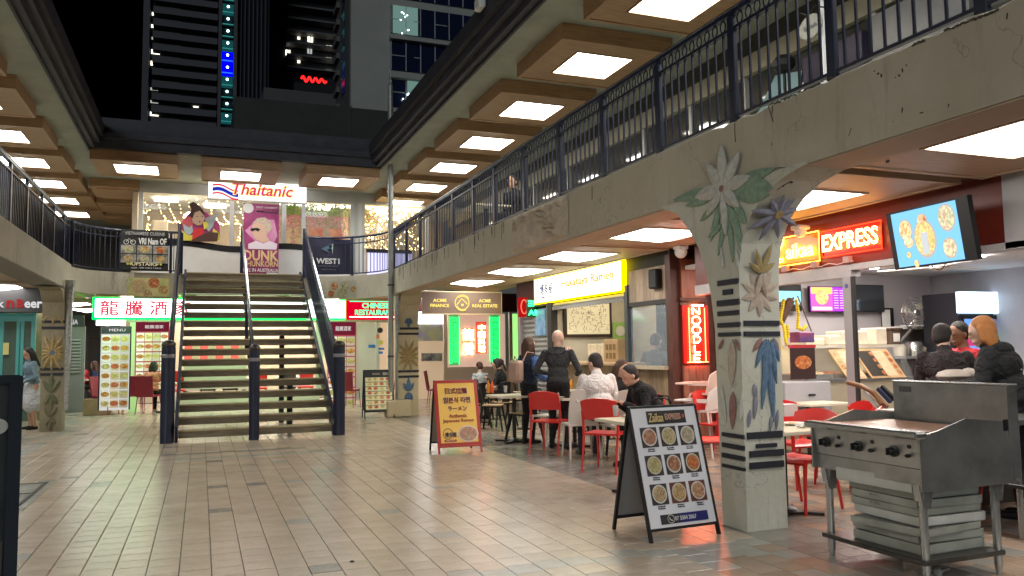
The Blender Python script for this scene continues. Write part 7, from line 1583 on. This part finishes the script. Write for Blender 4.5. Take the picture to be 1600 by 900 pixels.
# food on the right diners' table
bx = Dp(1490, 590, 7.6); o = obj('bar_counter', MB().cbox((bx[0]+.3, bx[1]-.1, 1.06), (1.3, .55, .05), T=None, ch=.01).box((bx[0]-.3, bx[1]-.3, 0), (bx[0]+.9, bx[1]+.1, 1.035)), mat('bar_dark', (.04, .032, .03), .45)); tag(o, 'dark waist high counter the two dark jacketed people lean on', 'counter')
p = Vector((bx[0], bx[1], 1.1)); o = obj('food_bag', MB().ball((p.x, p.y, 1.15), (.17, .14, .07), n=10, k=6).ball((p.x+.12, p.y-.05, 1.17), (.1, .08, .06), n=8, k=5), mat('bag_white', (.6, .52, .46), .5, 0, (.7, .62, .56), 9, .8, 14), smooth=True); tag(o, 'crumpled white takeaway bag between the two dark jacketed diners', 'bag')

# crockery and litter on the tables
cer = mat('china_white', (.72, .70, .66), .3); nap = mat('napkin', (.7, .68, .64), .8); glm = mat('tumbler', (.6, .62, .6), .1, alpha=.45)
for k, (px, py, kind, lab) in enumerate([(1240, 664, 'plate', 'white plate with leftovers on the table right of the nearest column'), (990, 652, 'plate', 'white plate with leftovers on the table behind the curry menu board'), (962, 650, 'cup', 'clear tumbler on the table behind the curry menu board'), (893, 620, 'plate', 'white plate on the table beside the white chair'), (912, 606, 'cup', 'clear tumbler near the white jacket diner'), (812, 614, 'plate', 'white bowl on the pale table by the black metal chairs'), (790, 613, 'cup', 'clear tumbler on the pale table by the black metal chairs'), (1252, 626, 'cup', 'clear tumbler on the table before the drawer cabinet'), (1255, 668, 'napkin', 'crumpled napkin on the table right of the nearest column'), (875, 622, 'napkin', 'crumpled napkin on the table beside the white chair'), (1020, 606, 'plate', 'shared white bowl on the dark corner table')]):
    p = fl(px, py, .742)
    if kind == 'plate':
        o = obj('plate', MB().lathe([(.05, 0), (.11, .018), (.112, .022), (.06, .01)], (p.x, p.y, .742), 18), cer, smooth=True); obj('leftovers', MB().ball((p.x, p.y, .757), (.055, .045, .014), n=8, k=4), FOODS[k % 5], o)
    elif kind == 'cup': o = obj('tumbler', MB().lathe([(.026, 0), (.034, .11), (.03, .108), (.024, .01)], (p.x, p.y, .742), 12), glm, smooth=True)
    else: o = obj('napkin', MB().surf(lambda u, v: (p.x+.12*(u-.5), p.y+.1*(v-.5), .747+.022*abs(math.sin(u*7+v*5))), 8, 8, .002), nap)
    tag(o, lab, {'plate': 'plate', 'cup': 'glass', 'napkin': 'napkin'}[kind])
# ================================================================ PEOPLE
def remeshed(prims, vox, smooth=4):
    """one continuous surface grown over tapered limbs and ellipsoids"""
    m = MB()
    for p in prims:
        if p[0] == 'c':
            _, a, b, r1, r2, k = p; a, b = Vector(a), Vector(b)
            m.tube([a, a+(b-a)*.5, b], r1, 12, r2=r2); m.ball(a, r1, n=12, k=8); m.ball(b, r2, n=12, k=8)
        else:
            _, c, r, k, R = p; mm = MB().ball((0, 0, 0), r, n=18, k=12); c = Vector(c)
            m.add([c+(R@Vector(v) if R else Vector(v)) for v in mm.v], mm.f)
    me = bpy.data.meshes.new('tmp'); me.from_pydata(m.v, [], m.f); o = bpy.data.objects.new('tmp', me); COL.objects.link(o)
    md = o.modifiers.new('r', 'REMESH'); md.mode = 'VOXEL'; md.voxel_size = vox
    s = o.modifiers.new('s', 'SMOOTH'); s.iterations = smooth; s.factor = .5
    dg = bpy.context.evaluated_depsgraph_get(); dg.update(); out = bpy.data.meshes.new_from_object(o.evaluated_get(dg))
    bpy.data.objects.remove(o); bpy.data.meshes.remove(me); return out
def paint(me, prims, mats):
    n = len(me.polygons); C = np.zeros(n*3); me.polygons.foreach_get('center', C); C = C.reshape(-1, 3)
    best = np.full(n, 1e9); idx = np.zeros(n, int); keys = list(mats)
    for p in prims:
        if p[0] == 'c':
            _, a, b, r1, r2, k = p; a = np.array(a); b = np.array(b); ab = b-a; t = np.clip(((C-a)@ab)/max(ab@ab, 1e-9), 0, 1); d = np.linalg.norm(C-(a+t[:, None]*ab), axis=1)-(r1+(r2-r1)*t)
        else:
            _, c, r, k, R = p; q = C-np.array(c)
            if R: q = q@np.array(R)
            r_ = np.array(r); l = np.linalg.norm(q/r_, axis=1); d = (l-1)*r_.min()
        if k not in mats: continue
        mk = d < best; best[mk] = d[mk]; idx[mk] = keys.index(k)
    for k in keys: me.materials.append(mats[k])
    me.polygons.foreach_set('material_index', idx.astype(np.int32)); me.polygons.foreach_set('use_smooth', [True]*n)
def cloth(name, c, c2=None, bump=.5, bs=9, rough=.8):
    m = mat(name, c, rough, 0, c2 or tuple(x*1.35+.004 for x in c), 5, min(1, bump*1.5), bs, spec=.25)
    for nd_ in m.node_tree.nodes:
        if nd_.type == 'BUMP': nd_.inputs['Distance'].default_value = .07
        if nd_.type == 'TEX_NOISE' and abs(nd_.inputs['Scale'].default_value-bs) < .01: nd_.inputs['Distortion'].default_value = 1.2; nd_.inputs['Detail'].default_value = 2
    return m
SK = mat('skin_warm', (.52, .30, .20), .5, 0, (.58, .35, .24), 8); SK2 = mat('skin_brown', (.26, .13, .07), .5); SK3 = mat('skin_fair', (.62, .40, .30), .5)
HB = mat('hair_black', (.008, .007, .007), .6, 0, (.03, .022, .02), 40, .4, 60, stretch=(8, 8, 1)); HR = mat('hair_brown', (.05, .02, .012), .55, 0, (.09, .04, .02), 40, .4, 60, stretch=(8, 8, 1)); HG = mat('hair_ginger', (.38, .13, .03), .45, 0, (.5, .2, .05), 30, .5, 60, stretch=(8, 8, 1))
def ik(a, b, l1, l2, hint):
    a, b = Vector(a), Vector(b); d = (b-a); L = min(d.length, (l1+l2)*.995); d.normalize(); b = a+d*L
    x = (l1*l1-l2*l2+L*L)/(2*L); h = math.sqrt(max(0, l1*l1-x*x)); hv = Vector(hint); hv = (hv-d*hv.dot(d)).normalized()
    return a+d*x+hv*h, b
def person(label, loc, rz, H=1.7, pose='stand', lean=0., head=(0, 0), hands=None, top=None, legs=None, skin=SK, hair=HB, style='short', bulk=1., shoes=black, sleeves=True, hunch=0, female=False, skirt=None, group=None, vox=.011, seat=.47, stride=0):
    t = thing('person', label, 'person', (loc[0], loc[1], 0), rz, group)
    s = H/1.75; sit = pose == 'sit'; pz = (seat+.09) if sit else .93*s
    up_ = Vector((0, math.sin(lean), math.cos(lean))); fw_ = Vector((0, math.cos(lean), -math.sin(lean)))
    pel = Vector((0, 0, pz)); belly = pel+up_*.14*s; chest = pel+up_*.34*s+fw_*.01; nk_l = lean+hunch; up2 = Vector((0, math.sin(nk_l), math.cos(nk_l)))
    shc = pel+up_*.46*s+Vector((0, math.sin(hunch)*.05, 0)); neck = shc+up2*.075*s; hc = neck+up2*.108*s+Vector((0, .02, 0))
    sw = (.165 if female else .19)*s; B = bulk; P = []
    e = lambda c, r, k, R=None: P.append(('e', tuple(c), tuple(x*s for x in r), k, R)); cp_ = lambda a, b, r1, r2, k: P.append(('c', tuple(a), tuple(b), r1*s, r2*s, k))
    RX = Matrix.Rotation(-lean, 3, 'X')
    e(pel+Vector((0, -.01, .0)), (.165, .12, .12), 'legs', RX); e(belly, (.145*B, .11*B, .14), 'top', RX); e(chest, (.168*B, .12*B, .17), 'top', RX); e(pel+up_*.05, (.16*B, .12*B, .09), 'top', RX)
    e(shc-up_*.03, (sw/s*1.0, .085*B, .075), 'top', RX)
    cp_(shc-up_*.02, neck+up2*.05, .06, .056, 'skin'); cp_(shc-up_*.01, shc+up2*.045, .07*B, .058*B, 'top')
    RH = Matrix.Rotation(head[0], 3, 'Z')@Matrix.Rotation(-(head[1]), 3, 'X')
    hs_k = s*1.1; hl = lambda v: hc+RH@(Vector(v)*hs_k)
    e(hl((0, 0, .02)), (.083, .1, .105), 'skin', RH); e(hl((0, .012, -.045)), (.062, .073, .066), 'skin', RH); e(hl((0, .06, -.085)), (.026, .022, .022), 'skin', RH)
    e(hl((0, .095, -.02)), (.012, .016, .02), 'skin', RH); cp_(hl((0, .085, .015)), hl((0, .1, -.025)), .009, .012, 'skin')
    for q in (-1, 1): e(hl((q*.076, -.005, -.01)), (.012, .02, .03), 'skin', RH); cp_(hl((q*.045, .078, .022)), hl((q*.015, .086, .02)), .01, .01, 'skin')
    cp_(hl((-.022, .086, -.058)), hl((.022, .086, -.058)), .009, .009, 'skin')
    if sit:
        for q in (-1, 1):
            hp = pel+Vector((q*.09*s, .0, -.02)); kn = Vector((q*.11*s, .44*s, seat+.06)); an = Vector((q*.11*s, .42*s+stride*q*.1, .09)); cp_(hp, kn, .088, .06, 'legs'); cp_(kn, an, .058, .042, 'legs'); cp_(an-Vector((0, .03, .04)), an+Vector((0, .14*s, -.05)), .042, .034, 'shoes')
    else:
        for q in (-1, 1):
            hp = pel+Vector((q*.09*s, 0, -.03)); kn = Vector((q*.095*s, .02+q*stride*.16, .50*s)); an = Vector((q*.10*s, -.02+q*stride*.26, .09*s))
            k1 = 'legs' if not skirt else 'skin'; cp_(hp, kn, .088, .06, 'legs' if not skirt else 'skin'); cp_(kn, an, .058, .04, k1); cp_(an-Vector((0, .03, .045)), an+Vector((0, .15*s, -.055)), .04, .032, 'shoes')
    if skirt: cp_(pel+Vector((0, 0, .02)), pel-Vector((0, 0, .40*s)), .16, .20, 'skirt')
    hands = hands or ((.26, .05, pz-.12), (-.26, .05, pz-.12))
    for q, hd_ in ((1, hands[0]), (-1, hands[1])):
        sh_ = shc+Vector((q*sw, 0, -.02)); tgt = Vector(hd_); el, wr = ik(sh_, tgt, .29*s, .26*s, (q*.5, -.7, -.35))
        cp_(sh_, el, .052*B, .042*B, 'top'); cp_(el, wr, .041*B, .031*B if sleeves else .03, 'top' if sleeves else 'skin')
        d = (wr-el).normalized(); side = d.cross(Vector((0, 0, 1)));
        if side.length < .1: side = Vector((1, 0, 0))
        side.normalize(); nrm = side.cross(d); pc = wr+d*.045*s
        cp_(wr, pc, .024, .03, 'skin')
        for i in range(4):
            o = side*((i-1.5)*.017*s); a = pc+d*.02*s+o; L = (.034, .04, .037, .028)[i]*s; b = a+d*L-nrm*.004; c = b+(d*.7-nrm*.7).normalized()*L*.8; cp_(a, b, .0095, .009, 'skin'); cp_(b, c, .009, .0078, 'skin')
        th = pc+side*(-q*.03*s)-d*.02*s; cp_(th, th+(side*(-q)*.5+d).normalized()*.045*s, .011, .009, 'skin')
    body = remeshed(P, vox)
    mats_ = {'skin': skin, 'top': top, 'legs': legs or black, 'shoes': shoes}
    if skirt: mats_['skirt'] = skirt
    paint(body, P, mats_)
    o = bpy.data.objects.new('body', body); COL.objects.link(o); o.parent = t
    # hair
    Hp = []
    he = lambda c, r, R=None: Hp.append(('e', tuple(hl(c)), tuple(x*s*1.1 for x in r), 'h', R or RH)); hcp = lambda a, b, r1, r2: Hp.append(('c', tuple(hl(a)), tuple(hl(b)), r1*s*1.1, r2*s*1.1, 'h'))
    if style != 'bald':
        he((0, -.018, .045), (.083, .09, .086)); he((0, -.035, .0), (.08, .07, .08))
        if style in ('long', 'bob', 'tail'):
            for q in (-1, 1): hcp((q*.07, -.01, .03), (q*.078, .0, -.06), .03, .03)
        if style == 'long':
            for q in (-1, 0, 1): hcp((q*.05, -.05, 0), (q*.06, -.06, -.26), .05, .035)
            for q in (-1, 1): hcp((q*.075, .0, -.05), (q*.075, .03, -.2), .03, .025)
        if style == 'bob':
            for q in (-1, 0, 1): hcp((q*.05, -.04, 0), (q*.055, -.045, -.1), .05, .045)
        if style == 'tail': hcp((0, -.09, .06), (0, -.13, .02), .04, .035); hcp((0, -.12, .03), (0, -.14, -.18), .032, .018)
        hm = remeshed(Hp, .012, 3); hm.materials.append(hair); hm.polygons.foreach_set('use_smooth', [True]*len(hm.polygons)); o = bpy.data.objects.new('hair', hm); COL.objects.link(o); o.parent = t
    for q in (-1, 1): obj('eye', MB().ball(hl((q*.031, .083, .004)), (.010*s, .006*s, .006*s), n=8, k=5), mat('eye_dark', (.03, .02, .02), .2), t, wc=False)
    obj('mouth', MB().cbox(hl((0, .096, -.058)), (.036*s, .006, .006)), mat('lip_tone', (.35, .12, .1), .5), t, wc=False)
    return t, hl, dict(pel=pel, shc=shc, chest=chest, hc=hc, s=s, neck=neck)
navyj = cloth('puffer_navy', (.02, .03, .05), (.04, .055, .085), .9, 14); bluej = cloth('puffer_blue', (.06, .12, .30), (.1, .18, .4), .9, 14)
hood = cloth('hoodie_charcoal', (.035, .038, .04)); blk = cloth('cloth_black', (.012, .012, .013)); jean = cloth('jeans_dark', (.025, .03, .045)); whj = cloth('jacket_white', (.62, .58, .56), (.72, .68, .66)); pink = cloth('jacket_coral', (.62, .20, .14), (.7, .28, .2)); denim = cloth('jacket_denim', (.16, .25, .32), (.28, .37, .42)); sk_ = cloth('skirt_pale', (.55, .58, .62), (.68, .70, .73)); redc = cloth('shirt_red', (.5, .04, .05)); vest = cloth('vest_black', (.02, .02, .022)); gyp = cloth('puffer_brownblack', (.03, .024, .026), (.055, .045, .048), .9, 10)
def HD(px, py, d): p = Dp(px, py, d); return p
R_ = math.radians
# woman in the blue puffer jacket
L = HD(826, 600, 12.5)
t, hl, J = person('standing woman in a blue puffer jacket with long dark hair and a tan bag', L, R_(-75), 1.70, 'stand', 0, (.15, 0), ((.2, .16, 1.0), (-.2, .17, 1.0)), navyj, blk, SK3, HR, 'long', 1.12, female=True)
for q in (1, -1):
    sh_ = J['shc']+Vector((q*.165*J['s'], 0, -.02)); el, wr = ik(sh_, Vector((q*.2, .165, 1.0)), .29*J['s'], .26*J['s'], (q*.5, -.7, -.35))
    m = MB()
    for a, b in ((sh_, el), (el, wr)):
        n = 6
        for i in range(n): c = a+(b-a)*((i+.5)/n); c2_ = a+(b-a)*((i+1)/n); m.tube([a+(b-a)*(i/n), c, c2_], .058, 10, r2=.056); m.ball(c, (.064, .064, .03), n=12, k=6)
    obj('sleeve', m, bluej, t, wc=False, smooth=True)
o = obj('shoulder_bag', MB().cbox((0, -.24, 1.12), (.26, .15, .34), ch=.04).tube([(.1, -.2, 1.25), (.1, -.1, 1.42), (.1, .03, 1.4)], .012, 6).tube([(-.05, -.25, 1.28), (0, -.26, 1.36), (.05, -.25, 1.28)], .01, 5), mat('bag_tan', (.42, .26, .20), .5, 0, (.5, .33, .26), 4)); o.location = (L[0], L[1], 0); o.rotation_euler = (0, 0, R_(-75)); tag(o, 'tan leather backpack on the back of the woman in the puffer jacket', 'bag')
L = HD(872, 600, 11.8)
t, hl, J = person('bald man in a charcoal hoodie standing at the ramen counter, seen from behind', L, R_(-38), 1.79, 'stand', .02, (-.35, 0), ((.24, .22, 1.08), (-.23, .2, 1.1)), hood, blk, SK3, HB, 'bald', 1.1)
obj('hood', MB().surf(lambda u, v: (.13*math.cos(PI*(u*1.3-.15)), -.075-.06*v*math.sin(PI*u)+.03, J['shc'].z+.06-.10*v*math.sin(PI*u)), 12, 6, .02), hood, t, wc=False, smooth=True)
L = HD(938, 620, 10.6)
person('seated person in a white hooded jacket seen from behind with short black hair', L, R_(-5), 1.80, 'sit', .22, (.5, .25), ((.15, .36, .78), (-.15, .36, .78)), whj, jean, SK3, HB, 'short', 1.32, seat=.52)
L = HD(955, 620, 11.3)
person('brown haired diner in black looking down at the corner table', L, R_(200), 1.66, 'sit', .3, (0, .45), ((.1, .3, .78), (-.1, .32, .78)), blk, blk, SK3, HR, 'long', 1.1, female=True, seat=.5)
L = HD(1030, 620, 9.9)
person('dark haired diner in a black jacket bending far forward over the corner table', L, R_(82), 1.74, 'sit', .6, (.1, .35), ((.15, .5, .78), (-.15, .5, .78)), blk, blk, SK, HB, 'short', 1.28, seat=.5)
L = HD(1019, 560, 13.2)
person('cook with cropped hair behind the ramen shop window', L, R_(-70), 1.74, 'stand', .15, (0, .25), ((.2, .3, 1.15), (-.2, .3, 1.15)), cloth('apron_grey', (.14, .15, .15)), blk, SK3, HR, 'short', 1.0)
L = HD(752, 600, 17.6)
person('small boy with brown hair seated behind the ramen board', L, R_(15), 1.45, 'sit', .1, (0, .2), None, cloth('shirt_pale', (.4, .42, .42)), jean, SK3, HR, 'short', 1.0)
L = HD(789, 600, 17.0)
person('seated woman in a dark vest with tied black hair below the dragon neon', L, R_(60), 1.66, 'sit', .25, (0, .35), ((.15, .35, .8), (-.12, .35, .85)), vest, blk, SK3, HB, 'tail', 1.1, female=True)
L = HD(236, 620, 19.8)
person('diner in a coral hooded jacket seated left of the stairs, seen from behind', L, R_(-25), 1.66, 'sit', .15, (0, .2), ((.15, .36, .8), (-.15, .36, .8)), pink, blk, SK3, HB, 'bob', 1.2, female=True, shoes=mat('shoe_cream', (.5, .46, .4), .5))
L = HD(133, 600, 24.5)
person('person in a red jumper seated in the far left passage', L, R_(60), 1.7, 'sit', .2, (0, .1), None, redc, blk, SK3, HR, 'short', 1.1)
L = HD(151, 600, 23.5)
person('person in a navy coat seated facing left in the far passage', L, R_(75), 1.66, 'sit', .1, (0, .1), None, cloth('coat_navy', (.02, .025, .07)), blk, SK3, HR, 'long', 1.1, female=True)
L = HD(50, 650, 16.0); L = Vector((L[0], L[1], 0))
person('woman in a denim jacket and pale skirt standing left of the weathered column', (L.x, L.y), R_(120), 1.68, 'stand', .12, (0, .4), ((.14, .25, .95), (-.14, .25, .95)), denim, sk_, SK, HB, 'long', 1.15, female=True, skirt=sk_)
L = HD(-52, 600, 6.0)
person('person in black leaning forward at the left picture edge', L, R_(-5), 1.62, 'stand', .62, (0, .3), ((.1, .5, 1.04), (-.15, .5, 1.04)), blk, blk, SK3, HB, 'short', 1.25, sleeves=False)
L = HD(1484, 620, 7.6)
person('black haired man in a dark grey jacket hunched at the right counter', L, R_(-40), 1.72, 'stand', .3, (-.5, .15), ((.2, .4, 1.1), (-.1, .42, 1.1)), gyp, blk, SK3, HB, 'short', 1.25, seat=.54)
L = HD(1588, 620, 6.7)
t, hl, J = person('ginger haired person in a black puffer jacket leaning on the right counter', L, R_(25), 1.76, 'stand', .32, (.1, .25), ((.2, .42, 1.1), (-.2, .42, 1.1)), blk, blk, SK3, HG, 'bob', 1.5, seat=.56)
obj('hood', MB().ball((J['shc'].x, J['shc'].y-.06, J['shc'].z+.02), (.16, .09, .075), n=16, k=10), blk, t, wc=False, smooth=True); obj('logo_mark', MB().cbox((-.03, J['shc'].y-.2, J['shc'].z-.14), (.04, .006, .01)), mat('logo_pale', (.6, .6, .6), .5), t, wc=False)
L = HD(1516, 560, 8.6)
person('shop worker with a beard in a red shirt leaning behind the diners', L, R_(75), 1.74, 'stand', .15, (.1, .2), ((.2, .3, 1.0), (-.2, .3, 1.0)), redc, blk, SK2, HB, 'short', 1.0)
L = Vector((5.3, 13.4, 0))
t, hl, J = person('dark haired person sitting upstairs behind the right railing', (5.3, 13.4), R_(120), 1.7, 'sit', .1, (0, 0), None, blk, blk, SK, HB, 'short', 1.1)
t.location = (5.3, 13.4, FT)
tb = make_table('small table upstairs behind the right railing'); tb.location = (4.8, 13.6, FT)
# settle groups: nothing else is added after this point
